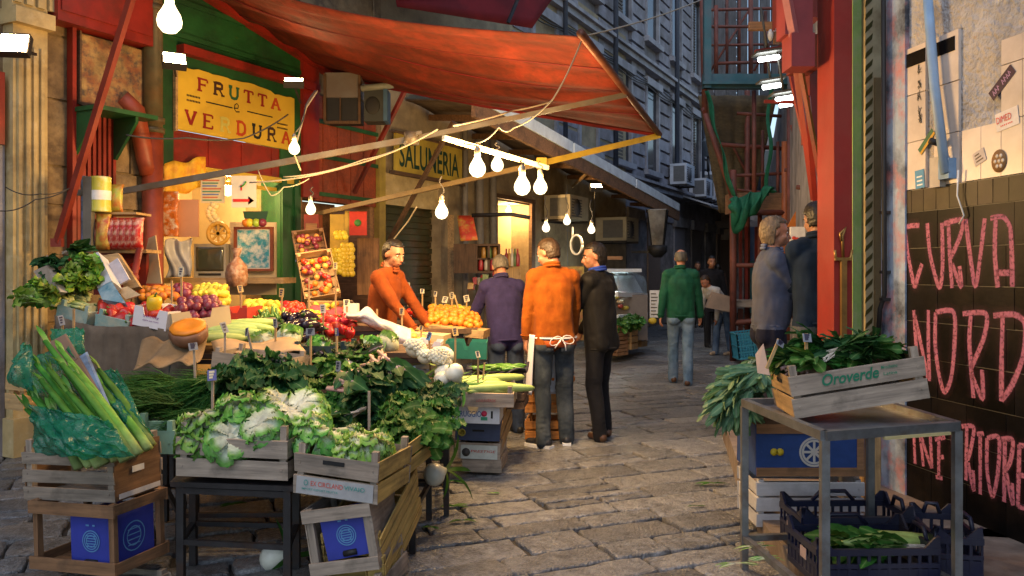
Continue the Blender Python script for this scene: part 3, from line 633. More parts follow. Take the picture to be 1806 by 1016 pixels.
cable([W(222, 238, 7.2), W(330, 243, 7.4), W(430, 244, 7.8), W(508, 202, 8.2)], .012, cord, 'black lead drooping across the fruit sign', .02)
cable([W(455, 300, 7.6), W(478, 345, 7.6), W(500, 330, 7.6), W(545, 315, 7.6)], .008, rope, 'loop of cord at the shop opening', .02)
cable([W(530, 300, 7.5), W(518, 270, 7.3), W(540, 190, 7.6), W(560, 160, 7.8)], .012, rope, 'curved lead above the bulb by the fruit sign', .0)
cable([W(800, 20, 12), W(950, -2, 13)], .012, cord, 'dark cable high under the upper awning', .05)
cable([W(735, 365, 8), W(720, 390, 8.2), W(688, 430, 8.4)], .010, rope, 'cord hanging in front of the roller shutter', .0)

# ================================================================== air conditioners, lantern
cab = mat('cream_cabinet', (.42, .38, .28), .5, .12, 4, .05, stain=(.25, .2, .12), sa=.5)
cabw = mat('white_cabinet', (.50, .54, .60), .5, .12, 4, .05, stain=(.3, .3, .3), sa=.5)
def ac(px, pyb, pyt, w, d, m, label):
    s0 = S(px); zb, zt = Z(px, pyb, d), Z(px, pyt, d); t = thing('air_conditioner', label, 'air conditioner', LP.X(s0, zb, 0))
    h = zt-zb; b = MB(); b.bx((0, 0, .06), (w, h, d)); part('cabinet', b, m, t)
    b = MB()
    for k in range(7): b.bx((w*.08, h*(.1+.115*k), d), (w*.62, h*(.1+.115*k)+h*.05, d+.008))
    b.lathe([(.0, 0), (h*.36, 0), (h*.36, .006), (.0, .006)], 16, M.Translation((w*.35, h*.5, d+.009)))
    part('grille', b, paint(.1, .1, .11), t)
    b = MB(); b.bx((-.004, h*.12, d*.3), (-.001, h*.88, d*.9)); part('side_grille', b, paint(.12, .12, .12), t)
    b = MB(); b.bx((0, -.05, 0), (.04, -.004, d)); b.bx((w-.04, -.05, 0), (w, -.004, d)); b.bx((0, -.05, 0), (w, -.01, .03)); part('bracket', b, dsteel, t)
ac(955, 378, 332, .95, .62, cab, 'cream cooling cabinet above the coiled hose')
ac(1046, 418, 372, .85, .80, cab, 'cream louvred cooling cabinet above the butcher display')
ac(1178, 312, 273, .9, .55, cabw, 'white air conditioner alone under the tall window')
ac(1212, 335, 300, .8, .60, cabw, 'white air conditioner nearest of the pair by the lantern')
ac(1232, 342, 288, .8, .55, cabw, 'tall white air conditioner standing behind the pair by the lantern')
ac(1250, 350, 322, .8, .5, cabw, 'small white air conditioner farthest along the grey wall')
p = W(1249, 258, 24); t = thing('wall_lantern', 'small iron street lantern on an arm from the grey wall', 'lantern', p)
b = MB(); b.lathe([(.10, -.3), (.17, .12), (.19, .14), (.05, .3), (.02, .36)], 6, M.Translation(p)); part('glass', b, paint(.14, .18, .22), t, True)
b = MB(); b.tube([p+V((0, 0, -.3)), p+V((0, 0, -.75))], .04, 8); q = LP.pt(LP.s_(1255)-.3, p.z-.6, 0); b.bar(p+V((0, 0, -.6)), q, .05); b.bar(p+V((0, 0, -.45)), q+V((0, 0, .45)), .03); part('arm', b, black, t, True)
p = W(1160, 402, 17.2); t = thing('wall_lantern', 'big pale glass lantern on the wall under the end of the canopy', 'lantern', p-V((0, 0, .5)))
b = MB(); b.lathe([(.16, -.36), (.27, .36), (.29, .38)], 4, M.Translation(p)@M.Rotation(R(30), 4, 'Z')); part('glass', b, mat('lantern_glass', (.42, .42, .42), .25, .3, 5, .1, stain=(.15, .14, .13), sa=.7), t, True)
b = MB(); b.lathe([(.08, -.62), (.2, -.5), (.2, -.37)], 6, M.Translation(p)); b.bar(p+V((0, 0, -.5)), p+V((-.5, .3, -.5)), .05)
for k in range(4):
    a = R(30)+k*math.pi/2; b.bar(p+V((.17*math.cos(a), .17*math.sin(a), -.36)), p+V((.28*math.cos(a), .28*math.sin(a), .37)), .02)
part('frame', b, black, t, True)
b = MB(); c = W(1016, 432, 11.0)
for k in range(5): b.tube([c+V((.075*math.cos(g)+.004*k, .02*k-.03, .13*math.sin(g))) for g in [q*2*math.pi/20 for q in range(21)]], .014, 6)
b.tube([c+V((-.05, 0, .1)), W(1010, 400, 11.0)], .012, 6)
solo('hose', b, paint(.45, .43, .38), 'coiled pale hose hanging on the wall between the far bulbs', 'hose')
# ================================================================== GRAFFITI WALL
gw = thing('graffiti_wall', 'wall with pink spray letters on dark tiles, pale tiles and bare plaster above', 'wall', RP.X(0, 0))
RS = RP.s_; RZ = RP.z_
s_end = RS(1806)+2.0; s_0 = RS(1597)
b = MB(); b.bx((-.02, 0, -.45), (s_end+8, 7, -.02), RP.X()); part('wall', b, mat('bare_plaster', (.42, .42, .44), .9, .25, 6, 1.0, 30, .04, stain=(.50, .43, .34), sa=.7, ssc=2, st=.52, stain2=(.2, .2, .22)), gw, True)
tile = mat('dark_brown_tile', (.005, .0045, .0048), .42, .45, 6, .2, 40, .004, stain=(.020, .014, .010), sa=.6, ssc=2.2, st=.54, island=.45, spec=.06)
tileb = mat('olive_brown_tile', (.035, .026, .013), .5, .4, 6, .2, 40, .004, stain=(.04, .025, .02), sa=.7, ssc=4, st=.5, island=.4, spec=.2)
tilew = mat('pale_tile', (.56, .49, .44), .35, .12, 4, .08, 30, .003, stain=(.40, .33, .27), sa=.5, ssc=2.5, st=.55, island=.06)
zt = RZ(1700, 322); th_ = .228; tw = .115
b = MB(); b2 = MB()
row = 0; z = zt
while z > -.1:
    h = .14 if row == 0 else th_
    a = s_0-(.0 if row % 2 else tw*.5); w_ = tw if row == 0 else .30
    while a < s_end:
        x0, x1 = max(a, s_0-.01), a+w_
        if x1 > x0+.02: (b2 if row == 0 else b).bx((x0+.0025, z-h+.0025, -.02), (x1-.0025, z-.0025, .0), RP.X(), 0, .001)
        a += w_
    z -= h; row += 1
part('dark_tiles', b, tile, gw, True); part('top_tile_row', b2, tileb, gw, True)
b = MB(); b.bx((s_0-.02, -.1, -.019), (s_end, zt, -.006), RP.X()); part('grout', b, paint(.12, .115, .10), gw, True)
b = MB()   # pale upper tiles: left column and right field, with the plaster showing between
r2 = random.Random(4)
zz = zt+.004
for k in range(5):
    h = .30
    for (pa, pb) in ((1592, 1632), (1647, 1690)):
        if k < 3: b.bx((RS(pa), zz+.002, -.02), (RS(pb), zz+h-.003, -.001), RP.X(), 0, .001)
    a = RS(1692)+.02
    h0 = h
    lim = RS(1806)+1.6
    while a < lim:
        skip = (k >= 3) or (k == 2 and a < RS(1732)) or (k == 1 and a < RS(1736)); h = .14 if k == 2 else .30
        if not skip: b.bx((a+.002, zz+.002, -.02), (a+.148, zz+h-.003, 0), RP.X(), 0, .001)
        a += .15
    zz += h0
part('pale_tiles', b, tilew, gw, True)
b = MB(); zb = RZ(1640, 95)
for (pa, pb) in ((1588, 1632), (1648, 1684)): b.bx((RS(pa), zb-.035, -.01), (RS(pb), zb+.05, .003), RP.X(0, 0))
part('dark_band', b, tile, gw, True)
pink = mat('pink_spray', (.44, .14, .20), .8, .2, 18, .0, stain=(.30, .09, .18), sa=.5, ssc=7, alpha='t')
pinko = mat('pink_overspray', (.58, .19, .28), .8, .1, 18, .0, alpha='t', amax=.02)
def graf(name, strokes, wpx, f):
    for st in strokes:
        b = MB(); P = [RP.at(*f(*p), .001) for p in st]; o = RP.p0
        q = [((p-o).dot(RP.u), p.z) for p in P]; out = []
        for i in range(len(q)-1):      # soft corners: Catmull-Rom
            p0, p1, p2, p3 = [V((*q[max(0, min(len(q)-1, i+k))], 0)) for k in (-1, 0, 1, 2)]
            m1, m2, dl = (p2-p0)*.42, (p3-p1)*.42, p2-p1
            for k in range(8):
                t = k/8; out.append(p1.lerp(p2, t)+(m1-dl)*(t*(1-t)**2)-(m2-dl)*(t*t*(1-t)))
        out.append(V((*q[-1], 0))); b.stroke(out, [wpx*.64*(1+.18*noise.noise(p*5)) for p in out], .0012, RP.X(0, 0, 0)); part(name, b, pink, gw, True)
        b = MB(); b.stroke(out, wpx*1.7, .0007, RP.X(0, 0, 0)); part('overspray', b, pinko, gw, True)
f8 = lambda x, y: (1200+x/2.515, 350+y/2.515)
f7 = lambda x, y: (1200+x/2.2277, 560+y/2.2277)
graf('letter_c', [[(1060, 120), (1020, 122), (998, 135), (1003, 190), (1012, 260), (1038, 388), (1055, 340), (1072, 290)]], .062, f8)
graf('letter_u', [[(1095, 110), (1108, 250), (1148, 395), (1163, 300), (1160, 108)]], .062, f8)
graf('letter_r', [[(1188, 105), (1195, 250), (1205, 398)], [(1170, 112), (1250, 95), (1240, 170), (1200, 262)], [(1205, 290), (1245, 392), (1238, 300)]], .058, f8)
graf('letter_v', [[(1265, 92), (1285, 250), (1308, 388), (1330, 260), (1350, 88)]], .062, f8)
graf('letter_a', [[(1398, 95), (1395, 250), (1408, 395)], [(1375, 88), (1430, 82), (1462, 130), (1470, 250), (1472, 392)], [(1398, 330), (1470, 330)]], .06, f8)
graf('letter_n', [[(1035, 495), (1045, 640), (1055, 780)], [(1040, 520), (1070, 660), (1098, 800)], [(1100, 495), (1100, 640), (1105, 810)]], .06, f8)
graf('letter_o', [[(1132, 505), (1130, 640), (1145, 770), (1170, 858), (1200, 800), (1215, 660), (1212, 505), (1132, 505)]], .062, f8)
graf('letter_r', [[(1288, 520), (1282, 640), (1300, 885)], [(1252, 512), (1355, 512), (1345, 620), (1288, 755)], [(1288, 770), (1340, 888), (1338, 760)]], .062, f8)
graf('letter_d', [[(1430, 520), (1425, 700), (1424, 900)], [(1388, 520), (1480, 515), (1530, 560), (1520, 700), (1470, 830), (1424, 895)]], .062, f8)
graf('letter_i', [[(917, 452), (922, 575)]], .05, f7)
graf('letter_n', [[(943, 470), (955, 585)], [(945, 460), (965, 530), (988, 592)], [(982, 468), (988, 592)]], .05, f7)
graf('letter_f', [[(1015, 478), (1015, 630)], [(1000, 480), (1040, 470)], [(1003, 626), (1030, 632)], [(1015, 550), (1035, 548)]], .05, f7)
graf('letter_e', [[(1068, 430), (1075, 640)], [(1068, 432), (1090, 428)], [(1070, 520), (1088, 520)], [(1075, 638), (1100, 645)]], .05, f7)
graf('letter_r', [[(1125, 430), (1122, 640)], [(1105, 428), (1152, 432), (1140, 520), (1128, 560)], [(1130, 570), (1152, 680), (1150, 600)]], .052, f7)
graf('letter_i', [[(1178, 455), (1178, 695)], [(1165, 458), (1192, 456)]], .05, f7)
graf('letter_o', [[(1205, 475), (1205, 600), (1225, 702), (1246, 620), (1252, 475), (1205, 475)]], .052, f7)
graf('letter_r', [[(1275, 480), (1272, 725)], [(1262, 478), (1305, 482), (1298, 560), (1278, 600)], [(1280, 610), (1306, 735), (1302, 650)]], .052, f7)
graf('letter_e', [[(1332, 500), (1326, 745)], [(1330, 502), (1360, 505)], [(1328, 620), (1352, 622)], [(1326, 742), (1358, 752)]], .052, f7)
# ---- things on the wall
def sticker(px, py, w, h, rot, m, lab, draw=None, cat='sticker'):
    p = RP.at(px, py, .003); s = (p-RP.p0).dot(RP.u); X = RP.X(s, p.z, .0028)@M.Rotation(rot, 4, 'Z'); t = thing('sticker', lab, cat, X)
    b = MB(); b.bx((-w/2, -h/2, 0), (w/2, h/2, .001)); part('paper', b, m, t)
    if draw: b = MB(); draw(b, w, h); part('print', b, draw.__defaults__[0], t)
    return t
def d1(b, w, h, m=paint(.35, .2, .4)): [b.stroke([(-w*.4+k*w*.1, -h*.25), (-w*.36+k*w*.1, h*.25), (-w*.33+k*w*.1, -h*.2+(k % 3)*h*.1)], .006, .0012) for k in range(8) if k != 3]
def d2(b, w, h, m=paint(.6, .04, .03)): text(b, 'DIMED', M.Translation((-w*.12, h*.1, .0012)), w*.66, h*.36, cx=True); [b.bx((-w*.3+k*w*.08, -h*.3, .001), (-w*.26+k*w*.08, -h*.22, .002)) for k in range(7)]
def d3(b, w, h, m=paint(.10, .07, .05)):
    for k in range(3): b.bx((-w*.32, -h*.3+k*h*.25, .001), (w*.3-k*.01, -h*.2+k*h*.25, .002))
def d4(b, w, h, m=paint(.7, .72, .7)):
    for k in range(3): b.bx((-w*.3, -h*.35+k*h*.22, .001), (w*.3, -h*.27+k*h*.22, .002))
sticker(1767, 146, .20, .062, R(38), paint(.03, .008, .035), 'dark purple slanting strip sticker on the pale wall tiles', d1)
sticker(1776, 210, .16, .10, R(8), paint(.66, .62, .6), 'white sticker with red print on the pale wall tiles', d2)
sticker(1727, 277, .09, .075, R(20), paint(.5, .44, .42), 'tilted grey and black sticker beside the round emblem', d3)
sticker(1622, 316, .085, .115, R(4), paint(.06, .25, .45), 'small blue sticker at the lower corner of the pale tiles', d4)
t = sticker(1634, 250, .17, .05, R(42), paint(.02, .11, .05), 'green and yellow slanting sticker beside the blue pipe')
b = MB(); b.bx((-.085, -.0245, .001), (.085, -.006, .002)); part('stripe', b, paint(.5, .28, .02), t)
p = RP.at(1762, 284, .003); X = RP.X((p-RP.p0).dot(RP.u), p.z, .003); t = thing('emblem', 'round brown painted emblem with pale dots on the tiles', 'emblem', X)
b = MB(); b.lathe([(0, 0), (.055, 0), (.055, .001), (0, .001)], 20, M.Scale(1.15, 4, V((0, 1, 0)))); part('disc', b, paint(.22, .12, .045), t)
b = MB()
for k in range(6): b.lathe([(0, .0012), (.011, .0012), (.011, .002), (0, .002)], 8, M.Translation((.028*math.cos(k*1.047), .032*math.sin(k*1.047), 0)))
b.lathe([(0, .0012), (.010, .0012), (.010, .002), (0, .002)], 8); part('dots', b, paint(.6, .55, .48), t)
b = MB(); r2 = random.Random(8)
for (px, py) in ((1622, 122), (1622, 150), (1621, 168), (1622, 195), (1623, 212)):
    p = RP.at(px, py, .001); X = RP.X((p-RP.p0).dot(RP.u), p.z, .001)
    for k in range(9): b.stroke([(r2.uniform(-.02, .02), r2.uniform(-.035, .035)) for _ in range(2)], .004, .001, X)
part('scribbles', b, black, gw, True)
t = thing('blue_pipe', 'slanting blue painted tube on the wall ending in a blue box', 'pipe', RP.at(1665, 310, .05))
b = MB(); b.tube([RP.at(1632, -60, .05), RP.at(1648, 150, .05), RP.at(1668, 306, .05)], .028, 12); part('tube', b, mat('sky_blue_paint', (.22, .36, .55), .5, .15, 6, .1, stain=(.3, .34, .4), sa=.5), t, True)
p = RP.at(1672, 296, 0); s = (p-RP.p0).dot(RP.u); b = MB(); b.bx((s-.02, p.z-.07, 0), (s+.07, p.z+.05, .05), RP.X()); part('end_box', b, paint(.16, .28, .45), t, True)
b = MB(); b.bx((s-.11, p.z-.11, 0), (s-.02, p.z+.07, .04), RP.X()); part('bracket', b, paint(.42, .38, .33), t, True)
b = MB(); b.tube([RP.at(1662, 255, .02), RP.at(1640, 248, .09)], .02, 8); part('clip', b, black, t, True)
b = MB(); b.tube([RP.at(1690, 300, .03), RP.at(1688, 345, .03), RP.at(1700, 380, .02), RP.at(1692, 395, .02)], .005, 5); solo('cable', b, white, 'thin white wire end hanging over the top of the graffiti', 'cable')
# ---- jamb, shutter, posts left of the graffiti
jp = thing('wall_corner', 'flaking blue and pink painted corner post with black smudges', 'wall corner', RP.pt(-.1, 0, 0))
b = MB(); b.bx((RS(1557), 0, -.4), (RS(1599), 7, .012), RP.X()); part('post', b, mat('flaking_blue_paint', (.30, .38, .50), .7, .2, 4, .35, 25, .01, stain=(.02, .022, .035), sa=.95, ssc=2.2, st=.53, stain2=(.42, .16, .17)), jp, True)
b = MB(); b.tube([RP.at(1558, -50, .05), RP.at(1560, 520, .05), RP.at(1552, 545, .05), RP.at(1549, 590, .05)], .016, 8); part('pipe', b, black, jp, True)
b = MB()
for py in (375, 480, 528): p = RP.at(1562, py, .03); b.box(p, (.06, .05, .02))
part('clip', b, dsteel, jp, True)
rs = thing('side_shopfront', 'narrow shop front of green post and pale ribbed shutter beside the red pillar', 'shop front', W(1530, 640, 5.75))
b = MB(); p = W(1515, 300, 5.82); x0, x1 = W(1502, 0, 5.82).x, W(1527, 0, 5.82).x; b.bx((x0, 5.82, .15), (x1, 6.2, 7)); b.bx((x0-.0, 5.80, .15), (x0+.03, 5.82, 7)); part('green_post', b, mat('lime_green_paint', (.27, .44, .14), .6, .15, 5, .2, stain=(.16, .28, .10), sa=.6, ssc=3, stain2=(.35, .4, .25)), rs, True)
b = MB(); b.bx((W(1527, 0, 5.75).x, 5.75, .15), (W(1558, 0, 5.75).x, 6.1, 7)); part('jamb', b, mat('cream_jamb', (.44, .37, .22), .7, .2, 4, .2, stain=(.22, .15, .07), sa=.8, ssc=3, st=.52), rs, True)
b = MB()
for k in range(60): x = W(1526, 0, 5.74).x; b.add([(x, 5.745, .6+k*.09), (x+.05, 5.745, .65+k*.09), (x+.05, 5.73, .69+k*.09), (x, 5.73, .64+k*.09)], [(0, 1, 2, 3), (3, 2, 1, 0)])
part('shutter_ribs', b, mat('olive_ribs', (.16, .15, .05), .6, .2, 5, .1), rs, True)
b = MB(); x0 = W(1542, 0, 5.74).x; b.bx((x0, 5.735, 1.1), (x0+.05, 5.75, 2.9)); b.bx((x0+.0, 5.728, 1.15), (x0+.045, 5.735, 1.42)); part('lock_plate', b, mat('tan_metal', (.3, .2, .09), .4, .2, 5, .1, metal=.5), rs, True)
rp = thing('red_pillar', 'bright red square pillar carrying the shop beam on the right', 'pillar', W(1475, 640, 5.55))
b = MB(); b.bx((W(1471, 0, 5.5).x, 5.5, .1), (W(1503, 0, 5.5).x, 5.8, 8)); part('shaft', b, mat('bright_red_paint', (.22, .010, .006), .65, .15, 3, .08, 30, stain=(.18, .02, .012), sa=.5, ssc=1.2, stain2=(.22, .03, .02)), rp, True)
b = MB(); x = W(1485, 0, 5.5).x
b.bx((x-.012, 5.47, 1.0), (x+.012, 5.498, 1.55)); b.bx((x-.055, 5.47, 1.62), (x+.055, 5.494, 1.64)); 
b.tube([(x-.055, 5.48, 1.69), (x-.05, 5.48, 1.64), (x, 5.48, 1.61), (x+.05, 5.48, 1.64), (x+.06, 5.48, 1.69)], .010, 8); b.bx((x-.018, 5.46, 1.1), (x+.018, 5.49, 1.62))
b.tube([(x-.01, 5.48, 1.75), (x-.02, 5.48, 1.80), (x+.015, 5.48, 1.84), (x-.005, 5.48, 1.78), (x, 5.48, 1.64)], .010, 8)
part('hook_fitting', b, mat('old_brass', (.25, .14, .04), .4, .3, 8, .1, metal=.6), rp, True)
b = MB(); b.bx((W(1449, 0, 5.5).x-.16, 5.62, 2.95), (W(1449, 0, 5.5).x, 5.82, 3.18)); b.bx((W(1449, 0, 5.5).x-.19, 5.66, 3.18), (W(1449, 0, 5.5).x, 5.85, 4.5)); part('beam', b, mat('faded_red_paint', (.20, .03, .035), .6, .2, 3, .1), rp, True)
# red rods of a folded awning beside the pillar
ra = thing('folded_awning', 'folded red awning frame of thin rods left of the red pillar', 'awning', W(1440, 300, 6.2))
for (x0, y0, Y0, x1, y1, Y1, w, m) in ((1387, -10, 5.6, 1408, 106, 5.7, .05, paint(.34, .12, .13)), (1402, 100, 6.4, 1436, 352, 6.7, .045, redp), (1424, 170, 6.2, 1440, 372, 6.6, .04, redp), (1408, 100, 5.9, 1450, 330, 6.1, .03, redd), (1392, 112, 7.0, 1418, 240, 7.0, .04, redp)):
    b = MB(); b.bar(W(x0, y0, Y0), W(x1, y1, Y1), w); part('rod', b, m, ra, True)
b = MB(); b.bx(W(1410, 118, 6.3), W(1449, 60, 6.3)+V((0, .3, 0))); b.bx(W(1428, 250, 6.6), W(1447, 118, 6.6)+V((0, .2, 0))); b.bx(W(1390, 30, 6.5), W(1450, -60, 6.5)+V((0, .4, 0))); part('rolled_canvas', b, redd, ra, True)
# ================================================================== scaffolding across the right side of the street
rust = mat('rusty_red_steel', (.16, .045, .03), .6, .3, 6, .15, stain=(.07, .03, .02), sa=.6, ssc=4)
teal = mat('teal_paint', (.03, .10, .11), .5, .2, 4, .1, stain=(.08, .10, .11), sa=.6, ssc=3)
net = mat('green_netting', (.015, .17, .09), .7, .25, 20, .3, stain=(.01, .09, .05), sa=.6, ssc=4, thin=.3)
ply = mat('brown_boards', (.11, .085, .045), .8, .35, 3, .2, grain=(1.2, 8, 8), stain=(.05, .04, .03), sa=.6, ssc=2)
grb = mat('grey_boards', (.10, .10, .105), .85, .3, 3, .2, grain=(8, 8, 1.0), stain=(.05, .05, .05), sa=.6, ssc=2)
sc = thing('scaffolding', 'rusty red scaffolding with teal beam and green netting across the right of the street', 'scaffolding', W(1293, 640, 14.3))
def pole(x0, y0, Y0, x1, y1, Y1, r, m=rust, nm='pole'):
    b = MB(); b.tube([W(x0, y0, Y0), W(x1, y1, Y1)], r, 8); part(nm, b, m, sc, True)
pole(1293, 645, 14.2, 1293, 300, 14.2, .06); pole(1243, 200, 14.2, 1238, -40, 14.2, .05); pole(1318, 635, 15, 1318, 160, 15, .05); pole(1384, 600, 14.2, 1384, 250, 14.2, .055, mat('orange_steel', (.36, .10, .03), .5, .2, 5, .1)); pole(1400, 600, 15.5, 1400, 150, 15.5, .05)
pole(1263, 130, 15, 1263, 10, 15, .04); pole(1324, 130, 15, 1324, 0, 15, .045); pole(1240, 47, 15, 1390, 47, 15, .03); pole(1262, 112, 15, 1390, 108, 15, .03); pole(1240, 190, 14.2, 1296, 360, 14.2, .045)
pole(1290, 468, 14.2, 1400, 468, 14.2, .04); pole(1290, 375, 14.2, 1390, 375, 14.2, .05); pole(1340, 560, 14.5, 1340, 380, 14.5, .04); pole(1360, 560, 14.5, 1360, 380, 14.5, .04); pole(1290, 570, 14.2, 1400, 560, 14.2, .05); pole(1408, 420, 15, 1408, 230, 15, .04); pole(1420, 420, 15, 1420, 230, 15, .04); pole(1270, 255, 15, 1380, 262, 15, .04); pole(1330, 375, 14.3, 1330, 160, 14.3, .04)
for (x0, y0, x1, y1, YY, rr_) in ((1282, 130, 1282, -40, 15.5, .03), (1304, 128, 1304, -40, 15.8, .03), (1350, 130, 1350, 20, 15.5, .035), (1376, 130, 1376, -40, 15.2, .035), (1240, 80, 1395, 78, 15.6, .025), (1240, 18, 1395, 14, 15.4, .03), (1250, 130, 1320, 20, 15.6, .022), (1330, 125, 1390, 20, 15.6, .022), (1262, 200, 1330, 330, 15.2, .025), (1300, 200, 1378, 205, 14.6, .03), (1295, 310, 1400, 305, 14.6, .03), (1300, 335, 1400, 345, 14.6, .025), (1392, 600, 1392, 160, 13.2, .04), (1372, 380, 1372, 250, 14.6, .03), (1345, 370, 1345, 230, 14.8, .03), (1384, 300, 1440, 300, 13.4, .03), (1384, 420, 1445, 425, 13.4, .03), (1396, 220, 1445, 380, 12.5, .03), (1412, 600, 1412, 200, 11.5, .035), (1405, 330, 1450, 335, 10.5, .03), (1428, 600, 1428, 240, 10.5, .03)):
    pole(x0, y0, YY, x1, y1, YY, rr_)
b = MB(); b.bx(W(1240, 156, 14.1), W(1392, 130, 14.1)+V((0, .12, 0))); b.bx(W(1240, 148, 14.0), W(1392, 143, 14.0)+V((0, .1, 0))); b.bar(W(1247, 156, 14.1), W(1247, -40, 14.1), .12, .12); part('beam', b, teal, sc, True)
b = MB()
for k in range(9):
    x = W(1240+k*20, 0, 16.5).x; b.bx((x+.01, 16.5, 4.9), (x+.21, 16.56, 8.5))
part('back_boards', b, grb, sc, True)
b = MB(); a, c, d_, e = W(1246, 160, 14.2), W(1392, 160, 14.2), W(1362, 372, 14.4), W(1300, 372, 14.4)
off = V((0, 2.2, .2))
for (p, q, m_, n_) in ((a+off*.3, c+off*.3, d_+off*.3, e+off*.3),):
    b.grid(lambda u, v: p.lerp(q, u).lerp(n_.lerp(m_, u), v)+V((0, .6*v+.03*math.sin(u*30), 0)), 20, 10, thick=.03)
part('board_hopper', b, ply, sc, True)
b = MB(); b.grid(lambda u, v: W(1243, 160, 14).lerp(W(1248, 160, 14.0), u).lerp(W(1290, 345, 14.0).lerp(W(1297, 350, 14.0), u), v)+V((.02*math.sin(v*14), .06*math.sin(v*9+u*4), 0)), 5, 26, thick=.008)
b.grid(lambda u, v: W(1356, 150, 13.8).lerp(W(1362, 150, 13.8), u).lerp(W(1350, 345, 13.8).lerp(W(1357, 345, 13.8), u), v)+V((.02*math.sin(v*12+1), .06*math.sin(v*8), 0)), 5, 26, thick=.008)
def swag(u, v):
    p = W(1286, 352, 13.9).lerp(W(1364, 328, 13.8), u); dr = (.10+.38*math.sin(math.pi*min(1, u*1.1+.05))**.7*(1.2-u*.7)+.22*math.exp(-((u-.15)/.1)**2))
    return p+V((.03*math.sin(v*9+u*20), -.10*math.sin(math.pi*v)+.05*math.sin(u*26+v*4), -dr*v+.03*math.sin(u*17)))
b.grid(swag, 36, 12, thick=.01)
part('netting', b, net, sc, True)
b = MB(); b.bx(W(1292, 375, 14.2), W(1384, 340, 14.2)+V((0, .5, 0))); part('cross_board', b, WB[0], sc, True)
# lit strip lamps and shades
def strip(px, py, Y, w, rz, label):
    X = TR(W(px, py, Y), (0, R(-9), rz)); t = thing('strip_light', label, 'lamp', X)
    b = MB(); b.tube([(-w/2, 0, 0), (w/2, 0, 0)], .024, 10); part('tube', b, tubel, t)
    b = MB(); b.bx((-w/2-.04, -.09, .05), (w/2+.04, .09, .07)); b.tube([(0, 0, .07), (0, 0, .5)], .012, 6); part('shade', b, paint(.05, .05, .045), t)
strip(1356, 103, 8.0, .20, 0, 'lit strip lamp uppermost by the red rods')
strip(1390, 107, 8.6, .12, R(40), 'short lit lamp right beside the uppermost strip lamp')
strip(1361, 152, 8.4, .18, 0, 'lit strip lamp second from the top by the red rods')
strip(1384, 174, 8.0, .17, 0, 'lit strip lamp third from the top under a flat shade')
strip(1386, 185, 9.5, .14, 0, 'lit strip lamp lowest and farthest of the four by the red rods')
b = MB(); b.bar(W(1332, 92, 8.0), W(1400, 82, 8.0), .05, .04); solo('lamp_rail', b, redp, 'red rail over the uppermost strip lamp', 'rail')
b = MB(); b.bar(W(1348, 179, 8.0), W(1405, 181, 8.0), .03, .03); solo('lamp_rail', b, redp, 'red rail beside the lowest strip lamps', 'rail')
t = thing('hanging_frame', 'brown wooden frame hanging over the strip lamps', 'frame', W(1355, 60, 8.2))
b = MB(); b.bx(W(1322, 52, 8.2), W(1384, 38, 8.2)+V((0, .06, 0))); b.bx(W(1366, 76, 8.21), W(1377, 53, 8.21)+V((0, .05, 0))); part('board', b, WB[0], t, True)
b = MB(); b.ball(W(1359, 62, 8.2), (.03, .03, .06), 8, 6); part('bulb_case', b, cabw, t, True)
# far right stalls below the scaffolding
b = MB(); p0 = W(1298, 632, 14.0); 
def basket(X, w, d_, h, m, nm, label, cat, par=None):
    b = MB()
    for (y, ) in ((0,), (d_,)):
        for k in range(9): b.bar((w*k/8, y, 0), (w*k/8, y, h), .018)
        for z in (0, h*.25, h*.5, h*.75, h): b.bar((0, y, z), (w, y, z), .02)
    for x in (0, w):
        for k in range(7): b.bar((x, d_*k/6, 0), (x, d_*k/6, h), .018)
        for z in (0, h*.5, h): b.bar((x, 0, z), (x, d_, z), .02)
    b.bx((0, 0, 0), (w, d_, .02)); return solo(nm, b, m, label, cat, X=X)
basket(frame(W(1304, 634, 13.6), W(1340, 630, 13.6)), .36, .4, .42, paint(.04, .25, .36), 'plastic_basket', 'light blue lattice basket standing under the scaffolding', 'basket')
t = thing('market_stand', 'rough grey bench with dark uprights behind the grey jacket', 'stand', W(1330, 640, 14.8))
b = MB(); b.bx(W(1295, 542, 14.3), W(1400, 530, 14.3)+V((0, .7, 0))); part('counter', b, WG[0], t, True)
for px in (1306, 1350, 1396):
    b = MB(); b.bar(W(px, 640, 14.5), W(px, 545, 14.5), .07); part('leg', b, rust, t, True)
b = MB()
for k, px in enumerate((1306, 1316, 1334, 1352, 1366)): b.bar(W(px, 540, 14.9), W(px, 400, 14.9), .05)
part('upright', b, redd, t, True)
b = MB(); b.bx(W(1318, 460, 15.2), W(1345, 400, 15.2)+V((0, .04, 0))); b.bx(W(1352, 460, 15.2), W(1366, 420, 15.2)+V((0, .04, 0))); part('blue_sheet', b, paint(.06, .11, .24), t, True)
b = MB(); b.bx(W(1395, 495, 9.0), W(1420, 400, 9.0)+V((0, .05, 0))); 
t = thing('poster_board', 'white board with red and yellow print behind the grey jacketed man', 'poster', W(1408, 495, 9.0)); part('board', b, white, t, True)
b = MB()
for k in range(9): b.ball(W(rnd.uniform(1398, 1412), rnd.uniform(405, 480), 8.98), (rnd.uniform(.015, .035), .006, rnd.uniform(.015, .035)), 7, 5, m=k % 2)
part('print', b, [paint(.6, .05, .03), paint(.6, .4, .03)], t, True)
b = MB(); b.prism([(0, 0), (.35, 0), (.35, .42), (.2, .36)], .02, TR(W(1388, 400, 11.5), (R(90), 0, 0))); solo('cloth_sign', b, paint(.55, .16, .02), 'orange cloth triangle behind the scaffold bars', 'cloth')
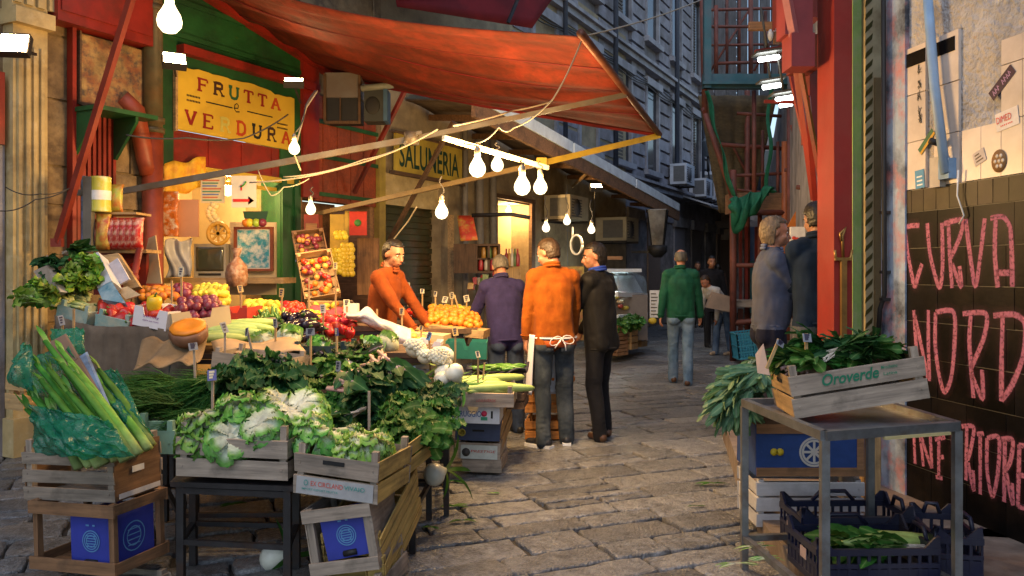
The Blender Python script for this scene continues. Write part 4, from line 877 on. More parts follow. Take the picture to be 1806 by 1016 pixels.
# ================================================================== crates
def slats(b, a, c, z0, z1, n, gap, th, ax, j=.002, m=0):
    h = (z1-z0)/n; j = .0035
    for k in range(n):
        p, q = z0+k*h, z0+k*h+h*(1-gap if n > 1 else 1)
        if ax == 'x': b.bx((a[0], a[1]-th/2, p), (c[0], c[1]+th/2, q), None, m, j)
        else: b.bx((a[0]-th/2, a[1], p), (c[0]+th/2, c[1], q), None, m, j)
def crate(X, L, D, H, n, wd_, label, group=None, up=.03, gap=.22, end=None, ends=None, pst=.032):
    t = thing('wooden_crate', label, 'crate', X, group); e = ends or n
    for y in (.004, D-.004):
        b = MB(); slats(b, (0, y), (L, y), 0.0, H, n, gap, .009, 'x')
        for s_ in (.03, L-.03):
            for k in range(n): b.box((s_, y-.006 if y < D/2 else y+.006, (k+.45)*H/n), (.008, .003, .008))
        part('long_side', b, wd_[0], t)
    for x in (.008, L-.008):
        b = MB(); slats(b, (x, .01), (x, D-.01), 0.0, H, e, gap if e > 1 else 0, .009, 'y'); part('short_side', b, (end or wd_)[1], t)
    for x in (.03, L-.03):
        for y in (.028, D-.028):
            b = MB(); b.bx((x-pst/2, y-pst/2, 0), (x+pst/2, y+pst/2, H+up), j=.002); part('corner_post', b, wd_[2], t)
    b = MB()
    for k in range(4): b.bx((.01, .015+k*(D-.03)/4, .004), (L-.01, .015+(k+.85)*(D-.03)/4, .012))
    part('base', b, wd_[0], t); return t
def printed(t, L, z0, z1, words, m, bg=None, y=-.0035, bold=.006):
    if bg: b = MB(); b.bx((.02, y-.002, z0), (L-.02, y, z1)); part('label_board', b, bg, t)
    b = MB()
    for (s_, xa, xb, za, zb, sh) in words:
        X = M(((1, 0, 0, 0), (0, 0, -1, y-.0025), (0, 1, 0, 0), (0, 0, 0, 1)))
        text(b, s_, X@M.Translation((L*xa, z0+(z1-z0)*za, 0)), L*(xb-xa), (z1-z0)*(zb-za), shear=sh, bold=bold)
    part('printed_mark', b, m, t)
def box_open(X, L, D, H, m, label, cat='box', notch=.35, group=None, th=.006, nm='cardboard_box'):
    t = thing(nm, label, cat, X, group)
    b = MB(); n0, n1 = L*(.5-notch/2), L*(.5+notch/2); hz = H*.55
    pr = [(0, 0), (L, 0), (L, H), (n1+.02, H), (n1, hz), (n0, hz), (n0-.02, H), (0, H)]
    Xf = M(((1, 0, 0, 0), (0, 0, -1, 0), (0, 1, 0, 0), (0, 0, 0, 1)))
    b.prism(pr, th, Xf); part('front_panel', b, m, t)
    b = MB(); b.prism(pr, th, M.Translation((0, D, 0))@Xf); part('back_panel', b, m, t)
    for x in (0, L-th): b = MB(); b.bx((x, .001, 0), (x+th, D-th-.001, H)); part('side_panel', b, m, t)
    b = MB(); b.bx((th, .0, .001), (L-th, D-th, .006)); part('base', b, m, t); return t
# ================================================================== vegetables
def leaf(b, X, L, Wd, curl=.8, cup=.2, fr=.0, fq=20, nu=7, nv=4, m=0, tm='u', base=.25, ph=0.0, blunt=False):
    vs = []; tt = []
    for i in range(nu+1):
        u = i/nu; a = curl*u; fx = L*(math.sin(a)/curl if abs(curl) > .01 else u); fz = -L*((1-math.cos(a))/curl if abs(curl) > .01 else 0)
        w = Wd*max(0.02, (base+(1-base)*math.sin(math.pi*min(1, u*.9+.08))**.8) if u < .62 else math.sin(math.pi*min(1, u*.9+.08))**.8)
        if blunt: w = Wd*(base+(1-base)*u**.8)*(1 if u < .8 else math.sqrt(max(.05, 1-((u-.8)/.22)**2)))
        for k in range(nv+1):
            c = 2*k/nv-1; f = fr*(.3+u)*w*abs(c)*math.sin(fq*u+c*4+ph)+fr*.4*w*math.sin(fq*1.9*u+ph*2)*abs(c)
            z = fz*math.cos(0)+cup*w*c*c+f
            vs.append((fx+math.sin(a)*cup*w*c*c*.5+f*.4, c*w, z)); tt.append({'u': min(1, u*(.85+.15*abs(c))+.0), 'c': min(1, .12+abs(c)*1.5)*(.3+.7*min(1, u*2.2))}[tm])
    w_ = nv+1
    b.add(vs, [(i*w_+k, (i+1)*w_+k, (i+1)*w_+k+1, i*w_+k+1) for i in range(nu) for k in range(nv)], m, True, tt, X)
def RX(p, yaw, pitch, roll=0, s=1): return M.Translation(p)@M.Rotation(yaw, 4, 'Z')@M.Rotation(-pitch, 4, 'Y')@M.Rotation(roll, 4, 'X')@M.Scale(s, 4)
def lm_(name, ramp, **k): return mat(name, (0, 0, 0), k.pop('r', .6), k.pop('var', .3), 14, .25, 40, .004, ramp=ramp, orand=.28, hrand=.022, thin=.25, spec=.22, **k)
m_let = lm_('lettuce_leaf', [(0, (.70, .72, .62)), (.56, (.62, .68, .50)), (.76, (.22, .44, .10)), (1, (.085, .30, .04))])
m_dark = lm_('dark_leaf', [(0, (.30, .38, .20)), (.24, (.04, .13, .035)), (1, (.018, .075, .024))])
m_mid = lm_('mid_green_leaf', [(0, (.34, .42, .16)), (.3, (.09, .22, .04)), (1, (.035, .135, .022))])
m_grey = lm_('grey_green_leaf', [(0, (.30, .38, .26)), (.3, (.12, .22, .11)), (1, (.07, .17, .085))])
m_herb = lm_('herb_frond', [(0, (.10, .2, .04)), (1, (.02, .10, .018))])
m_red = lm_('purple_leaf', [(0, (.5, .42, .4)), (.4, (.09, .05, .05)), (1, (.04, .075, .025))])
m_cel = lm_('celery_stalk', [(0, (.55, .60, .30)), (.5, (.28, .45, .07)), (.8, (.10, .28, .03)), (1, (.03, .14, .02))])
m_root = mat('root_skin', (.58, .54, .46), .6, .2, 8, .2, stain=(.35, .25, .18), sa=.5, ssc=9)
m_pinkst = mat('pink_stalk', (.50, .36, .33), .5, .3, 8, .1, stain=(.3, .06, .08), sa=.7, ssc=9)
def proto(fn, name, mats, *a):
    out = []
    for k in range(4):
        b = MB(); fn(b, random.Random(k*17+len(name)), *a); out.append(mesh(name, b, mats))
    return out
def f_lettuce(b, r):
    n = 40
    for i in range(n):
        y = i*2.4+r.uniform(-.2, .2); ring = i/n; L = .13+.10*ring
        leaf(b, RX((.012*math.cos(y), .012*math.sin(y), .10-.035*ring), y, R(34-52*ring), r.uniform(-.35, .35)), L+.02, .055+.022*ring, 1.15+.6*ring+r.uniform(-.2, .3), r.uniform(-.2, .35), .30, 46+r.uniform(-8, 8), 17, 8, 0, 'u', .22, r.uniform(0, 6), True)
    b.ball((0, 0, .06), (.06, .06, .05), 10, 6, t=lambda d: .25)
def f_bunch(b, r, n=22, L=.28, Wd=.05, fr=.13, stem=True, spread=.55):
    for i in range(n):
        a = r.uniform(-spread, spread); el = r.uniform(-.05, .55); l = L*r.uniform(.7, 1.1)
        p = (r.uniform(0, .06), r.uniform(-.03, .03), r.uniform(.01, .05))
        leaf(b, RX(p, a, el, r.uniform(-.9, .9)), l, Wd*r.uniform(.7, 1.2), r.uniform(.2, 1.4), r.uniform(-.2, .4), fr, 17+r.uniform(-4, 6), 11, 4, 0, 'c', .12, r.uniform(0, 6), fr > .1 and r.random() < .45)
        if stem and i % 2 == 0: b.tube([(-.10+r.uniform(-.03, 0), a*-.03, .02+r.uniform(-.01, .02)), p, (p[0]+.08*math.cos(a), p[1]+.08*math.sin(a), p[2]+.02)], [.006, .006, .003], 5, 1)
def f_curly(b, r, n=30):
    for i in range(n):
        a = r.uniform(-1.1, 1.1); el = r.uniform(-.2, .9)
        leaf(b, RX((r.uniform(-.02, .05), r.uniform(-.05, .05), r.uniform(0, .06)), a, el, r.uniform(-1, 1)), .20*r.uniform(.7, 1.1), .055, r.uniform(.5, 1.6), .2, .38, 38, 15, 6, 0, 'c', .15, r.uniform(0, 6), True)
def f_herb(b, r, n=420):
    for i in range(n):
        a = r.gauss(0, .34); el = r.uniform(-.15, .5); L = .3*r.uniform(.5, 1.05); s0 = V((r.uniform(0, .12), r.uniform(-.06, .06), r.uniform(0, .07)))
        d = V((math.cos(a)*math.cos(el), math.sin(a)*math.cos(el), math.sin(el))); pr = s0
        cv = r.uniform(.3, 1.5); w = r.uniform(.0018, .0042); sd = V((-d.y, d.x, r.uniform(-.6, .6)))
        vs = []
        for k in range(5):
            u = k/4; q = s0+d*L*u+V((0, 0, -cv*L*.35*u*u))+sd*(.01*math.sin(u*7+i)); ww = w*(1.25-u); vs += [q-sd*ww, q+sd*ww]
        b.add(vs, [(2*k, 2*k+1, 2*k+3, 2*k+2) for k in range(4)], 0, True, [min(1, .3+(k//2)/4) for k in range(10)])
        if i % 3 == 0:
            for k in range(4):
                q = s0+d*L*(.35+.15*k)+V((0, 0, -cv*L*.35*(.35+.15*k)**2)); e = q+d*.03+sd*(.03*(1 if k % 2 else -1))+V((0, 0, .01)); b.add([q-V((0, 0, .0015)), q+V((0, 0, .0015)), e], [(0, 1, 2)], 0, True, [.7, .7, 1])
def f_stalky(b, r, n=16):
    for i in range(n):
        a = r.uniform(-.35, .35); el = r.uniform(0, .35); p = V((r.uniform(-.02, .02), r.uniform(-.05, .05), r.uniform(.01, .07))); d = V((math.cos(a), math.sin(a), el))
        b.tube([p-d*.14, p, p+d*.08], [.011, .009, .005], 6, 1)
        leaf(b, RX(p+d*.06, a, el, r.uniform(-1, 1)), .2, .035, r.uniform(.3, 1.2), .2, .4, 18, 6, 4, 0, 'c', .12, r.uniform(0, 6))
def f_cabbage(b, r):
    b.ball((0, 0, .085), (.10, .10, .085), 18, 12, fn=lambda d: 1+.04*noise.noise(d*3+V((r.random()*.01, 0, 0)))+.015*math.sin(d.x*22+d.y*9), t=lambda d: .45+.25*abs(noise.noise(d*4)))
    for i in range(12):
        leaf(b, RX((0, 0, .02), i*2.4, R(25+i*4), 0), .19, .085, -1.35+r.uniform(-.2, .5), .35, .3, 18, 8, 6, 0, 'u', .4, r.uniform(0, 6))
def f_cauli(b, r):
    pts = []
    for i in range(60):
        z = 1-1.05*i/60; a = i*2.4; q = math.sqrt(max(0, 1-z*z)); pts.append((q*math.cos(a)*.075, q*math.sin(a)*.075, .06+z*.06))
    for p in pts: b.ball(p, r.uniform(.015, .021), 6, 5, m=1)
    b.ball((0, 0, .055), (.07, .07, .055), 10, 6, m=1)
    for i in range(9): leaf(b, RX((0, 0, .0), i*2.4, R(30), 0), .13, .05, -1.1, .3, .2, 12, 6, 4, 0, 'u', .5)
def f_onion(b, r):
    b.lathe([(.004, 0), (.045, .01), (.062, .04), (.055, .075), (.03, .10), (.012, .125)], 14, m=1)
    for i in range(6):
        leaf(b, RX((0, 0, .12), i*1.1, R(r.uniform(20, 70)), 0), .22, .012, r.uniform(.4, 1.3), .3, .0, 8, 5, 2, 0, 'u', .6)
def f_pepper(b, r):
    b.lathe([(.004, -.045), (.024, -.05), (.036, -.03), (.042, .01), (.038, .04), (.02, .05), (.006, .042)], 16, wob=lambda g, u: .10*math.cos(3*g+.3)*(1-.3*u)+.03*math.sin(g*2))
    b.tube([(0, 0, .042), (.004, 0, .06), (.012, 0, .072)], [.007, .005, .006], 6, 1)
def f_round(b, r): b.ball((0, 0, 0), (.034, .034, .031), 12, 8, fn=lambda d: 1+.02*noise.noise(d*3)); b.ball((0, 0, .031), (.006, .006, .003), 6, 4, m=1)
def f_lemon(b, r): b.lathe([(.003, -.048), (.008, -.043), (.022, -.033), (.031, -.01), (.031, .01), (.022, .033), (.009, .042), (.004, .048)], 12)
def f_aub(b, r):
    b.tube([(0, 0, -.09), (.01, 0, -.06), (.012, 0, 0), (0, 0, .06), (-.008, 0, .085)], [.02, .042, .046, .03, .018], 14); b.tube([(-.006, 0, .078), (-.01, 0, .10), (-.004, 0, .125)], [.022, .010, .007], 8, 1)
def f_squash(b, r): b.tube([(-.26, .02*r.uniform(-1, 1), 0), (-.15, .015, .006), (0, 0, .01), (.15, .02, .006), (.24, .06, 0), (.27, .07, 0)], [.012, .034, .04, .036, .026, .008], 12, t=[.2, .4, .5, .55, .6, .7])
def f_chili(b, r): b.tube([(-.05, 0, 0), (0, .006, .004), (.04, -.002, 0), (.06, -.01, -.002)], [.009, .011, .008, .002], 7)
def f_celery(b, r):
    for i in range(11):
        a = r.uniform(-.12, .12); el = r.uniform(-.03, .22); p = V((0, r.uniform(-.03, .03), r.uniform(0, .04))); d = V((math.cos(a), math.sin(a), el))
        b.tube([p, p+d*.12, p+d*.28], [.016, .013, .007], 6, 0, t=[0, .4, .7], flat=.6)
        for k in range(3): leaf(b, RX(p+d*(.24+.04*k), a+r.uniform(-.9, .9), el+r.uniform(-.2, .4), r.uniform(-1, 1)), .11, .04, r.uniform(.3, 1.2), .2, .6, 16, 5, 4, 0, 'u', .2, r.uniform(0, 6)); 
def skin(name, c, r=.35, **k): return mat(name, c, r, .18, 8, .08, 60, .003, orand=k.pop('o', .14), hrand=k.pop('h', .01), spec=.5, **k)
s_red = skin('red_skin', (.42, .018, .014)); s_tom = skin('tomato_skin', (.48, .035, .012)); s_ora = skin('orange_peel', (.62, .20, .015), .5); s_lem = skin('lemon_peel', (.68, .52, .04), .5); s_yel = skin('yellow_pepper_skin', (.66, .42, .02))
s_aub = skin('aubergine_skin', (.014, .008, .022), .2); s_grn = skin('green_skin', (.09, .22, .03)); s_stem = skin('green_stem', (.06, .14, .03)); s_wht = skin('white_curd', (.68, .66, .52), .7); s_onw = skin('white_onion_skin', (.66, .66, .56), .35); s_prp = skin('red_purple_skin', (.20, .03, .05)); s_pal = skin('pale_squash_skin', (.34, .46, .13), .45); s_apr = skin('pale_orange_skin', (.62, .30, .06), .5)
PR = dict(lettuce=proto(f_lettuce, 'lettuce', m_let), dark=proto(f_bunch, 'dark_leaf_bunch', [m_dark, m_root]), mid=proto(f_bunch, 'green_leaf_bunch', [m_mid, m_root]), grey=proto(f_bunch, 'broad_leaf_bunch', [m_grey, m_grey], 30, .34, .03, .15, True, .8),
          curly=proto(f_curly, 'curly_leaf_bunch', [m_mid]), curlyd=proto(f_curly, 'dark_curly_bunch', [m_dark]), herb=proto(f_herb, 'fennel_frond_bunch', m_herb), stalky=proto(f_stalky, 'pink_stalk_bunch', [m_dark, m_pinkst]), purple=proto(f_curly, 'purple_lettuce', [m_red]),
          cabbage=proto(f_cabbage, 'cabbage', m_let), cauli=proto(f_cauli, 'cauliflower', [m_mid, s_wht]), onion=proto(f_onion, 'white_onion', [m_mid, s_onw]), pepper=proto(f_pepper, 'red_pepper', [s_red, s_stem]), ypepper=proto(f_pepper, 'yellow_pepper', [s_yel, s_stem]),
          tomato=proto(f_round, 'tomato', [s_tom, s_stem]), orange=proto(f_round, 'orange', [s_ora, s_stem]), plum=proto(f_round, 'red_onion', [s_prp, s_stem]), apricot=proto(f_round, 'pale_fruit', [s_apr, s_stem]), lemon=proto(f_lemon, 'lemon', [s_lem]), aub=proto(f_aub, 'aubergine', [s_aub, s_stem]),
          squash=proto(f_squash, 'long_squash', [s_pal]), chili=proto(f_chili, 'green_chilli', [s_grn]), celery=proto(f_celery, 'celery', [m_cel]))
NM = dict(lettuce='lettuce', dark='leafy_bunch', mid='leafy_bunch', grey='leafy_bunch', curly='leafy_bunch', curlyd='leafy_bunch', herb='herb_bunch', stalky='leafy_bunch', purple='lettuce', cabbage='cabbage', cauli='cauliflower', onion='onion', pepper='pepper', ypepper='pepper', tomato='tomato', orange='orange', plum='onion', apricot='fruit', lemon='lemon', aub='aubergine', squash='squash', chili='chilli', celery='celery')
CT = dict(lettuce='lettuce', purple='lettuce', herb='herbs', cabbage='cabbage', cauli='cauliflower', onion='onion', plum='onion', pepper='pepper', ypepper='pepper', tomato='tomato', orange='orange', apricot='fruit', lemon='lemon', aub='aubergine', squash='squash', chili='chilli', celery='celery')
r3 = random.Random(21)
def veg(kind, p, e, s, label, group=None): return put(NM[kind], r3.choice(PR[kind]), TR(p, e, s), label, CT.get(kind, 'greens'), group)
def heap(kind, q, nu, nv, label, group, dome=.05, s=1.0, rot='any', yaw=0.0, dz=0.0, layers=1, jit=.35, dy=.3):
    a, c, d, e = [V(p) for p in q]      # front-left, front-right, back-right, back-left
    for L in range(layers):
        for j in range(max(1, nv-L)):
            for i in range(max(1, nu-L)):
                u = (i+.5+L*.5+r3.uniform(-jit, jit))/(nu); v = (j+.5+L*.5+r3.uniform(-jit, jit))/(nv)
                p = a.lerp(c, u).lerp(e.lerp(d, u), v)+V((0, 0, dz+L*.048*s+dome*4*max(0, u*(1-u))*4*max(0, v*(1-v))*.6))
                ro = (r3.uniform(0, 6.3), r3.uniform(0, 6.3), r3.uniform(0, 6.3)) if rot == 'any' else (r3.uniform(-.15, .15), r3.uniform(-.15, .15), yaw+r3.uniform(-dy, dy)) if rot == 'flat' else (r3.uniform(1.2, 1.9), r3.uniform(-.3, .3), r3.uniform(0, 6.3))
                veg(kind, p, ro, s*r3.uniform(.85, 1.15), label, group)
# ================================================================== stall tables
TD = M.Identity(4)
def trestle(pts, z, label, legs=True, m=None, th=.04, apron=.0):
    q = [V((p.x, p.y, 0)) for p in pts]; c = sum(q, V())/4; t = thing('stall_table', label, 'table', V((c.x, c.y, 0)))
    b = MB(); b.add([p+V((0, 0, z-th)) for p in q]+[p+V((0, 0, z)) for p in q], [(3, 2, 1, 0), (4, 5, 6, 7), (0, 1, 5, 4), (1, 2, 6, 5), (2, 3, 7, 6), (3, 0, 4, 7)]); part('table_top', b, m or WD[0], t, True)
    for p in q:
        d = (c-p).normalized()*.05; b = MB(); b.bar(p+d, p+d+V((0, 0, z-th)), .035); part('leg', b, dsteel, t, True)
    b = MB()
    for p, r_ in ((q[0], q[1]), (q[1], q[2]), (q[2], q[3]), (q[3], q[0])):
        d1, d2 = (c-p).normalized()*.05, (c-r_).normalized()*.05; b.bar(p+d1+V((0, 0, z-th-.02)), r_+d2+V((0, 0, z-th-.02)), .03); b.bar(p+d1+V((0, 0, .22)), r_+d2+V((0, 0, .22)), .025)
    part('frame', b, dsteel, t, True); return t
def PT(px, Y): return V(((px-CX)/F*Y, Y, 0))
trestle([PT(300, 4.02), PT(520, 3.93), PT(540, 4.32), PT(330, 4.36)], .52, 'low dark steel trestle under the middle lettuce crate', m=dsteel, th=.025)
trestle([PT(300, 4.45), PT(742, 4.5), PT(770, 5.15), PT(280, 5.1)], .64, 'dark trestle table under the front bunches of greens')
trestle([PT(330, 5.15), PT(800, 5.2), PT(800, 5.85), PT(330, 5.8)], .80, 'dark trestle table under the middle bunches of greens')
trestle([PT(290, 5.85), PT(800, 5.95), PT(790, 6.65), PT(300, 6.5)], .96, 'dark trestle table under the cabbages and aubergines')
trestle([PT(395, 6.55), PT(690, 6.7), PT(700, 7.0), PT(395, 7.6)], 1.10, 'dark trestle table at the back under the tomatoes')
trestle([PT(690, 7.05), PT(842, 7.25), PT(846, 8.6), PT(690, 8.5)], 1.04, 'dark trestle table in front of the vendor holding oranges')
trestle([PT(95, 6.15), PT(395, 6.0), PT(395, 6.55), PT(110, 7.2)], 1.14, 'dark trestle table along the pilaster under the pepper crates')
# sacking hung over the front of the left table
sack = mat('grey_brown_sacking', (.15, .12, .09), .95, .25, 5, .5, 90, .006, stain=(.08, .06, .045), sa=.6, ssc=2)
b = MB(); a, c = W(98, 556, 6.05), W(345, 596, 5.82)
def sk_(u, v):
    p = a.lerp(c, u); p.z = p.z*(1-v)+.25*v; return p+V((.02*math.sin(v*6), -.05*v-.025*math.sin(u*22+v*2)*v-.015*math.sin(u*51+v*5), -.03*math.sin(u*math.pi*2)*(1-v)))
b.grid(sk_, 40, 14, thick=.008); solo('sacking', b, sack, 'grey brown sacking hung down the front of the pepper table', 'sacking')
b = MB(); a2, c2 = W(238, 640, 5.35), W(345, 618, 5.5)
def sk2(u, v):
    p = W(252, 600, 5.6).lerp(W(370, 596, 5.7), u).lerp(W(236, 648, 5.3).lerp(W(350, 640, 5.4), u), max(0, v-.0)); return p+V((.015*math.sin(u*12), 0, .02*math.sin(u*14+v*5)-.02*math.sin(v*3)))
b.grid(sk2, 24, 14, thick=.008); solo('sacking', b, mat('ochre_sacking', (.22, .15, .08), .95, .3, 5, .5, 90, .006), 'brown sacking laid under the cut pumpkin', 'sacking')
# ================================================================== front crates
zx = lambda py, Y: CZ+(HY-py)/F*Y
GC = 'vegetable crates along the front of the stall'
cA = crate(frame(W(41, 880, 4.08), W(241, 890, 3.88)), .555, .33, .26, 3, WG, 'weathered crate of green plastic wrapped stalks at the front left', GC, gap=.32, end=WB, ends=1)
b = MB(); b.bx((.5572, .12, .12), (.5588, .2, .15)); part('paper_tag', b, white, cA)
b = MB(); b.bx((.5572, .03, .01), (.5588, .31, .035)); part('pale_strip', b, paint(.5, .5, .52), cA)
cB = crate(frame(W(52, 1003, 4.0), W(243, 1022, 3.80)), .52, .36, .33, 1, WB, 'open framed brown crate holding blue cartons at the bottom left', GC, up=0, gap=.0, pst=.03)
for ch in [o for o in list(cB.children) if o.name.split('.')[0] in ('long_side', 'short_side')]: bpy.data.objects.remove(ch)
for y in (.004, .356):
    b = MB(); b.bx((0, y-.005, 0), (.52, y+.005, .06)); b.bx((0, y-.005, .27), (.52, y+.005, .33)); part('long_side', b, WB[0], cB)
for x in (.006, .514):
    for z0, z1 in ((0, .055), (.28, .33)): b = MB(); b.bx((x-.005, .01, z0), (x+.005, .35, z1)); part('short_side', b, WB[1], cB)
blue = mat('blue_carton', (.035, .05, .34), .55, .12, 3, .05, stain=(.02, .03, .2), sa=.5, ssc=4); lblue = paint(.10, .26, .5)
def carton(X, w, d, h, label, rot=0):
    t = thing('blue_carton', label, 'carton', X); b = MB(); b.bx((0, 0, 0), (w, d, h), j=.002); part('carton_body', b, blue, t)
    b = MB()
    XF = M(((1, 0, 0, w*.5), (0, 0, -1, -.002), (0, 1, 0, h*.52), (0, 0, 0, 1)))
    for k in range(3): b.stroke([(w*(.20-.045*k)*math.cos(g), w*(.20-.045*k)*math.sin(g)) for g in [q*2*math.pi/24 for q in range(24)]], .005, .001, XF, close=True)
    for k in range(5): b.stroke([(-w*.12, -w*.1+k*w*.05), (w*.12, -w*.1+k*w*.05)], .005, .0012, XF)
    b.stroke([(-w*.12, w*.3), (-.01, w*.3)], .008, .001, XF); b.stroke([(.01, w*.3), (w*.1, w*.3)], .008, .001, XF)
    part('printed_mark', b, lblue, t); b = MB()
    XS = M(((0, 0, 1, w+.002), (1, 0, 0, d*.5), (0, 1, 0, h*.5), (0, 0, 0, 1)))
    for k in range(2): b.stroke([((.07-.025*k)*math.cos(g), (.07-.025*k)*math.sin(g)) for g in [q*2*math.pi/20 for q in range(20)]], .006, .001, XS, close=True)
    for k in range(4): b.stroke([(-.04, -.04+k*.025), (.04, -.04+k*.025)], .005, .0012, XS)
    part('printed_mark', b, lblue, t)
    b = MB(); b.tube([(w*.36, -.001, h*.1), (w*.64, -.001, h*.1)], .022*h/.3, 8, flat=1); part('hand_hole', b, black, t); return t
XB = WM[cB.name]
carton(XB@M.Translation((.22, .04, .014)), .25, .27, .25, 'blue carton with pale ring print inside the open framed crate')
crate(frame(W(50, 1100, 3.97), W(240, 1126, 3.78)), .53, .36, .19, 2, WG, 'grey crate at the very bottom left under the open framed crate', GC, up=0)
crate(frame(W(50, 1180, 3.97), W(240, 1212, 3.78)), .53, .36, .165, 2, WG, 'lowest grey crate resting on the paving at the bottom left', GC, up=0) if False else None
cC = crate(frame(W(310, 838, 4.0), W(512, 848, 3.93)), .565, .33, .205, 2, WG, 'weathered crate heaped with frilly lettuce, left of the two lettuce crates', GC, gap=.18, up=.05)
XD = frame(W(516, 868, 3.93), W(670, 890, 3.82)); cD = crate(XD, .435, .42, .205, 2, WG, 'tilted weathered crate of frilly lettuce with red and green print, right of the two', GC, gap=.16, up=.03, end=WO)
b = MB(); b.bx((.15, -.0035, .152), (.26, -.001, .172)); part('hand_hole', b, black, cD)
printed(cD, .435, .002, .085, [('EX CIRCLAND', .22, .60, .52, .80, 0)], paint(.55, .10, .08), paint(.36, .36, .36))
printed(cD, .435, .002, .085, [('O', .14, .19, .5, .85, 0), ('VIVAIO', .62, .86, .55, .80, 0), ('IMPORT EXPORT FRUTTA', .12, .55, .26, .38, 0)], paint(.05, .28, .25), y=-.0065)
XE = frame(W(548, 1018, 3.88), W(672, 1004, 3.82)); cE = crate(XE, .345, .36, .31, 1, WG, 'grey framed crate standing on end with one blue carton inside', GC, up=0)
for ch in [o for o in list(cE.children) if o.name.split('.')[0] in ('long_side',)]: bpy.data.objects.remove(ch)
for y in (.004, .356):
    b = MB(); b.bx((0, y-.005, 0), (.345, y+.005, .06)); b.bx((0, y-.005, .25), (.345, y+.005, .31)); part('long_side', b, WG[0], cE)
carton(XE@TR((.085, .035, .055), (0, R(-4), 0)), .235, .2, .2, 'blue carton leaning in the grey framed crate below the printed lettuce crate')
crate(frame(W(552, 1105, 3.86), W(680, 1095, 3.80)), .37, .4, .21, 2, WG, 'grey crate under the framed crate at the bottom middle', GC, up=0)
# yellowish pallets crates on end, right of the lettuce crates
crate(frame(W(682, 1040, 3.95), W(746, 900, 4.55)), .62, .30, .30, 5, WO, 'yellow slatted crate on end beside the paving, right of the blue carton', GC, up=0, gap=.2)
crate(frame(W(690, 862, 4.05), W(765, 800, 4.6)), .62, .30, .17, 2, WO, 'yellow slatted crate set on top of the upended one', GC, up=.02, gap=.2)
crate(frame(W(684, 1090, 3.9), W(712, 1010, 4.3)), .4, .1, .30, 3, WO, 'yellow slatted crate leaning at the foot of the upended one', GC, up=0, gap=.3)
# lettuces in the crates
GL = 'frilly lettuces in the two front crates'
for (px, py, Y, s) in ((360, 765, 4.05, 1.0), (425, 745, 4.12, 1.1), (470, 768, 4.0, .95), (400, 790, 3.98, .95), (345, 790, 4.0, .85), (480, 735, 4.2, 1.0), (540, 735, 4.25, 1.0), (505, 750, 4.12, .85)):
    veg('lettuce', W(px, py-4, Y+.06), (R(28)+r3.uniform(-.3, .3), r3.uniform(-.4, .3), r3.uniform(0, 6)), s*.76, 'frilly lettuce with white ribs in or beside the left lettuce crate', GL)
for (px, py, Y, s) in ((560, 790, 3.98, 1.05), (650, 805, 3.95, 1.05), (605, 785, 4.15, .9), (545, 760, 4.1, .95), (620, 815, 3.9, .8)):
    veg('lettuce', W(px, py-4, Y+.08), (R(30)+r3.uniform(-.3, .3), r3.uniform(-.2, .4), r3.uniform(0, 6)), s*.74, 'frilly lettuce with white ribs in the printed lettuce crate', GL)
# ---- plastic wrapped stalks, cardboard in crate A
teal_pl = mat('teal_plastic', (.015, .26, .16), .22, .3, 5, .6, 14, .02, spec=.6, thin=.35, alpha=.5, stain=(.08, .38, .28), sa=.6, ssc=6, st=.55)
stk = lm_('wrapped_stalk', [(0, (.40, .52, .2)), (.5, (.12, .36, .05)), (1, (.05, .22, .03))])
for k, (x0, y0, x1, y1, Y) in enumerate(((215, 800, 78, 600, 3.98), (240, 795, 102, 612, 4.0), (195, 812, 62, 640, 3.97), (225, 808, 90, 660, 3.95), (170, 815, 50, 690, 3.97), (250, 790, 165, 665, 4.12), (235, 800, 150, 680, 4.06), (150, 820, 45, 720, 3.98), (205, 812, 84, 648, 3.90), (185, 818, 70, 668, 3.88), (235, 806, 108, 640, 3.91), (160, 822, 58, 700, 3.90), (220, 812, 118, 690, 3.87), (245, 800, 130, 655, 3.93), (140, 826, 40, 668, 3.93), (175, 822, 90, 720, 3.86), (262, 792, 180, 690, 4.1), (268, 786, 172, 650, 4.16))):
    b = MB(); P = [W(x0+(x1-x0)*u+10*math.sin(u*3.0), y0+(y1-y0)*u+6*math.sin(u*3), Y+.1*u) for u in (0, .2, .4, .6, .8, 1)]
    b.tube(P, [.028, .026, .025, .022, .019, .014], 9, t=[0, .3, .5, .6, .8, 1], flat=.7); [leaf(b, RX(P[-1]-(P[-1]-P[-2])*.2, math.atan2((P[-1]-P[0]).y, (P[-1]-P[0]).x)+r3.uniform(-.3, .3), R(50)+r3.uniform(-.2, .3), r3.uniform(-1, 1)), r3.uniform(.06, .13), .014, r3.uniform(-.3, .6), .4, .1, 9, 5, 2, 0, 'u', .7) for _ in range(2)]; solo('long_stalk', b, stk, 'thick green stalk leaning in the front left crate', 'stalk', 'green stalks in the plastic wrapped bundle')
def plastic(P, lab, nu=60, nv=44, amp=.02):
    b = MB(); a, c, d, e = P
    b.grid(lambda u, v: a.lerp(c, u).lerp(e.lerp(d, u), v)+V((0, -.09*math.sin(math.pi*u)*math.sin(math.pi*min(1, v+.2)), 0))+V((noise.noise(V((u*9, v*4, 1)))*amp, noise.noise(V((u*10+v*4, v*5, 7)))*amp*1.6, noise.noise(V((u*8, v*7, 3)))*amp))+V((0, (abs(noise.noise(V((u*22+v*6, v*12, 5))))*.012+abs(noise.noise(V((u*50+v*20, v*24, 8))))*.003), abs(noise.noise(V((u*30, v*14+u*9, 4))))*.005)), nu, nv, thick=.001)
    solo('plastic_wrap', b, teal_pl, lab, 'plastic wrap')
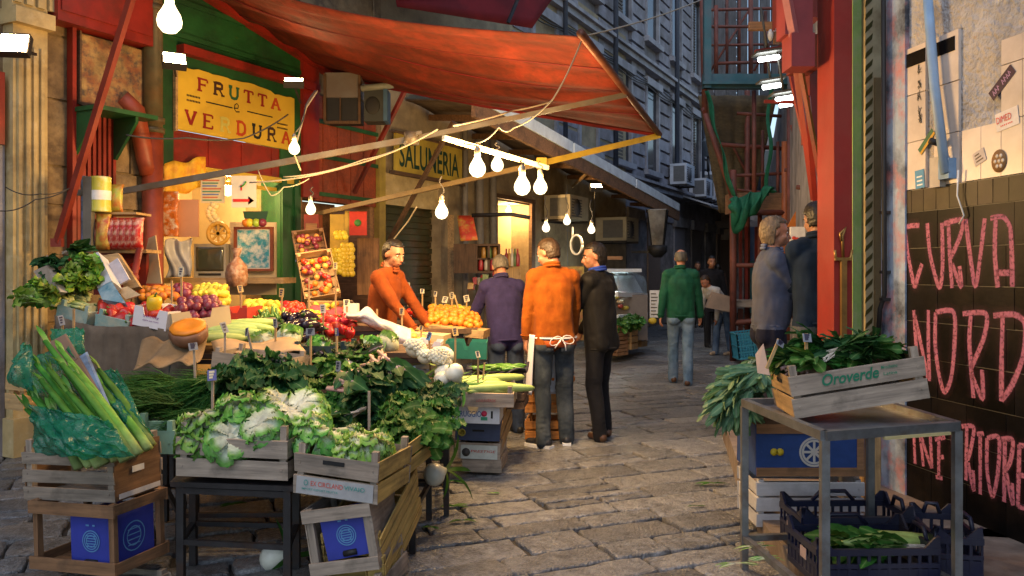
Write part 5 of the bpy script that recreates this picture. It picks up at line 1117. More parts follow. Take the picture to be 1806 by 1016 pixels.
plastic((W(62, 800, 3.84), W(238, 806, 3.80), W(190, 740, 3.86), W(50, 715, 3.90)), 'crumpled teal plastic wrapped round the front of the stalks')
plastic((W(12, 668, 4.02), W(60, 690, 3.98), W(55, 610, 4.06), W(40, 605, 4.08)), 'loose flap of teal plastic at the top left of the bundle', 10, 10)
plastic((W(110, 800, 4.14), W(200, 780, 4.14), W(120, 610, 4.2), W(22, 640, 4.2)), 'teal plastic sheet behind the fan of green stalks')
plastic((W(195, 770, 4.18), W(270, 770, 4.18), W(205, 650, 4.3), W(160, 660, 4.3)), 'teal plastic wrapped round the right hand stalks')
plastic((W(90, 628, 4.35), W(152, 625, 4.35), W(146, 578, 4.4), W(88, 582, 4.4)), 'teal plastic folded over behind the brown cardboard', 12, 8)
b = MB(); q = [W(83, 605, 4.2), W(113, 590, 4.25), W(203, 745, 4.05), W(186, 775, 4.0)]; b.add(q+[p+V((.004, .012, .004)) for p in q], [(0, 1, 2, 3), (7, 6, 5, 4), (0, 4, 5, 1), (1, 5, 6, 2), (2, 6, 7, 3), (3, 7, 4, 0)]); b.bar(q[0].lerp(q[3], .28), q[1].lerp(q[2], .28), .004)
solo('cardboard_sheet', b, mat('brown_cardboard', (.17, .125, .10), .9, .12, 4, .1, stain=(.12, .08, .06), sa=.5), 'brown cardboard sheet standing in the front left crate', 'cardboard')
b = MB(); q = [W(132, 634, 4.2), W(150, 622, 4.22), W(207, 756, 4.08), W(196, 768, 4.06)]; b.add(q+[p+V((.004, .015, .004)) for p in q], [(0, 1, 2, 3), (7, 6, 5, 4), (0, 4, 5, 1), (1, 5, 6, 2), (2, 6, 7, 3), (3, 7, 4, 0)])
solo('cardboard_sheet', b, [mat('pale_blue_card', (.16, .26, .46), .7, .2, 4, .1, stain=(.05, .06, .09), sa=.7, ssc=9, st=.55)], 'narrow blue card strip standing beside the brown cardboard', 'cardboard')
b = MB(); b.bx((0, 0, 0), (.40, .02, .17), frame(W(20, 790, 4.15), W(60, 800, 4.1))@M.Rotation(R(20), 4, 'Y')) ; 
crate(frame(W(8, 720, 4.6), W(42, 726, 4.55)), .14, .3, .22, 2, WT, 'tan crate end behind the wrapped stalks at the left edge', GC, up=0)
crate(frame(W(196, 800, 4.42), W(305, 800, 4.38)), .36, .3, .12, 1, [paint(.16, .3, .24)]*3, 'pale green painted crate just behind the front left crate', GC, up=.05)
# ================================================================== heaps of greens
GH = 'fennel frond bunches in the dark heap'
for i in range(17):
    px, py, Y = r3.uniform(270, 480), r3.uniform(665, 730), 0; v = (py-660)/75; Y = 5.25-.55*v
    veg('herb', W(px, py+12, Y), (r3.uniform(-.2, .2), r3.uniform(-.1, .3), R(200)+r3.uniform(-.7, .7)), r3.uniform(.9, 1.25), 'dark feathery fennel frond bunch in the heap left of the greens', GH)
def bunches(kind, n, x0, x1, y0, y1, Y0, Y1, yaw, dyaw, label, group, s=1.0, dz=0):
    for i in range(n):
        u, v = r3.random(), (i+.5)/n; py = y0+(y1-y0)*v
        veg(kind, W(x0+(x1-x0)*u, py, Y0+(Y1-Y0)*v)+V((0, 0, dz)), (r3.uniform(-.25, .25), r3.uniform(-.1, .35), R(yaw)+r3.uniform(-dyaw, dyaw)), s*r3.uniform(.85, 1.15), label, group)
bunches('curly', 10, 375, 500, 655, 705, 5.45, 5.0, -70, .9, 'small curly green bunch heaped behind the lettuce crates', 'small curly bunches behind the lettuce', .72)
bunches('mid', 12, 370, 500, 660, 712, 5.5, 5.0, -70, .8, 'leafy green bunch heaped behind the lettuce crates', 'leafy green bunches behind the lettuce', .68)
bunches('curlyd', 6, 380, 500, 650, 690, 5.4, 5.0, -90, .9, 'dark curly bunch among the greens behind the lettuce', 'dark curly bunches behind the lettuce')
bunches('dark', 26, 530, 740, 655, 750, 5.75, 4.75, -100, .6, 'dark green leafy bunch in the middle of the stall', 'dark leafy bunches in the middle', .66, -.03)
bunches('curly', 14, 520, 720, 655, 740, 5.6, 4.9, -80, .7, 'bright curly bunch scattered among the dark middle greens', 'bright curly bunches among the dark greens', .65)
bunches('mid', 9, 560, 720, 640, 690, 5.7, 5.2, -70, .7, 'lighter green leafy bunch among the dark ones', 'lighter bunches among the dark ones', .66)
bunches('stalky', 7, 620, 700, 660, 715, 5.45, 4.9, -60, .5, 'bunch with pink white stalks showing in the middle of the greens', 'pink stalked bunches', 1.1, .05)
bunches('curly', 16, 680, 765, 700, 765, 4.95, 4.55, -75, .6, 'bright curly green bunch hanging over the right front corner', 'curly bunches at the right front corner', .72, -.02)
bunches('curlyd', 9, 700, 785, 678, 722, 5.3, 4.9, -50, .7, 'dark curly bunch at the right edge of the greens', 'dark curly bunches at the right edge', .68, -.02)
bunches('dark', 12, 520, 640, 700, 760, 4.9, 4.45, -90, .7, 'dark green leafy bunch just behind the printed lettuce crate', 'dark bunches behind the printed crate', .68)
bunches('purple', 6, 560, 650, 618, 640, 6.0, 5.8, -90, .9, 'purple brown lettuce in a row behind the greens', 'purple lettuces', .7)
bunches('mid', 6, 590, 700, 628, 655, 5.95, 5.7, -90, .9, 'pale green bunch beside the purple lettuces', 'pale bunches by the purple lettuces', .68)
# cabbages, cauliflower, onions
for (px, py, Y) in ((470, 612, 6.0), (505, 600, 6.1), (565, 622, 5.95), (650, 620, 6.0), (675, 612, 6.1)):
    veg('cabbage', W(px, py+14, Y), (R(20), 0, r3.uniform(0, 6)), .95, 'pale green cabbage in the row behind the greens', 'pale green cabbages')
for (px, py, Y, s) in ((725, 628, 5.9, 1.0), (745, 640, 5.85, .8), (772, 640, 5.8, .9)):
    veg('cauli', W(px, py+2, Y-.15), (R(25), 0, r3.uniform(0, 6)), s, 'white cauliflower by the fennel bulbs at the right', 'cauliflowers')
for (px, py, Y, s) in ((790, 620, 5.9, 1.15), (775, 650, 5.7, 1.0), (794, 650, 5.6, 1.1), (783, 636, 5.8, .9), (780, 664, 5.6, .9)):
    veg('onion', W(px, py-4, Y-.12), (R(150), .3, r3.uniform(0, 6)), s, 'white onion bulb in the pile at the right of the stall', 'white onions at the right')
for (px, py, Y, e, lab) in ((752, 842, 4.9, (R(80), .3, 2.2), 'white onion dropped on the paving beside the yellow crates'), (465, 985, 4.35, (R(80), .2, 1.2), 'white onion lying in the dark under the lettuce table')):
    veg('onion', W(px, py, Y), e, 1.15, lab)
# crates in the middle row
crate(frame(W(372, 655, 5.42), W(508, 672, 5.30)), .52, .34, .13, 1, WG, 'pale grey crate under the squashes in the middle of the stall', GC)
crate(frame(W(515, 640, 5.85), W(610, 640, 5.8)), .40, .3, .12, 1, [paint(.03, .05, .05)]*3, 'black crate beside the pale grey one', GC)
b = MB(); b.grid(lambda u, v: W(380, 628, 5.62).lerp(W(540, 622, 5.75), u).lerp(W(372, 602, 5.8).lerp(W(520, 598, 6.0), u), v)+V((0, 0, .02*math.sin(u*9))), 14, 6, thick=.005); solo('brown_paper', b, mat('kraft_paper', (.42, .28, .15), .85, .15, 5, .2), 'sheet of brown paper under the cabbages', 'paper')
for k in range(6):
    veg('squash', W(385+k*9, 598-k*5, 5.9+.05*k), (0, r3.uniform(-.1, .1), R(15)+r3.uniform(-.25, .25)), .95, 'long pale green squash beside the pumpkin', 'long pale green squashes')
heap('aub', (W(505, 600, 6.25), W(560, 606, 6.2), W(555, 560, 6.6), W(500, 560, 6.6)), 5, 3, 'glossy dark aubergine in the pile', 'aubergines', rot='lie', s=.9, layers=2)
heap('tomato', (W(610, 632, 6.35), W(705, 640, 6.25), W(695, 606, 6.7), W(605, 602, 6.7)), 12, 5, 'red tomato in the pile below the white carrier bag', 'tomatoes', s=.9)
heap('pepper', (W(552, 585, 6.6), W(625, 590, 6.5), W(625, 565, 6.9), W(550, 560, 6.9)), 6, 3, 'red pepper in the pile right of the aubergines', 'red peppers by the aubergines')
heap('ypepper', (W(528, 566, 6.8), W(560, 568, 6.8), W(560, 555, 7.0), W(528, 553, 7.0)), 3, 2, 'yellow pepper in the pile behind the aubergines', 'yellow peppers')
# cut pumpkin
p = W(333, 586, 5.6); PX = M.Translation(p)@M.Rotation(R(24), 4, 'X'); t = thing('cut_pumpkin', 'cut pumpkin showing bright orange flesh, on the brown sacking', 'pumpkin', p-V((0, 0, .06)))
b = MB(); b.lathe([(.02, -.085), (.09, -.075), (.125, -.03), (.128, .01), (.118, .03)], 28, PX, wob=lambda g, u: .035*math.cos(9*g)); part('rind', b, mat('brown_pumpkin_rind', (.20, .10, .06), .6, .25, 6, .2, stain=(.1, .05, .04), sa=.5), t, True)
b = MB(); b.lathe([(.118, .03), (.117, .050), (.080, .056), (.045, .046), (.01, .040)], 28, PX, wob=lambda g, u: .03*math.cos(9*g)*(1-u)); part('flesh', b, mat('orange_flesh', (.66, .22, .012), .5, .15, 9, .2), t, True)
# back left crates and boxes
pale = [paint(.36, .38, .30, stain=(.12, .3, .32), sa=.8, ssc=6)]*3
crate(frame(W(98, 560, 6.12), W(164, 578, 6.02)), .285, .42, .10, 1, pale, 'small blue stained crate of celery by the pilaster', GC, up=.04)
crate(frame(W(166, 577, 6.02), W(236, 594, 5.93)), .29, .4, .10, 1, pale, 'small blue stained crate of red peppers beside the celery', GC, up=.04)
wbx = mat('white_box_card', (.66, .64, .68), .6, .06, 4, .03); bbx = mat('cream_box_card', (.56, .42, .24), .7, .08, 4, .05)
t = box_open(frame(W(234, 572, 5.93), W(305, 587, 5.84)), .285, .36, .14, wbx, 'white fruit box with purple print and a yellow pepper on top')
printed(t, .285, .02, .14, [('Sweety', .3, .78, .40, .60, 0), ('extra uva rossa', .3, .78, .22, .30, 0)], paint(.22, .08, .28), y=-.0065)
t = box_open(frame(W(306, 588, 5.84), W(396, 574, 6.05)), .41, .36, .14, bbx, 'cream fruit box of dark red onions beside the white one', notch=.3)
heap('celery', (W(100, 545, 6.15), W(160, 562, 6.1), W(165, 525, 6.6), W(105, 515, 6.6)), 3, 3, 'celery lying in the blue stained crate', 'celery bunches', rot='flat', yaw=R(150), dy=.5, s=1.1)
bunches('celery', 7, 75, 140, 460, 520, 6.75, 6.3, -55, .35, 'tall celery bunch leaning against the pilaster', 'celery bunches against the pilaster', .95)
bunches('dark', 5, 65, 130, 445, 500, 6.85, 6.5, -70, .7, 'dark leaves of the greens leaning against the pilaster', 'dark greens against the pilaster', .8)
heap('pepper', (W(172, 560, 6.05), W(232, 575, 5.97), W(232, 545, 6.35), W(178, 535, 6.4)), 4, 3, 'red pepper in the blue stained crate', 'red peppers in the stained crate', dome=.03, s=1.1)
heap('pepper', (W(245, 555, 5.95), W(300, 565, 5.9), W(305, 545, 6.2), W(250, 538, 6.2)), 3, 2, 'red pepper in the white fruit box', 'red peppers in the white box', dz=-.01)
veg('ypepper', W(272, 536, 5.98), (.3, .2, 0), 1.25, 'yellow and green pepper on top of the white fruit box')
heap('plum', (W(312, 565, 5.95), W(390, 560, 6.05), W(388, 535, 6.35), W(312, 540, 6.2)), 6, 4, 'dark red onion in the cream box', 'dark red onions', s=1.15, layers=2, dome=.02)
heap('orange', (W(245, 525, 6.5), W(312, 528, 6.5), W(312, 512, 6.9), W(250, 510, 6.9)), 7, 3, 'orange in the pile behind the white fruit box', 'oranges behind the white box', s=1.1)
heap('lemon', (W(340, 540, 6.55), W(402, 540, 6.55), W(402, 515, 7.0), W(342, 515, 7.0)), 8, 4, 'lemon in the pile below the television', 'lemons below the television', layers=2)
heap('lemon', (W(425, 555, 6.7), W(490, 556, 6.7), W(490, 535, 7.2), W(430, 532, 7.2)), 7, 3, 'lemon in the pile right of the red carton', 'lemons by the red carton', s=1.05)
heap('tomato', (W(495, 555, 7.0), W(535, 556, 7.0), W(535, 538, 7.4), W(490, 537, 7.4)), 6, 3, 'red tomato in the pile by the green door post', 'tomatoes by the door post', s=1.1)
heap('plum', (W(312, 520, 6.6), W(335, 522, 6.6), W(335, 508, 6.9), W(312, 506, 6.9)), 3, 2, 'dark red onion left of the lemons', 'red onions left of the lemons', s=1.2)
t = box_open(frame(W(393, 563, 6.4), W(436, 563, 6.4)), .19, .4, .09, paint(.40, .03, .02), 'small red carton below the lemons', notch=.2)
t = box_open(frame(W(436, 580, 6.5), W(545, 574, 6.6)), .5, .4, .08, bbx, 'long low cream tray in front of the lemons', notch=.05)
heap('chili', (W(440, 575, 6.5), W(510, 578, 6.5), W(510, 560, 6.8), W(440, 560, 6.8)), 9, 4, 'green chilli in the cream tray', 'green chillies in the tray', s=1.2, dz=.02)
# right hand counter in front of the vendor
heap('orange', (W(752, 578, 7.4), W(850, 592, 7.3), W(846, 556, 8.2), W(755, 548, 8.2)), 11, 7, 'small orange on the counter in front of the vendor', 'oranges on the counter', s=.95, layers=2)
heap('lemon', (W(760, 556, 8.2), W(850, 566, 8.1), W(846, 545, 8.7), W(762, 540, 8.7)), 8, 3, 'lemon at the back of the counter in front of the vendor', 'lemons on the counter', s=1.1)
heap('apricot', (W(690, 600, 6.9), W(760, 606, 6.85), W(760, 588, 7.2), W(690, 585, 7.2)), 8, 3, 'pale orange fruit in the tray below the carrier bag', 'pale orange fruit')
heap('tomato', (W(700, 562, 7.6), W(755, 566, 7.6), W(752, 552, 8.0), W(700, 550, 8.0)), 6, 2, 'red tomato by the hands of the vendor', 'tomatoes by the vendor')
t = box_open(frame(W(785, 632, 6.75), W(858, 634, 6.75)), .34, .3, .14, paint(.012, .13, .10), 'dark green carton at the end of the counter', notch=.08)
t = box_open(frame(W(690, 632, 6.55), W(765, 640, 6.5)), .34, .3, .12, bbx, 'cream carton tray on the middle row', notch=.2)
t = box_open(frame(W(735, 622, 6.4), W(775, 626, 6.4)), .18, .25, .10, wbx, 'small white carton among the fennel and tomatoes', notch=.2)
for (px, py, Y, w, h, m, lab) in ((690, 604, 7.0, .45, .1, bbx, 'low tray holding pale orange fruit'), (755, 588, 7.3, .5, .07, WT[0], 'low wooden tray edge under the oranges')):
    X = frame(W(px, py, Y), W(px+60, py+6, Y-.05)); b = MB(); b.bx((0, 0, -.0), (w, .3, h), X); solo('fruit_tray', b, m, lab, 'tray')
# tipped display crates behind
def tipped(px, py, Y, L, D, H, tilt, roll, wd_, label, fill, n):
    X = frame(W(px, py, Y), W(px+50, py-4, Y+.12), tilt)@M.Rotation(roll, 4, 'Y'); c = crate(X, L, D, H, 1, wd_, label, GC, up=.01)
    for k in range(n):
        kind = fill[k % len(fill)]; p = X@V((rnd.uniform(.05, L-.05), rnd.uniform(.05, D-.05), .05+rnd.random()*.03)); veg(kind, p, (rnd.random()*6, rnd.random()*6, 0), .85, {'orange': 'orange packed in a tipped display crate', 'tomato': 'red tomato packed in a tipped display crate', 'apricot': 'pale fruit packed in a tipped display crate', 'plum': 'dark red onion packed in a tipped display crate', 'lemon': 'lemon packed in a tipped display crate'}[kind], 'produce in the tipped crates')
tipped(537, 536, 7.7, .34, .50, .10, R(58), R(-10), WT, 'tan crate tipped up to show mixed fruit, by the green door post', ['tomato', 'orange', 'apricot', 'plum'], 34)
tipped(524, 470, 8.3, .32, .36, .09, R(62), R(-6), WB, 'upper brown crate tipped up above the tan one', ['plum', 'apricot', 'plum'], 24)
tipped(552, 566, 7.4, .44, .26, .09, R(20), R(4), WT, 'orange toned crate below the tipped one', ['apricot', 'lemon', 'orange'], 20)
# stack of crates in front of the purple pullover
kx = lambda py, x0, x1, Y: frame(W(x0, py, Y), W(x1, py+3, Y-.03))
crate(kx(832, 815, 880, 6.25), .30, .45, .10, 1, WG, 'lowest grey crate in the stack at the edge of the paving', GC, up=.0)
t = crate(kx(808, 808, 880, 6.25), .32, .45, .12, 1, WG, 'crate with white printed board and round mark, second from the bottom of the stack', GC, up=0)
printed(t, .32, .0, .105, [('PRESTIGE', .30, .9, .48, .66, .2)], paint(.45, .06, .05), paint(.50, .54, .50), y=-.0045)
b = MB(); b.lathe([(0, 0), (.032, 0), (.032, .002), (0, .002)], 14, M(((1, 0, 0, .06), (0, 0, -1, -.0068), (0, 1, 0, .05), (0, 0, 0, 1)))); part('round_mark', b, paint(.05, .045, .04), t)
t = crate(kx(776, 803, 880, 6.25), .34, .45, .135, 1, [paint(.05, .07, .14)]*3, 'dark blue crate in the middle of the stack', GC, up=0)
b = MB(); b.lathe([(0, 0), (.03, 0), (.03, .002), (.018, .002), (.018, .0)], 12, M(((1, 0, 0, .05), (0, 0, -1, -.003), (0, 1, 0, .06), (0, 0, 0, 1)))); part('yellow_ring', b, paint(.4, .33, .05), t)
b = MB(); b.bx((.13, -.003, .07), (.22, -.001, .085)); part('hand_hole', b, black, t)
t = box_open(kx(745, 787, 882, 6.15), .40, .4, .13, paint(.56, .58, .62), 'white carton with blue lettering and a red flower mark in the stack', notch=.12)
printed(t, .40, .0, .13, [('RUGGIO', .26, .66, .38, .72, 0)], paint(.06, .12, .30), y=-.0065)
b = MB(); Xl = M(((1, 0, 0, .285), (0, 0, -1, -.007), (0, 1, 0, .075), (0, 0, 0, 1))); b.lathe([(0, 0), (.022, 0), (.022, .002), (0, .002)], 12, Xl); part('red_flower_mark', b, paint(.55, .03, .08), t)
b = MB(); b.bx((.06, -.008, .04), (.075, -.006, .095)); b.bx((.335, -.008, .04), (.35, -.006, .095)); part('hand_hole', b, black, t)
b = MB(); b.bx((.26, -.0085, .025), (.31, -.0065, .05)); part('green_mark', b, paint(.03, .25, .14), t)
X = kx(716, 787, 905, 6.1); t = crate(X, .50, .45, .10, 1, WG, 'weathered crate of pale green squash on top of the stack', GC, up=.05)
printed(t, .50, .01, .09, [('LINEAVERDE', .45, .74, .35, .62, .1)], paint(.36, .10, .09), y=-.0045)
for k in range(6): veg('squash', X@V((.1+.3*r3.random()+.05, .08+k*.06, .11+.01*k)), (0, 0, r3.uniform(-.3, .3)), .85, 'pale green squash in the crate on top of the stack', 'pale squashes on the stack')
for k in range(2): veg('squash', X@V((.28, .05+.05*k, .12)), (0, -.05, r3.uniform(-.1, .2)), .95, 'pale green squash in the crate on top of the stack', 'pale squashes on the stack')
X = frame(W(822, 690, 6.6), W(925, 690, 6.55)); b = MB(); b.grid(lambda u, v: X@V((u*.48, v*.35, .12+.05*abs(2*u-1)+.03*math.sin(u*9+v*5))), 14, 8, thick=.01); t = solo('net_sack', b, paint(.012, .012, .03), 'dark net sack holding green chillies behind the squash crate', 'sack')
for k in range(34): veg('chili', X@V((r3.uniform(.06, .42), r3.uniform(.02, .3), .165+r3.random()*.02)), (0, 0, r3.uniform(-.6, .6)), 1.2, 'green chilli on the dark net sack', 'green chillies on the sack')
X = frame(W(822, 722, 6.6), W(925, 722, 6.55)); 
crate(X, .47, .42, .14, 2, WD, 'dark crate under the net sack', GC, up=0)
for k, (py, nn_) in enumerate(((775, 'lower'), (728, 'upper'))): crate(frame(W(926, py, 7.55), W(1012, py, 7.5)), .42, .35, .19, 2, [wood('orange_wood_%d%s' % (k, a), (.42, .17, .04), a) for a in 'xyz'], nn_+' orange wooden crate behind the legs of the aproned man', GC, up=0)
heap('orange', (W(930, 672, 7.55), W(1012, 672, 7.5), W(1010, 655, 7.85), W(930, 655, 7.85)), 6, 4, 'orange in the crate behind the aproned man', 'oranges behind the aproned man', s=1.05, layers=2)
crate(frame(W(884, 800, 6.35), W(905, 740, 6.9)), .55, .1, .36, 3, WT, 'slatted tan crate on edge at the side of the stack', GC, up=0)
# price tags
GP = 'price tags on sticks stuck in the produce'
cards = [paint(.50, .46, .34), paint(.22, .24, .28), paint(.07, .08, .26), paint(.40, .28, .12), paint(.10, .26, .5)]
stkm = WT[2]
def price(px, py0, py1, Y, card, lab, w=.055, h=.065, lean=0.0, m=None):
    p, q = W(px, py0, Y), W(px, py1, Y); q.x += lean; t = thing('price_tag', lab, 'price tag', p, GP)
    b = MB(); b.bar(p, q, .014, .008, up=(0, 1, 0)); part('stick', b, m or stkm, t, True)
    w *= r3.uniform(.55, 1.1); h *= r3.uniform(.7, 1.2)
    if card is not None:
        d = (q-p).normalized(); b = MB(); X = TR(q+V((.0, -.012, -.02)), (R(r3.uniform(-25, 5)), math.atan2(d.x, d.z)+r3.uniform(-.2, .2), R(r3.uniform(-55, 55)))); b.bx((-w/2, 0, -h/2), (w/2, .003, h/2), X); part('card', b, cards[card], t, True)
        b = MB()
        for k in range(3): b.bx((-w*.3, -.002, h*(.2-.25*k)), (w*(.3-.1*k), -.001, h*(.2-.25*k)+.012), X)
        part('writing', b, paint(.03, .03, .06) if card != 2 else cards[0], t, True)
tags = [(345, 690, 605, 5.0, 1, 'price tag with a pale card rising from the fennel fronds', -.01), (375, 745, 655, 4.6, 2, 'price tag with a dark blue card in the fennel fronds', 0), (397, 640, 572, 5.5, 1, 'dark price tag left of the pair above the grey crate', 0), (452, 655, 580, 5.4, 1, 'price tag right of the pair above the grey crate, leaning', -.06),
 (486, 630, 565, 5.9, 1, 'price tag on a stick behind the cabbages', .0), (548, 645, 580, 5.75, 1, 'price tag on a thin stick above the black crate', 0), (594, 660, 580, 5.7, 2, 'dark blue price tag in the middle of the stall', 0), (597, 700, 640, 5.2, 1, 'short price tag among the dark greens', 0), (425, 565, 505, 6.6, 3, 'bare stick rising from the lemons', 0),
 (320, 545, 475, 6.5, 0, 'price tag with a white card under the grey bags', 0), (303, 560, 495, 6.3, None, 'plain wooden stick in the peppers', 0), (497, 560, 512, 6.9, 3, 'tan price tag in front of the green door post', 0), (545, 590, 490, 6.9, None, 'tall brown stick in front of the tipped crate', 0), (570, 610, 540, 6.6, 1, 'grey price tag behind the aubergines', 0),
 (592, 590, 465, 7.0, 3, 'tallest brown stick below the lemon nets', 0), (612, 600, 530, 6.8, 0, 'price tag with a white card by the vendor sleeve', 0), (648, 710, 700, 5.0, None, 'stub of a stick in the greens', 0), (651, 765, 690, 4.55, None, 'broad wooden stick behind the printed lettuce crate', 0), (665, 590, 545, 7.0, None, 'thin stick in front of the white bag', 0), (709, 620, 545, 6.9, 3, 'stick below the hands of the vendor', 0),
 (743, 615, 575, 6.8, 3, 'stick beside the pale fruit', 0), (759, 655, 588, 6.1, 4, 'price tag with a bright blue card above the cauliflower', -.01), (803, 650, 580, 6.4, 3, 'stick in front of the oranges', 0), (677, 640, 600, 6.0, None, 'short slanted stick by the pale cabbages', -.03), (843, 690, 620, 6.2, 0, 'price tag rising from the green chillies', 0), (850, 688, 640, 6.3, None, 'second stick in the green chillies', .02), (745, 555, 510, 8.3, 0, 'yellow lit price tag left of the row at the back of the counter', 0), (768, 560, 515, 8.3, 0, 'price tag with a square card at the back of the counter', 0), (785, 556, 525, 8.4, 0, 'low price tag at the back of the counter', 0), (797, 558, 518, 8.4, 0, 'price tag third in the row at the back of the counter', 0), (812, 556, 520, 8.4, None, 'slanting stick at the back of the counter', -.06), (823, 560, 523, 8.4, 0, 'price tag last in the row at the back of the counter', 0), (720, 540, 500, 8.3, 0, 'price tag with a pale card right of the vendor head', 0), (110, 610, 560, 5.95, 1, 'drooping grey price tag hung on the celery crate', 0), (130, 690, 545, 5.6, None, 'tall dark pole in front of the sacking', 0), (1352, 640, 575, 3.9, None, 'dummy', 0)]
for (px, a, c, Y, card, lab, ln) in tags[:-1]: price(px, a, c, Y, card, lab, lean=ln, m=WG[2] if Y < 5.6 else None)
# ================================================================== right hand table with the printed crate
tA, tB, tC, tD = V((1.21, 4.28, 0)), V((1.30, 3.42, 0)), V((1.97, 3.64, 0)), V((1.90, 4.36, 0)); zt_ = .865
tb = thing('steel_table', 'grey steel frame table with a shallow tray top beside the graffiti wall', 'table', (tA+tB+tC+tD)/4)
for p in (tA, tB, tC, tD):
    b = MB(); b.bar(p+V((0, 0, .0)), p+V((0, 0, zt_-.02)), .034); part('leg', b, steel, tb, True)
b = MB(); U_ = V((0, 0, zt_))
for p, q in ((tA, tB), (tB, tC), (tC, tD), (tD, tA)):
    b.bar(p+U_, q+U_, .036, .04)
part('top_frame', b, steel, tb, True); b = MB()
for p, q in ((tA, tB), (tC, tD), (tD, tA)): b.bar(p+V((0, 0, .16)), q+V((0, 0, .16)), .03)
part('lower_frame', b, steel, tb, True)
b = MB(); c_ = (tA+tB+tC+tD)/4
b.add([p+(c_-p)*.03+V((0, 0, zt_-.014)) for p in (tA, tB, tC, tD)]+[p+(c_-p)*.03+V((0, 0, zt_-.010)) for p in (tA, tB, tC, tD)], [(0, 1, 2, 3), (7, 6, 5, 4), (0, 4, 5, 1), (1, 5, 6, 2), (2, 6, 7, 3), (3, 7, 4, 0)]); part('tray', b, mat('worn_tray_metal', (.20, .22, .26), .4, .3, 5, .15, metal=.6, stain=(.10, .07, .05), sa=.7, ssc=4), tb, True)
b = MB(); b.bar(tB.lerp(tC, .42)+V((0, -.02, zt_-.025)), tB.lerp(tC, .92)+V((0, -.02, zt_-.025)), .02, .012); part('yellowed_strip', b, paint(.5, .42, .2), tb, True)
XO = frame(W(1402, 738, 3.74), W(1641, 701, 3.70)); LO = (W(1641, 701, 3.70)-W(1402, 738, 3.74)).length
cO = crate(XO, LO, .36, .20, 2, WG, 'printed crate of dark leaves tilted on the steel table', None, gap=.13, up=.035, end=WT)
printed(cO, LO, .105, .195, [('Oroverde', .24, .66, .22, .82, .30)], paint(.015, .17, .09), y=-.003, bold=.022)
printed(cO, LO, .105, .195, [('Moschetto', .68, .80, .62, .80, .1), ('Latina', .69, .79, .30, .46, .1)], paint(.02, .22, .12), y=-.0035)
b = MB(); b.bx((-.002, .14, .145), (.002, .21, .165)); part('hand_hole', b, black, cO)
for i in range(26):
    x, y = r3.uniform(.12, LO-.08), r3.uniform(.13, .30)
    veg(('dark', 'mid', 'dark')[i % 3], XO@V((x, y, .155+.05*math.sin(math.pi*x/LO)+.03*r3.random())), (r3.uniform(-.4, .4), r3.uniform(-.3, .3), r3.uniform(-.9, .9)+(math.pi if i % 2 else 0)), r3.uniform(.48, .68), 'leafy dark bunch lying in the printed crate on the steel table', 'leafy bunches in the printed crate')
for k, (x, y) in enumerate(((.10, .14), (.12, .18), (.08, .22))): veg('stalky', XO@V((x, y, .20)), (0, -.2, R(20+40*k)), .6, 'pale stalked bunch at the left end of the printed crate', 'pale bunches at the end of the printed crate')
def leafy_blade(p, q, w): 
    b = MB(); d = q-p; n = V((-d.z, 0, d.x)).normalized(); m_ = p.lerp(q, .55)+n*.01
    b.add([p-n*.003, p+n*.003, m_+n*w, m_-n*w+V((0, .01, 0)), q], [(0, 1, 2, 3), (3, 2, 4)], 0, True, [.1, .1, .9, .9, 1]); return b
solo('upright_leaf', leafy_blade(W(1480, 640, 3.9), W(1507, 590, 3.92), .02), m_mid, 'single leaf standing up out of the printed crate', 'leaf')
b = MB(); q = [W(1336, 658, 3.96), W(1358, 662, 3.9), W(1346, 606, 3.97), W(1332, 625, 4.0)]; b.add(q+[p+V((.003, .006, 0)) for p in q], [(0, 1, 2, 3), (7, 6, 5, 4), (0, 4, 5, 1), (1, 5, 6, 2), (2, 6, 7, 3), (3, 7, 4, 0)]); solo('paper_flap', b, mat('pinkish_paper', (.55, .40, .32), .8, .1, 4, .1), 'torn pinkish paper sticking up at the left end of the printed crate', 'paper')
price(1352, 650, 598, 3.86, 1, 'price tag with a dark green card at the left of the printed crate', .06, .03, .06); price(1422, 640, 588, 3.9, 1, 'upright price tag in the middle of the printed crate', .045, .05, .0)
# stacked crates behind the table
XS_ = lambda py, Y=4.72: frame(W(1334, py, Y), W(1512, py, Y))
wht = [mat('white_painted_wood_%s' % a, (.52, .52, .54), .6, .12, 3, .1, grain=g_, stain=(.3, .29, .29), sa=.6, ssc=4) for a, g_ in zip('xyz', ((1, 9, 9), (9, 1, 9), (9, 9, 1)))]
crate(XS_(930), .62, .4, .27, 3, wht, 'white painted slatted crate behind the steel table legs', GC, up=.0, gap=.16)
t = crate(XS_(840), .62, .4, .30, 1, [paint(.015, .05, .20)]*3, 'deep blue crate with a pale wheel mark, middle of the stack behind the table', GC, up=0)
Xw = M(((1, 0, 0, .33), (0, 0, -1, -.004), (0, 1, 0, .14), (0, 0, 0, 1))); b = MB()
for rr_ in (.080, .065): b.stroke([(rr_*math.cos(g), rr_*math.sin(g)) for g in [q*2*math.pi/28 for q in range(28)]], .012, .001, Xw, close=True)
for k in range(4): b.stroke([(.06*math.cos(k*.785), .06*math.sin(k*.785)), (-.06*math.cos(k*.785), -.06*math.sin(k*.785))], .014, .0012+.0003*k, Xw)
part('wheel_mark', b, paint(.42, .42, .42), t)
b = MB()
for x in (.10, .135): b.lathe([(0, 0), (.022, 0), (.022, .002), (0, .002)], 10, M(((1, 0, 0, x), (0, 0, -1, -.004), (0, 1, 0, .14), (0, 0, 0, 1))))
part('yellow_fruit_mark', b, paint(.5, .38, .02), t)
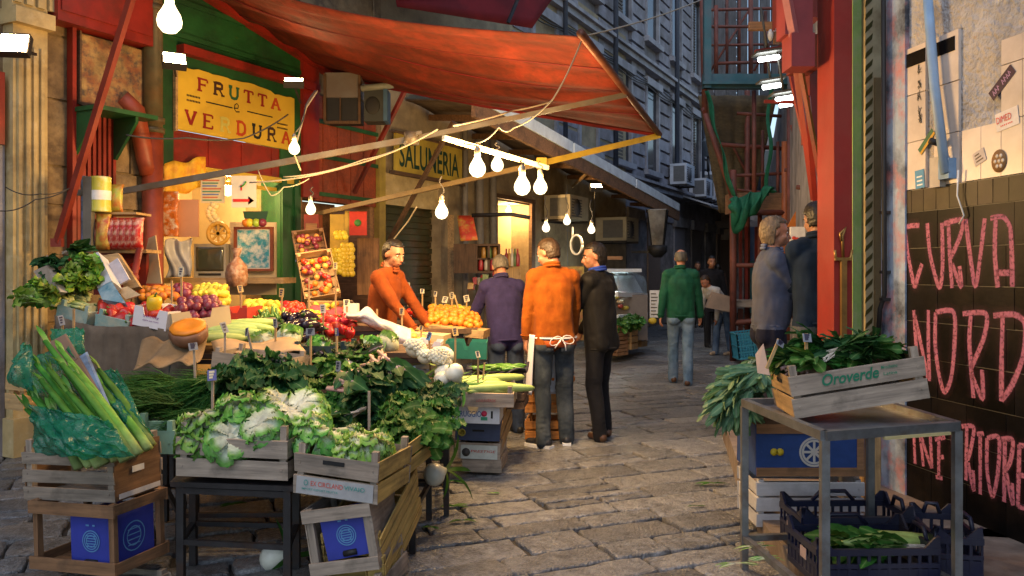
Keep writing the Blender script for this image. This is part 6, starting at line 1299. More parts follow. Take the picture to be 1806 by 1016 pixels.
b = MB(); b.bx((0, -.006, 0), (.62, -.003, .05)); b.bx((0, -.006, .245), (.62, -.003, .30)); b.bx((.575, -.008, .0), (.615, -.006, .3)); part('wooden_edge', b, WB[0], t)
crate(XS_(752), .62, .4, .06, 1, WD, 'dark shallow crate under the hanging broad leaves', GC, up=0)
GB = 'broad grey green leafy bunches hanging over the stacked crates'
for i in range(20):
    u = i/20; px, py = 1352-48*u+r3.uniform(-14, 14), 668+r3.uniform(-22, 22)+12*u; Y = 4.75+r3.uniform(-.14, .12)
    veg('grey', W(px, py, Y), (r3.uniform(-.3, .3), R(12+40*u)+r3.uniform(-.1, .2), R(182+r3.uniform(-60, 60))), r3.uniform(.58, .82), 'broad grey green leafy bunch hanging over the stacked crates', GB)
# dark blue plastic trays on the ground
dblue = mat('dark_blue_plastic', (.008, .010, .034), .4, .2, 5, .05, stain=(.05, .05, .06), sa=.4, ssc=4)
def tray(X, L, D, H, label):
    t = thing('plastic_tray', label, 'plastic crate', X)
    def side(nm, length, Xl, hi):
        b = MB(); n = int(length/.045)
        b.bx((0, -.006, 0), (length, .006, .03), Xl); b.bx((0, -.009, H-.03), (length, .009, H), Xl); b.bx((0, -.007, H*.48), (length, .007, H*.48+.02), Xl)
        for k in range(n+1): b.bx((k*length/n-.007 if k else 0, -.005, .03), (min(length, k*length/n+.007), .005, H-.03), Xl)
        b.bx((0, -.003, .03), (length, .003, H*.45), Xl)
        for x in (0, length-.07):
            b.prism([(x, H), (x+.07, H), (x+(.0 if x == 0 else .07), H+.05), (x+(.0 if x == 0 else .07)+(.02 if x == 0 else -.02), H+.05)] if x == 0 else [(x, H), (x+.07, H), (x+.07, H+.05), (x+.05, H+.05)], .012, Xl@M(((1, 0, 0, 0), (0, 0, -1, .006), (0, 1, 0, 0), (0, 0, 0, 1))))
        if hi: b.tube([Xl@V(p) for p in ((length*.3, 0, H), (length*.38, 0, H+.05), (length*.62, 0, H+.05), (length*.7, 0, H))], .011, 6)
        part(nm, b, dblue, t)
    side('long_side', L, M.Identity(4), False); side('long_side', L, M.Translation((0, D, 0)), True)
    RZ_ = M.Rotation(R(90), 4, 'Z'); side('short_side', D, RZ_, False); side('short_side', D, M.Translation((L, 0, 0))@RZ_, True)
    b = MB(); b.bx((0.005, .005, .004), (L-.005, D-.005, .012)); part('base', b, dblue, t)
    b = MB(); b.bx((.0-.009, .12, .08), (-.006, .19, .13)); part('paper_tag', b, paint(.4, .3, .28), t); return t
XT1 = frame(G(1395, 1040, .12)-V((0, 0, .02)), G(1700, 1075, .12)-V((0, 0, .02))); XT1 = M.Translation((0, .0, 0))@XT1
XT1 = frame(V((1.385, 3.72, .12)), V((1.96, 3.74, .12))); tray(XT1, .56, .36, .17, 'nearest dark blue plastic tray of vegetable scraps under the steel table')
XT2 = frame(V((1.41, 4.0, .30)), V((2.02, 3.62, .125)));
XT2 = frame(V((1.45, 4.10, .12)), V((2.03, 4.12, .12))); tray(XT2, .56, .3, .20, 'rear dark blue plastic tray under the steel table')
XT3 = frame(V((1.40, 3.62, .292)), V((2.02, 3.55, .292))); 
tray(frame(V((1.98, 3.84, .12)), V((2.20, 3.80, .12))), .20, .40, .19, 'dark blue plastic tray wedged between the table and the graffiti wall')
for i in range(5): veg('mid', V((1.62+.06*i, 3.85+r3.uniform(-.06, .1), .24)), (0, 0, r3.uniform(2.6, 3.8)), .7, 'limp green leaves in the dark blue tray', 'limp leaves in the trays')
for i in range(3): veg('squash', V((1.72+.08*i, 3.84+.04*i, .27)), (0, .1, r3.uniform(-.4, .3)), .75, 'dark green long squash in the blue tray', 'squashes in the blue tray')
b = MB(); b.bx((0, 0, 0), (.09, .09, .55), frame(W(1527, 930, 5.0), W(1560, 930, 5.0))); solo('wooden_post', b, WT[2], 'short tan wooden post at the foot of the blue corner', 'post')
# scraps on the paving
GS = 'green scraps on the paving'
def scrap(px, py, s, yaw, kind='mid', z=.012):
    veg_ = leafy_blade(V((0, 0, 0)), V((.16, 0, .0)), .02); 
for k, (px, py, s) in enumerate(((1255, 853, 1.0), (800, 893, .9), (815, 918, .7), (410, 890, .8), (1228, 892, .5), (790, 850, 1.1), (1300, 995, .8), (760, 930, .5), (1335, 965, .9), (870, 870, .4), (1350, 985, .7))):
    b = MB()
    for q in range(6): leaf(b, RX((r3.uniform(-.02, .02), r3.uniform(-.02, .02), .004), r3.uniform(-.6, .6)+(math.pi if q % 2 else 0), .08, r3.uniform(-.3, .3)), .12, .014, .3, .2, .1, 12, 5, 3, 0, 'c', .2)
    p = G(px, py, .15 if px > 1290 else .012); solo('leaf_scrap', b, m_mid if px < 1290 or k % 2 else m_let, ['trampled leaf strip on the paving at the right of the lane', 'leaf strip on the paving just right of the yellow crates', 'second leaf strip on the paving right of the yellow crates', 'leaf strip under the lettuce table', 'small pale leaf on the paving at the right of the lane', 'leaf strip at the foot of the crate stack', 'pale leaf at the right foot of the lane', 'small leaf by the foot of the yellow crates', 'wilted leaf by the leg of the steel table', 'tiny leaf on the paving in mid lane', 'pale wilted leaf beside the blue trays'][k], 'leaf', GS, X=TR(p, (0, 0, r3.uniform(-.4, .4)), s))
# ================================================================== things in and around the fruit shop
IN = lambda px, py, off: LP.at(px, py, off)
Yi = 8.85
t = thing('television', 'grey boxy television with a dark screen on the back shelf', 'television', W(370, 490, Yi))
b = MB(); b.bx(W(342, 490, Yi), W(398, 430, Yi)+V((0, .3, 0))); part('casing', b, mat('tv_grey', (.30, .29, .27), .4, .1, 5, .02), t, True)
b = MB(); b.grid(lambda u, v: W(346, 478, Yi-.012).lerp(W(394, 478, Yi-.012), u).lerp(W(346, 436, Yi-.012).lerp(W(394, 436, Yi-.012), u), v)+V((0, -.02*math.sin(math.pi*u)*math.sin(math.pi*v), 0)), 10, 8, thick=.01); part('screen', b, mat('dark_screen', (.05, .055, .045), .1, .1, 3, 0, spec=.6), t, True)
b = MB(); b.bx(W(350, 486, Yi-.008), W(390, 482, Yi-.001)); b.bx(W(367, 485, Yi-.011), W(373, 483, Yi-.008)); part('control_strip', b, black, t, True)
t = thing('framed_picture', 'blue and white abstract picture in a reddish frame on the cream panel', 'picture', W(445, 478, 8.9))
b = MB(); b.bx(W(413, 477, 8.9), W(480, 400, 8.9)+V((0, .02, 0))); b2_ = MB()
part('mount', b, white, t, True)
b = MB()
for (a, c) in (((412, 478), (417, 400)), ((476, 478), (481, 400)), ((417, 404), (476, 400)), ((417, 478), (476, 474))): b.bx(W(a[0], a[1], 8.88), W(c[0], c[1], 8.88)+V((0, .045, 0)))
part('frame', b, paint(.20, .05, .02), t, True)
b = MB(); b.bx(W(419, 472, 8.89), W(474, 406, 8.89)+V((0, .008, 0))); part('print', b, mat('blue_white_print', (.03, .26, .36), .6, .3, 12, 0, stain=(.62, .66, .62), sa=1.0, ssc=14, st=.50), t, True)
b = MB(); b.bx(W(405, 520, 9.0), W(486, 392, 9.0)+V((0, .05, 0))); solo('cream_panel', b, creamlit, 'cream board behind the framed picture', 'board')
b = MB(); b.bx(W(270, 500, 8.6), W(500, 490, 8.6)+V((0, .5, 0))); solo('back_shelf', b, WT[0], 'wooden shelf along the back of the fruit shop under the television', 'shelf')
yb = mat('yellow_banner', (.70, .42, .02), .6, .15, 6, .1, stain=(.50, .16, .01), sa=.8, ssc=7, st=.52)
b = MB(); b.grid(lambda u, v: W(290, 345, 8.3).lerp(W(362, 332, 8.6), u)+V((0, 0, .32*v+.02*math.sin(u*9)))+V((0, .02*math.sin(u*15), 0)), 14, 6, thick=.006); solo('banner', b, yb, 'yellow and orange banner at the top of the shop opening', 'banner')
b = MB(); q0 = W(284, 416, 8.25); q1 = W(313, 338, 8.25); b.grid(lambda u, v: V((q0.x+(q1.x-q0.x)*u, 8.25+.02*math.sin(v*9), q0.z+(q1.z-q0.z)*v)), 6, 12, thick=.02)
solo('net_bag_strip', b, mat('orange_net_bags', (.55, .14, .012), .5, .3, 20, .4, 40, stain=(.75, .62, .45), sa=.95, ssc=16, st=.53), 'orange strip of net bags with pale nuts hanging at the left of the opening', 'bags')
b = MB(); b.bx(W(313, 418, 8.35), W(350, 352, 8.35)+V((0, .02, 0))); solo('card', b, mat('salmon_card', (.50, .24, .12), .8, .08, 4, .05), 'plain salmon coloured card hanging beside the net bags', 'card')
b = MB(); b.bx(W(354, 358, 8.5), W(396, 312, 8.5)+V((0, .01, 0))); t = thing('printed_poster', 'yellowish poster with rows of coloured writing in the shop opening', 'poster', W(375, 358, 8.5)); part('paper', b, paint(.60, .50, .28), t, True)
b = MB()
for k in range(8): b.bx(W(357, 354-5*k, 8.495), W(357+34-(k*7) % 9, 352-5*k, 8.499), m=k % 3)
part('writing', b, [paint(.06, .22, .12), paint(.5, .1, .03), paint(.1, .15, .35)], t, True)
t = thing('arrow_sign', 'white sign with a red arrow pointing right', 'sign', W(425, 365, 8.4)); b = MB(); b.bx(W(408, 366, 8.4), W(452, 310, 8.4)+V((0, .01, 0))); part('board', b, mat('cream_sign', (.66, .60, .46), .7, .05, 4, .02), t, True)
b = MB(); b.bx(W(411, 356, 8.393), W(440, 351, 8.399)); b.add([W(438, 361, 8.395), W(438, 346, 8.395), W(448, 354, 8.395)], [(0, 1, 2), (2, 1, 0)]); part('arrow', b, paint(.55, .02, .015), t, True)
b = MB(); b.bx(W(424, 336, 8.393), W(427, 326, 8.399), m=1); b.tube([W(424, 330, 8.39), W(430, 326, 8.39), W(434, 320, 8.39)], .008, 5); part('mark', b, [paint(.05, .25, .03), paint(.5, .02, .02)], t, True)
t = thing('fruit_cutout', 'small dark green sign with painted fruits above the picture', 'sign', W(450, 400, 8.6)); b = MB(); b.prism([(-.11, 0), (.11, 0), (.13, .09), (-.13, .09)], .015, TR(W(451, 388, 8.6), (R(90), 0, 0))); part('dark_band', b, paint(.015, .06, .035), t, True)
for (px, m_) in ((440, s_lem), (452, skin('lime_skin', (.35, .5, .05))), (463, s_prp), (434, s_ora)):
    b = MB(); b.ball(W(px, 393, 8.58), .045, 10, 7); part('painted_fruit', b, m_, t, True)
b = MB()
for k in range(17): p = W(380-8*math.sin(k*.35)+2*(k % 2)*4-4, 362+k*3.0, 8.5); b.ball(p, .035, 8, 6)
solo('garlic_braid', b, skin('garlic_skin', (.62, .46, .2), .6), 'plaited string of pale garlic hanging above the television', 'garlic')
b = MB(); c_ = W(385, 412, 8.45)
b.tube([c_+V((.105*math.cos(g), 0, .105*math.sin(g))) for g in [q*2*math.pi/18 for q in range(19)]], .022, 8)
for k in range(4): b.bar(c_+V((.10*math.cos(k*.785), 0, .10*math.sin(k*.785))), c_-V((.10*math.cos(k*.785), 0, .10*math.sin(k*.785))), .02)
solo('cart_wheel', b, mat('ochre_wheel', (.50, .26, .03), .5, .2, 8, .1), 'small ochre spoked wheel hanging above the television', 'wheel')
b = MB(); b.grid(lambda u, v: W(293, 490, 8.3).lerp(W(337, 488, 8.4), u)+V((.015*math.sin(v*7), .03*math.sin(u*11+v*5), .38*v+.02*math.sin(u*8)*v)), 14, 12, thick=.01); solo('plastic_bag', b, mat('grey_plastic', (.34, .34, .33), .35, .2, 5, .5, 12, stain=(.5, .5, .5), sa=.5), 'grey plastic bags hanging left of the television', 'bag')
b = MB(); p = W(418, 476, 7.9); b.lathe([(.04, -.17), (.09, -.15), (.105, -.05), (.095, .04), (.04, .10), (.022, .13), (.05, .21)], 14, M.Translation(p), wob=lambda g, u: .06*math.sin(g*5+u*8)); solo('nut_bag', b, mat('nut_bag_net', (.26, .12, .06), .5, .4, 22, .5, 40, stain=(.5, .36, .26), sa=.8, ssc=18, st=.53), 'tied net bag of brown nuts in front of the picture', 'bag')
b = MB(); q = [W(243, 500, 7.35), W(285, 500, 7.2), W(274, 415, 7.5), W(262, 420, 7.55)]; b.add(q+[p+V((.003, .01, 0)) for p in q], [(0, 1, 2, 3), (7, 6, 5, 4), (0, 4, 5, 1), (1, 5, 6, 2), (2, 6, 7, 3), (3, 7, 4, 0)]); solo('paper_bag', b, mat('buff_paper', (.58, .42, .22), .8, .08, 4, .15), 'folded buff paper bag hung at the foot of the red pipe', 'bag')
# shelves beside the pilaster
t = thing('shelf_unit', 'narrow wall shelf with grey post and two boards left of the red pipe', 'shelf', LP.at(205, 560, .3))
b = MB(); b.bar(W(157, 445, 6.95), W(157, 312, 6.95), .07); b.bar(W(137, 340, 6.97), W(150, 340, 6.97), .05); part('post', b, mat('grey_post', (.12, .115, .10), .6, .25, 5, .1), t, True)
b = MB(); b.bx(W(163, 446, 7.0), W(258, 440, 7.0)+V((0, .3, 0))); b.bx(W(163, 378, 7.05), W(240, 374, 7.05)+V((0, .3, 0))); part('board', b, WT[0], t, True)
b = MB(); b.bx(W(165, 520, 7.3), W(258, 446, 7.3)+V((0, .05, 0))); part('back', b, redd, t, True)
GP2 = 'packets on the wall shelf'
def packet(px, py, w, h, Y, m, lab, cat='packet', nm='food_packet'):
    p = W(px, py, Y); b = MB(); b.grid(lambda u, v: p+V((w*(u-.5), -.04*math.sin(math.pi*u)*math.sin(math.pi*v)+.02*(v), h*v)), 6, 6, thick=.03); solo(nm, b, m, lab, cat, GP2)
pk = mat('red_packet_print', (.42, .02, .015), .3, .2, 10, .1, stain=(.7, .45, .3), sa=.9, ssc=14, st=.56); pk2 = mat('mixed_packet_print', (.5, .35, .06), .3, .3, 10, .1, stain=(.4, .02, .02), sa=.9, ssc=9, st=.5)
for k in range(5): packet(196+k*11, 440, .11, .27, 6.98-.01*k, pk, 'red printed packet standing on the lower board of the wall shelf')
packet(180, 440, .12, .30, 6.96, pk2, 'mixed coloured packet at the left of the lower board', nm='food_packet'); packet(170, 440, .08, .26, 7.0, pk, 'dark red packet behind the mixed coloured one')
t = thing('tin', 'yellow and white tin on the upper board of the wall shelf', 'tin', W(177, 374, 7.0)); b = MB(); p = W(177, 374, 7.0); b.lathe([(.085, 0), (.088, .01), (.085, .02), (.085, .28), (.088, .29), (.08, .30)], 18, M.Translation(p)); part('body', b, mat('yellow_tin', (.52, .48, .06), .35, .1, 5, .02, stain=(.7, .7, .6), sa=.8, ssc=5), t, True)
b = MB(); b.tube([p+V((0, 0, .10)), p+V((0, 0, .18))], .0865, 18, cap=False); part('band', b, white, t, True)
packet(204, 374, .11, .24, 7.05, mat('green_yellow_packet', (.35, .38, .05), .4, .2, 8, .1, stain=(.45, .06, .02), sa=.8, ssc=7), 'green and yellow picture packet beside the yellow tin')
b = MB(); b.bx(W(143, 425, 7.1), W(150, 310, 7.1)+V((0, .05, 0))); solo('strip_display', b, mat('strip_print', (.04, .07, .06), .5, .4, 9, .1, stain=(.2, .2, .4), sa=.8, ssc=8), 'dark hanging strip of small goods left of the shelf post', 'strip')
b = MB()
for k in range(9): b.ball(W(r3.uniform(215, 240), r3.uniform(468, 490), 7.2), (.05, .03, .03), 8, 5)
solo('dried_tomato_bag', b, s_tom, 'clear packet of red dried fruit under the wall shelf', 'packet')
# tipped cartons on the pepper table
def card_box(pts, m, lab, d=.02, mk=None, nm='carton'):
    b = MB(); n_ = (pts[1]-pts[0]).cross(pts[3]-pts[0]).normalized()*d
    if n_.y < 0: n_ = -n_
    b.add(pts+[p+n_ for p in pts], [(0, 1, 2, 3), (7, 6, 5, 4), (0, 4, 5, 1), (1, 5, 6, 2), (2, 6, 7, 3), (3, 7, 4, 0)]); t = thing(nm, lab, 'carton', pts[0]); part('panel', b, m, t, True)
    if mk:
        x = (pts[1]-pts[0]); y = (pts[3]-pts[0]); c0 = pts[0]+x*.42+y*.72-n_.normalized()*.004; xx, yy = x.normalized(), y.normalized(); zz = xx.cross(yy)
        X = M(((xx.x, yy.x, zz.x, c0.x), (xx.y, yy.y, zz.y, c0.y), (xx.z, yy.z, zz.z, c0.z), (0, 0, 0, 1))); b = MB(); r_ = min(x.length, y.length)*.36; b.lathe([(0, -.001), (r_, -.001), (r_, .001), (0, .001)], 16, X); part('round_mark', b, mk, t, True)
    return t
wc = mat('white_carton', (.56, .58, .62), .6, .1, 5, .05, stain=(.4, .42, .45), sa=.4)
card_box([W(172, 508, 6.35), W(197, 495, 6.35), W(173, 444, 6.6), W(147, 456, 6.6)], wc, 'white carton tipped up with a round blue mark', .12, paint(.03, .12, .36))
card_box([W(180, 528, 6.25), W(222, 535, 6.2), W(196, 495, 6.36), W(172, 510, 6.34)], paint(.08, .22, .30, stain=(.3, .4, .45), sa=.8, ssc=8), 'blue patterned carton panel below the white carton', .04)
card_box([W(210, 502, 6.5), W(228, 492, 6.5), W(207, 455, 6.6), W(192, 465, 6.6)], paint(.46, .44, .50), 'lilac white carton end leaning in the tan box', .02)
card_box([W(196, 520, 6.62), W(246, 505, 6.6), W(208, 446, 6.8), W(172, 452, 6.8)], WT[0], 'tan box lying on its side behind the white carton', .05)
card_box([W(222, 528, 6.4), W(248, 520, 6.38), W(225, 505, 6.5), W(205, 510, 6.5)], paint(.55, .40, .22), 'cream paper flap below the tan box', .01)
card_box([W(86, 526, 6.2), W(107, 515, 6.1), W(82, 468, 6.35), W(59, 478, 6.4)], mat('scuffed_white_crate', (.40, .36, .30), .7, .2, 5, .1, stain=(.2, .16, .12), sa=.6), 'scuffed pale crate end leaning at the pilaster', .05)
b = MB(); b.tube([W(246, 440, 6.9), W(236, 490, 6.75), W(205, 518, 6.6)], .03, 8); b.ball(W(236, 490, 6.75), .045, 8, 6); solo('curved_rod', b, redd, 'dark red curved rod beside the buff paper bag', 'rod')
# goods between the green post and the vendor
GN = 'nets of lemons hanging behind the vendor'
for k, (px, pyt, pyb, lab) in enumerate(((592, 440, 482, 'net of lemons on the left behind the vendor'), (612, 430, 486, 'longer net of lemons on the right behind the vendor'), (600, 410, 420, 'small net of lemons above the other two'))):
    b = MB(); n_ = max(2, int((pyb-pyt)/7))
    for j in range(n_):
        for i in range(3): b.ball(W(px-7+7*i+(j % 2)*2, pyt+(pyb-pyt)*(j+.5)/n_, 9.5+.02*(i % 2)), (.038, .038, .042), 8, 6)
    solo('lemon_net', b, s_lem, lab, 'net bag', GN)
t = thing('red_poster', 'red poster with a green emblem behind the vendor', 'poster', W(632, 414, 10.0)); b = MB(); b.bx(W(616, 415, 10.0), W(647, 373, 10.0)+V((0, .01, 0))); part('paper', b, paint(.50, .03, .015), t, True)
b = MB(); b.lathe([(0, 0), (.045, 0), (.045, .004), (0, .004)], 8, TR(W(631, 393, 9.995), (R(90), 0, 0), (.8, 1, 2.0)) if False else TR(W(631, 393, 9.998), (R(90), 0, 0))); part('emblem', b, paint(.06, .22, .05), t, True)
b = MB(); b.bx(W(582, 470, 10.1), W(614, 378, 10.1)+V((0, .02, 0))); b.bx(W(608, 418, 10.05), W(616, 372, 10.05)+V((0, .02, 0))); solo('yellow_board', b, mat('mustard_board', (.42, .28, .04), .6, .2, 5, .1), 'mustard board standing behind the lemon nets', 'board')
t = thing('shelf_box', 'small wooden box shelf by the top of the green post', 'shelf', W(548, 420, 9.6)); b = MB(); b.bx(W(536, 420, 9.6), W(562, 378, 9.6)+V((0, .2, 0))); part('box', b, redd, t, True); b = MB(); b.bx(W(539, 414, 9.59), W(559, 394, 9.59)+V((0, .005, 0))); part('front', b, WB[0], t, True)
b = MB(); b.bx(W(521, 462, 8.5), W(531, 418, 8.7)+V((0, .03, 0))); solo('packet_strip', b, mat('blue_white_packet', (.35, .36, .5), .4, .3, 8, .1, stain=(.06, .06, .25), sa=.9, ssc=9), 'blue and white packet strip leaning at the tipped crates', 'packet')
b = MB(); b.bx(W(630, 520, 10.3), W(668, 420, 10.3)+V((0, .05, 0))); solo('wooden_partition', b, WB[2], 'brown partition board between the goods and the shutter', 'board')
t = thing('crate_top_paper', 'pink paper sheet lining the display behind the red peppers', 'paper', W(575, 565, 6.95)); b = MB(); b.grid(lambda u, v: W(540, 562, 6.95).lerp(W(606, 566, 6.9), u).lerp(W(548, 540, 7.4).lerp(W(605, 545, 7.4), u), v)+V((0, 0, .02*math.sin(u*9))), 10, 5, thick=.004); part('sheet', b, paint(.50, .07, .10), t, True)
b = MB(); b.bx(W(606, 555, 7.1), W(630, 536, 7.1)+V((0, .1, 0))); solo('white_card_box', b, white, 'small white card box beside the vendor sleeve', 'box')
# white carrier bag held up over the tomatoes
b = MB()
bagm = mat('white_carrier_plastic', (.62, .62, .64), .35, .08, 5, .4, 12, .02, thin=.25)
def bg_(u, v):
    x = 610+115*u; yt = 552+22*u-18*math.exp(-((u-.33)/.12)**2)+18*max(0, u-.6); yb = 575+60*u*u-14*(1-u)
    return W(x, yt+(yb-yt)*v, 6.72-.12*math.sin(math.pi*v)-.05*math.sin(u*13+v*3))+V((0, .03*noise.noise(V((u*8, v*5, 2))), 0))
b.grid(bg_, 30, 14, thick=.006); solo('carrier_bag', b, bagm, 'crumpled white plastic carrier bag in front of the vendor', 'bag')
b = MB(); b.tube([W(648, 556, 6.6), W(646, 549, 6.58), W(650, 545, 6.58), W(654, 551, 6.58), W(651, 562, 6.6)], .012, 6); solo('bag_handle', b, black, 'dark handle loop showing at the top of the carrier bag', 'handle') if False else None
# shelf of goods by the delicatessen doorway
t = thing('goods_cabinet', 'dark wooden box cabinet of jars beside the lit doorway', 'cabinet', W(845, 480, 12.4))
b = MB(); b.bx(W(800, 482, 12.5), W(842, 430, 12.5)+V((0, .25, 0))); 
for (a, c) in (((842, 430), (882, 434)), ((842, 482), (882, 478)), ((860, 478), (864, 434)), ((879, 478), (882, 434)), ((842, 458), (882, 455))): b.bx(W(a[0], max(a[1], c[1]), 12.5), W(c[0], min(a[1], c[1]), 12.5)+V((0, .25, 0)))
b.bx(W(842, 480, 12.72), W(882, 432, 12.72)+V((0, .02, 0))); part('body', b, WD[2], t, True)
GJ = 'jars and packets by the lit doorway'
cols_ = [skin('jar_red', (.3, .02, .02)), skin('jar_amber', (.35, .18, .03)), skin('jar_pale', (.5, .45, .35)), skin('jar_green', (.08, .15, .04))]
for k in range(7):
    p = W(848+5*k, 456 if k % 2 else 477, 12.55); b = MB(); b.lathe([(.03, 0), (.038, .02), (.038, .12), (.025, .15), (.028, .17)], 8, M.Translation(p)); solo('jar', b, cols_[k % 4], 'small jar in the dark box cabinet by the lit doorway', 'jar', GJ)
for k in range(22):
    p = W(r3.uniform(828, 885), r3.uniform(485, 508), 12.0+r3.uniform(-.1, .1)); b = MB(); b.box(p, (.07, .05, .09), j=.015); solo('packet', b, cols_[k % 4], 'little packet in the jumble under the box cabinet', 'packet', 'packets under the cabinet')
b = MB(); b.grid(lambda u, v: W(812, 425, 12.4).lerp(W(843, 423, 12.4), u).lerp(W(806, 380, 12.6).lerp(W(834, 380, 12.6), u), v), 4, 4, thick=.01); solo('tilted_poster', b, mat('red_yellow_poster', (.5, .05, .02), .5, .3, 5, .05, stain=(.5, .42, .06), sa=.95, ssc=5, st=.5), 'red and yellow picture poster tilted on top of the box cabinet', 'poster')
b = MB(); b.bx(W(893, 500, 13.0), W(905, 465, 13.0)+V((0, .2, 0))); b.bx(W(905, 505, 13.0), W(918, 472, 13.0)+V((0, .2, 0))); solo('bottle_rack', b, WT[2], 'small rack of goods inside the lit doorway', 'rack')
for k in range(5):
    p = W(893+5*k, 470, 12.95); b = MB(); b.lathe([(.03, 0), (.035, .02), (.035, .16), (.012, .22), (.012, .28)], 8, M.Translation(p)); solo('bottle', b, cols_[k % 4], 'slim bottle on the rack inside the lit doorway', 'bottle', 'bottles on the rack')
b = MB()
for k in range(8): b.box(W(r3.uniform(966, 978), r3.uniform(438, 462), 11.8), (.06, .02, .07), j=.02)
solo('yellow_tickets', b, s_lem, 'cluster of yellow tickets on the wall between the two men', 'paper')
b = MB(); b.tube([W(832, 380, 12.2), W(900, 378, 12.2), W(935, 384, 12.2)], .03, 8); solo('rail', b, dsteel, 'dark rail across the top of the lit doorway', 'rail')
b = MB(); b.bx(W(1000, 600, 10.5), W(1030, 470, 10.5)+V((0, .3, 0))); solo('goods_shelf', b, mat('jumbled_goods', (.25, .12, .05), .6, .6, 7, .3, stain=(.4, .35, .06), sa=.9, ssc=8, st=.5), 'jumbled shelf of goods behind the black jacket', 'shelf')
b = MB(); b.bx(W(1058, 458, 13.6), W(1098, 452, 13.6)+V((0, .3, 0))); solo('wall_shelf', b, WB[0], 'small shelf on the wall above the butcher display', 'shelf')
# glass display counter of the butcher and crates below it
t = thing('display_counter', 'curved glass food display counter lit inside behind the black jacket', 'display counter', W(1105, 600, 15.0))
x0, x1 = W(1062, 0, 14.6), W(1120, 0, 15.6)
b = MB(); p, q = W(1070, 535, 14.6), W(1140, 545, 15.6)
def gl(u, v):
    a = W(1066, 478, 14.8).lerp(W(1112, 480, 16.6), v); e = W(1088, 518, 14.2).lerp(W(1140, 520, 15.8), v); return a.lerp(e, u)+V((.12*math.sin(math.pi*u), -.05*math.sin(math.pi*u), .10*math.sin(math.pi*u)))
b.grid(gl, 10, 6, thick=.012); part('curved_glass', b, mat('counter_glass', (.42, .52, .56), .08, .1, 4, 0, alpha=.3, spec=.7), t, True)
b = MB(); b.bx(W(1066, 480, 14.8), W(1112, 474, 14.8)+V((.2, 1.2, 0))); part('top_panel', b, paint(.62, .66, .68), t, True)
for (ya, yb, w_, h_) in ((519, 521, .05, .08), (566, 560, .06, .2)): b = MB(); b.bar(W(1088, ya, 14.2), W(1140, yb, 15.8), w_, h_); part('rail', b, paint(.62, .66, .68), t, True)
b = MB(); b.add([W(1080, 486, 14.95), W(1118, 486, 16.4), W(1134, 516, 15.85), W(1092, 514, 14.35)], [(0, 1, 2, 3), (3, 2, 1, 0)]); part('inner_panel', b, paint(.70, .74, .76), t, True)
b = MB(); b.tube([W(1078, 492, 14.9), W(1116, 492, 16.3)], .025, 8); part('lit_tube', b, mat('lit_counter_tube', (1, 1, 1), .5, 0, 1, 0, emis=(.85, 1, 1), es=34), t, True)
b = MB(); b.bx(W(1066, 600, 14.9), W(1108, 520, 14.9)+V((.35, 1.3, 0))); part('body', b, paint(.16, .14, .13), t, True)
b = MB()
for k in range(46): u, v = r3.random(), r3.random(); b.ball(W(1086, 548, 14.35).lerp(W(1138, 546, 15.7), u)+V((-.25*v, .05*v, .35*v)), (r3.uniform(.04, .09), .05, .04), 7, 5, m=k % 6)
part('food', b, [skin('meat_red', (.38, .06, .05)), skin('dish_green', (.08, .2, .04)), skin('dish_yellow', (.5, .4, .06)), skin('dish_pale', (.55, .5, .42)), skin('dish_teal', (.05, .3, .25)), s_prp], t, True)
heap('curly', (W(1088, 580, 14.0), W(1120, 574, 14.5), W(1124, 566, 14.8), W(1090, 570, 14.3)), 5, 2, 'pale leafy greens on the crates in front of the glass counter', 'greens by the glass counter', rot='flat', yaw=-1.2, s=.9)
for k, (a, c, Y0, Y1, py, lab) in enumerate(((1089, 1113, 13.9, 14.2, 628, 'slatted crate stacked low in front of the glass counter'), (1089, 1113, 13.9, 14.2, 600, 'slatted crate stacked high in front of the glass counter'), (1114, 1128, 14.3, 14.9, 617, 'pale slatted crate to the right of the pair at the glass counter'), (1131, 1147, 15.2, 15.9, 612, 'far slatted crate at the end of the glass counter'))):
    crate(frame(W(a, py, Y0), W(c, py-3, Y1)), .32 if k < 2 else .5, .5, .26 if k < 2 else .5, 4, WB if k < 2 else WT, lab, GC, up=0)
t = thing('price_board', 'white price board standing behind the man in the green jacket', 'sign', W(1153, 560, 15.0)); b = MB(); b.bx(W(1146, 560, 15.0), W(1163, 512, 15.0)+V((0, .02, 0))); part('board', b, white, t, True)
b = MB()
for k in range(7): b.bx(W(1148, 555-6*k, 14.99), W(1160-(k*3) % 5, 553.5-6*k, 14.998))
part('writing', b, cord, t, True)
b = MB(); b.ball(W(1151, 566, 14.8), (.08, .05, .06), 8, 6); solo('yellow_bag', b, s_lem, 'yellow bag hanging at the end of the glass counter', 'bag')
# ================================================================== people: one continuous remeshed body each
def capsule(b, a, c, ra, rb, n=14):
    a, c = V(a), V(c); d = c-a; L = d.length
    if L < 1e-6: b.ball(a, ra, n, 8); return
    z = d.normalized(); x = z.orthogonal().normalized(); y = z.cross(x); X = M(((x.x, y.x, z.x, a.x), (x.y, y.y, z.y, a.y), (x.z, y.z, z.z, a.z), (0, 0, 0, 1)))
    prof = [(max(1e-4, ra*math.cos(g)), -ra*math.sin(g)) for g in (1.5, 1.1, .7, .35, 0)]+[(max(1e-4, rb*math.cos(g)), L+rb*math.sin(g)) for g in (0, .35, .7, 1.1, 1.5)]
    b.lathe(prof, n, X)
def ik(a, t, l1, l2, hint):
    a, t, hint = V(a), V(t), V(hint); d = t-a; L = min(d.length, (l1+l2)*.998); d = d.normalized(); t = a+d*L
    x = (l1*l1-l2*l2+L*L)/(2*L); h = math.sqrt(max(0, l1*l1-x*x)); p = hint-d*hint.dot(d); p.normalize(); return a+d*x+p*h, t
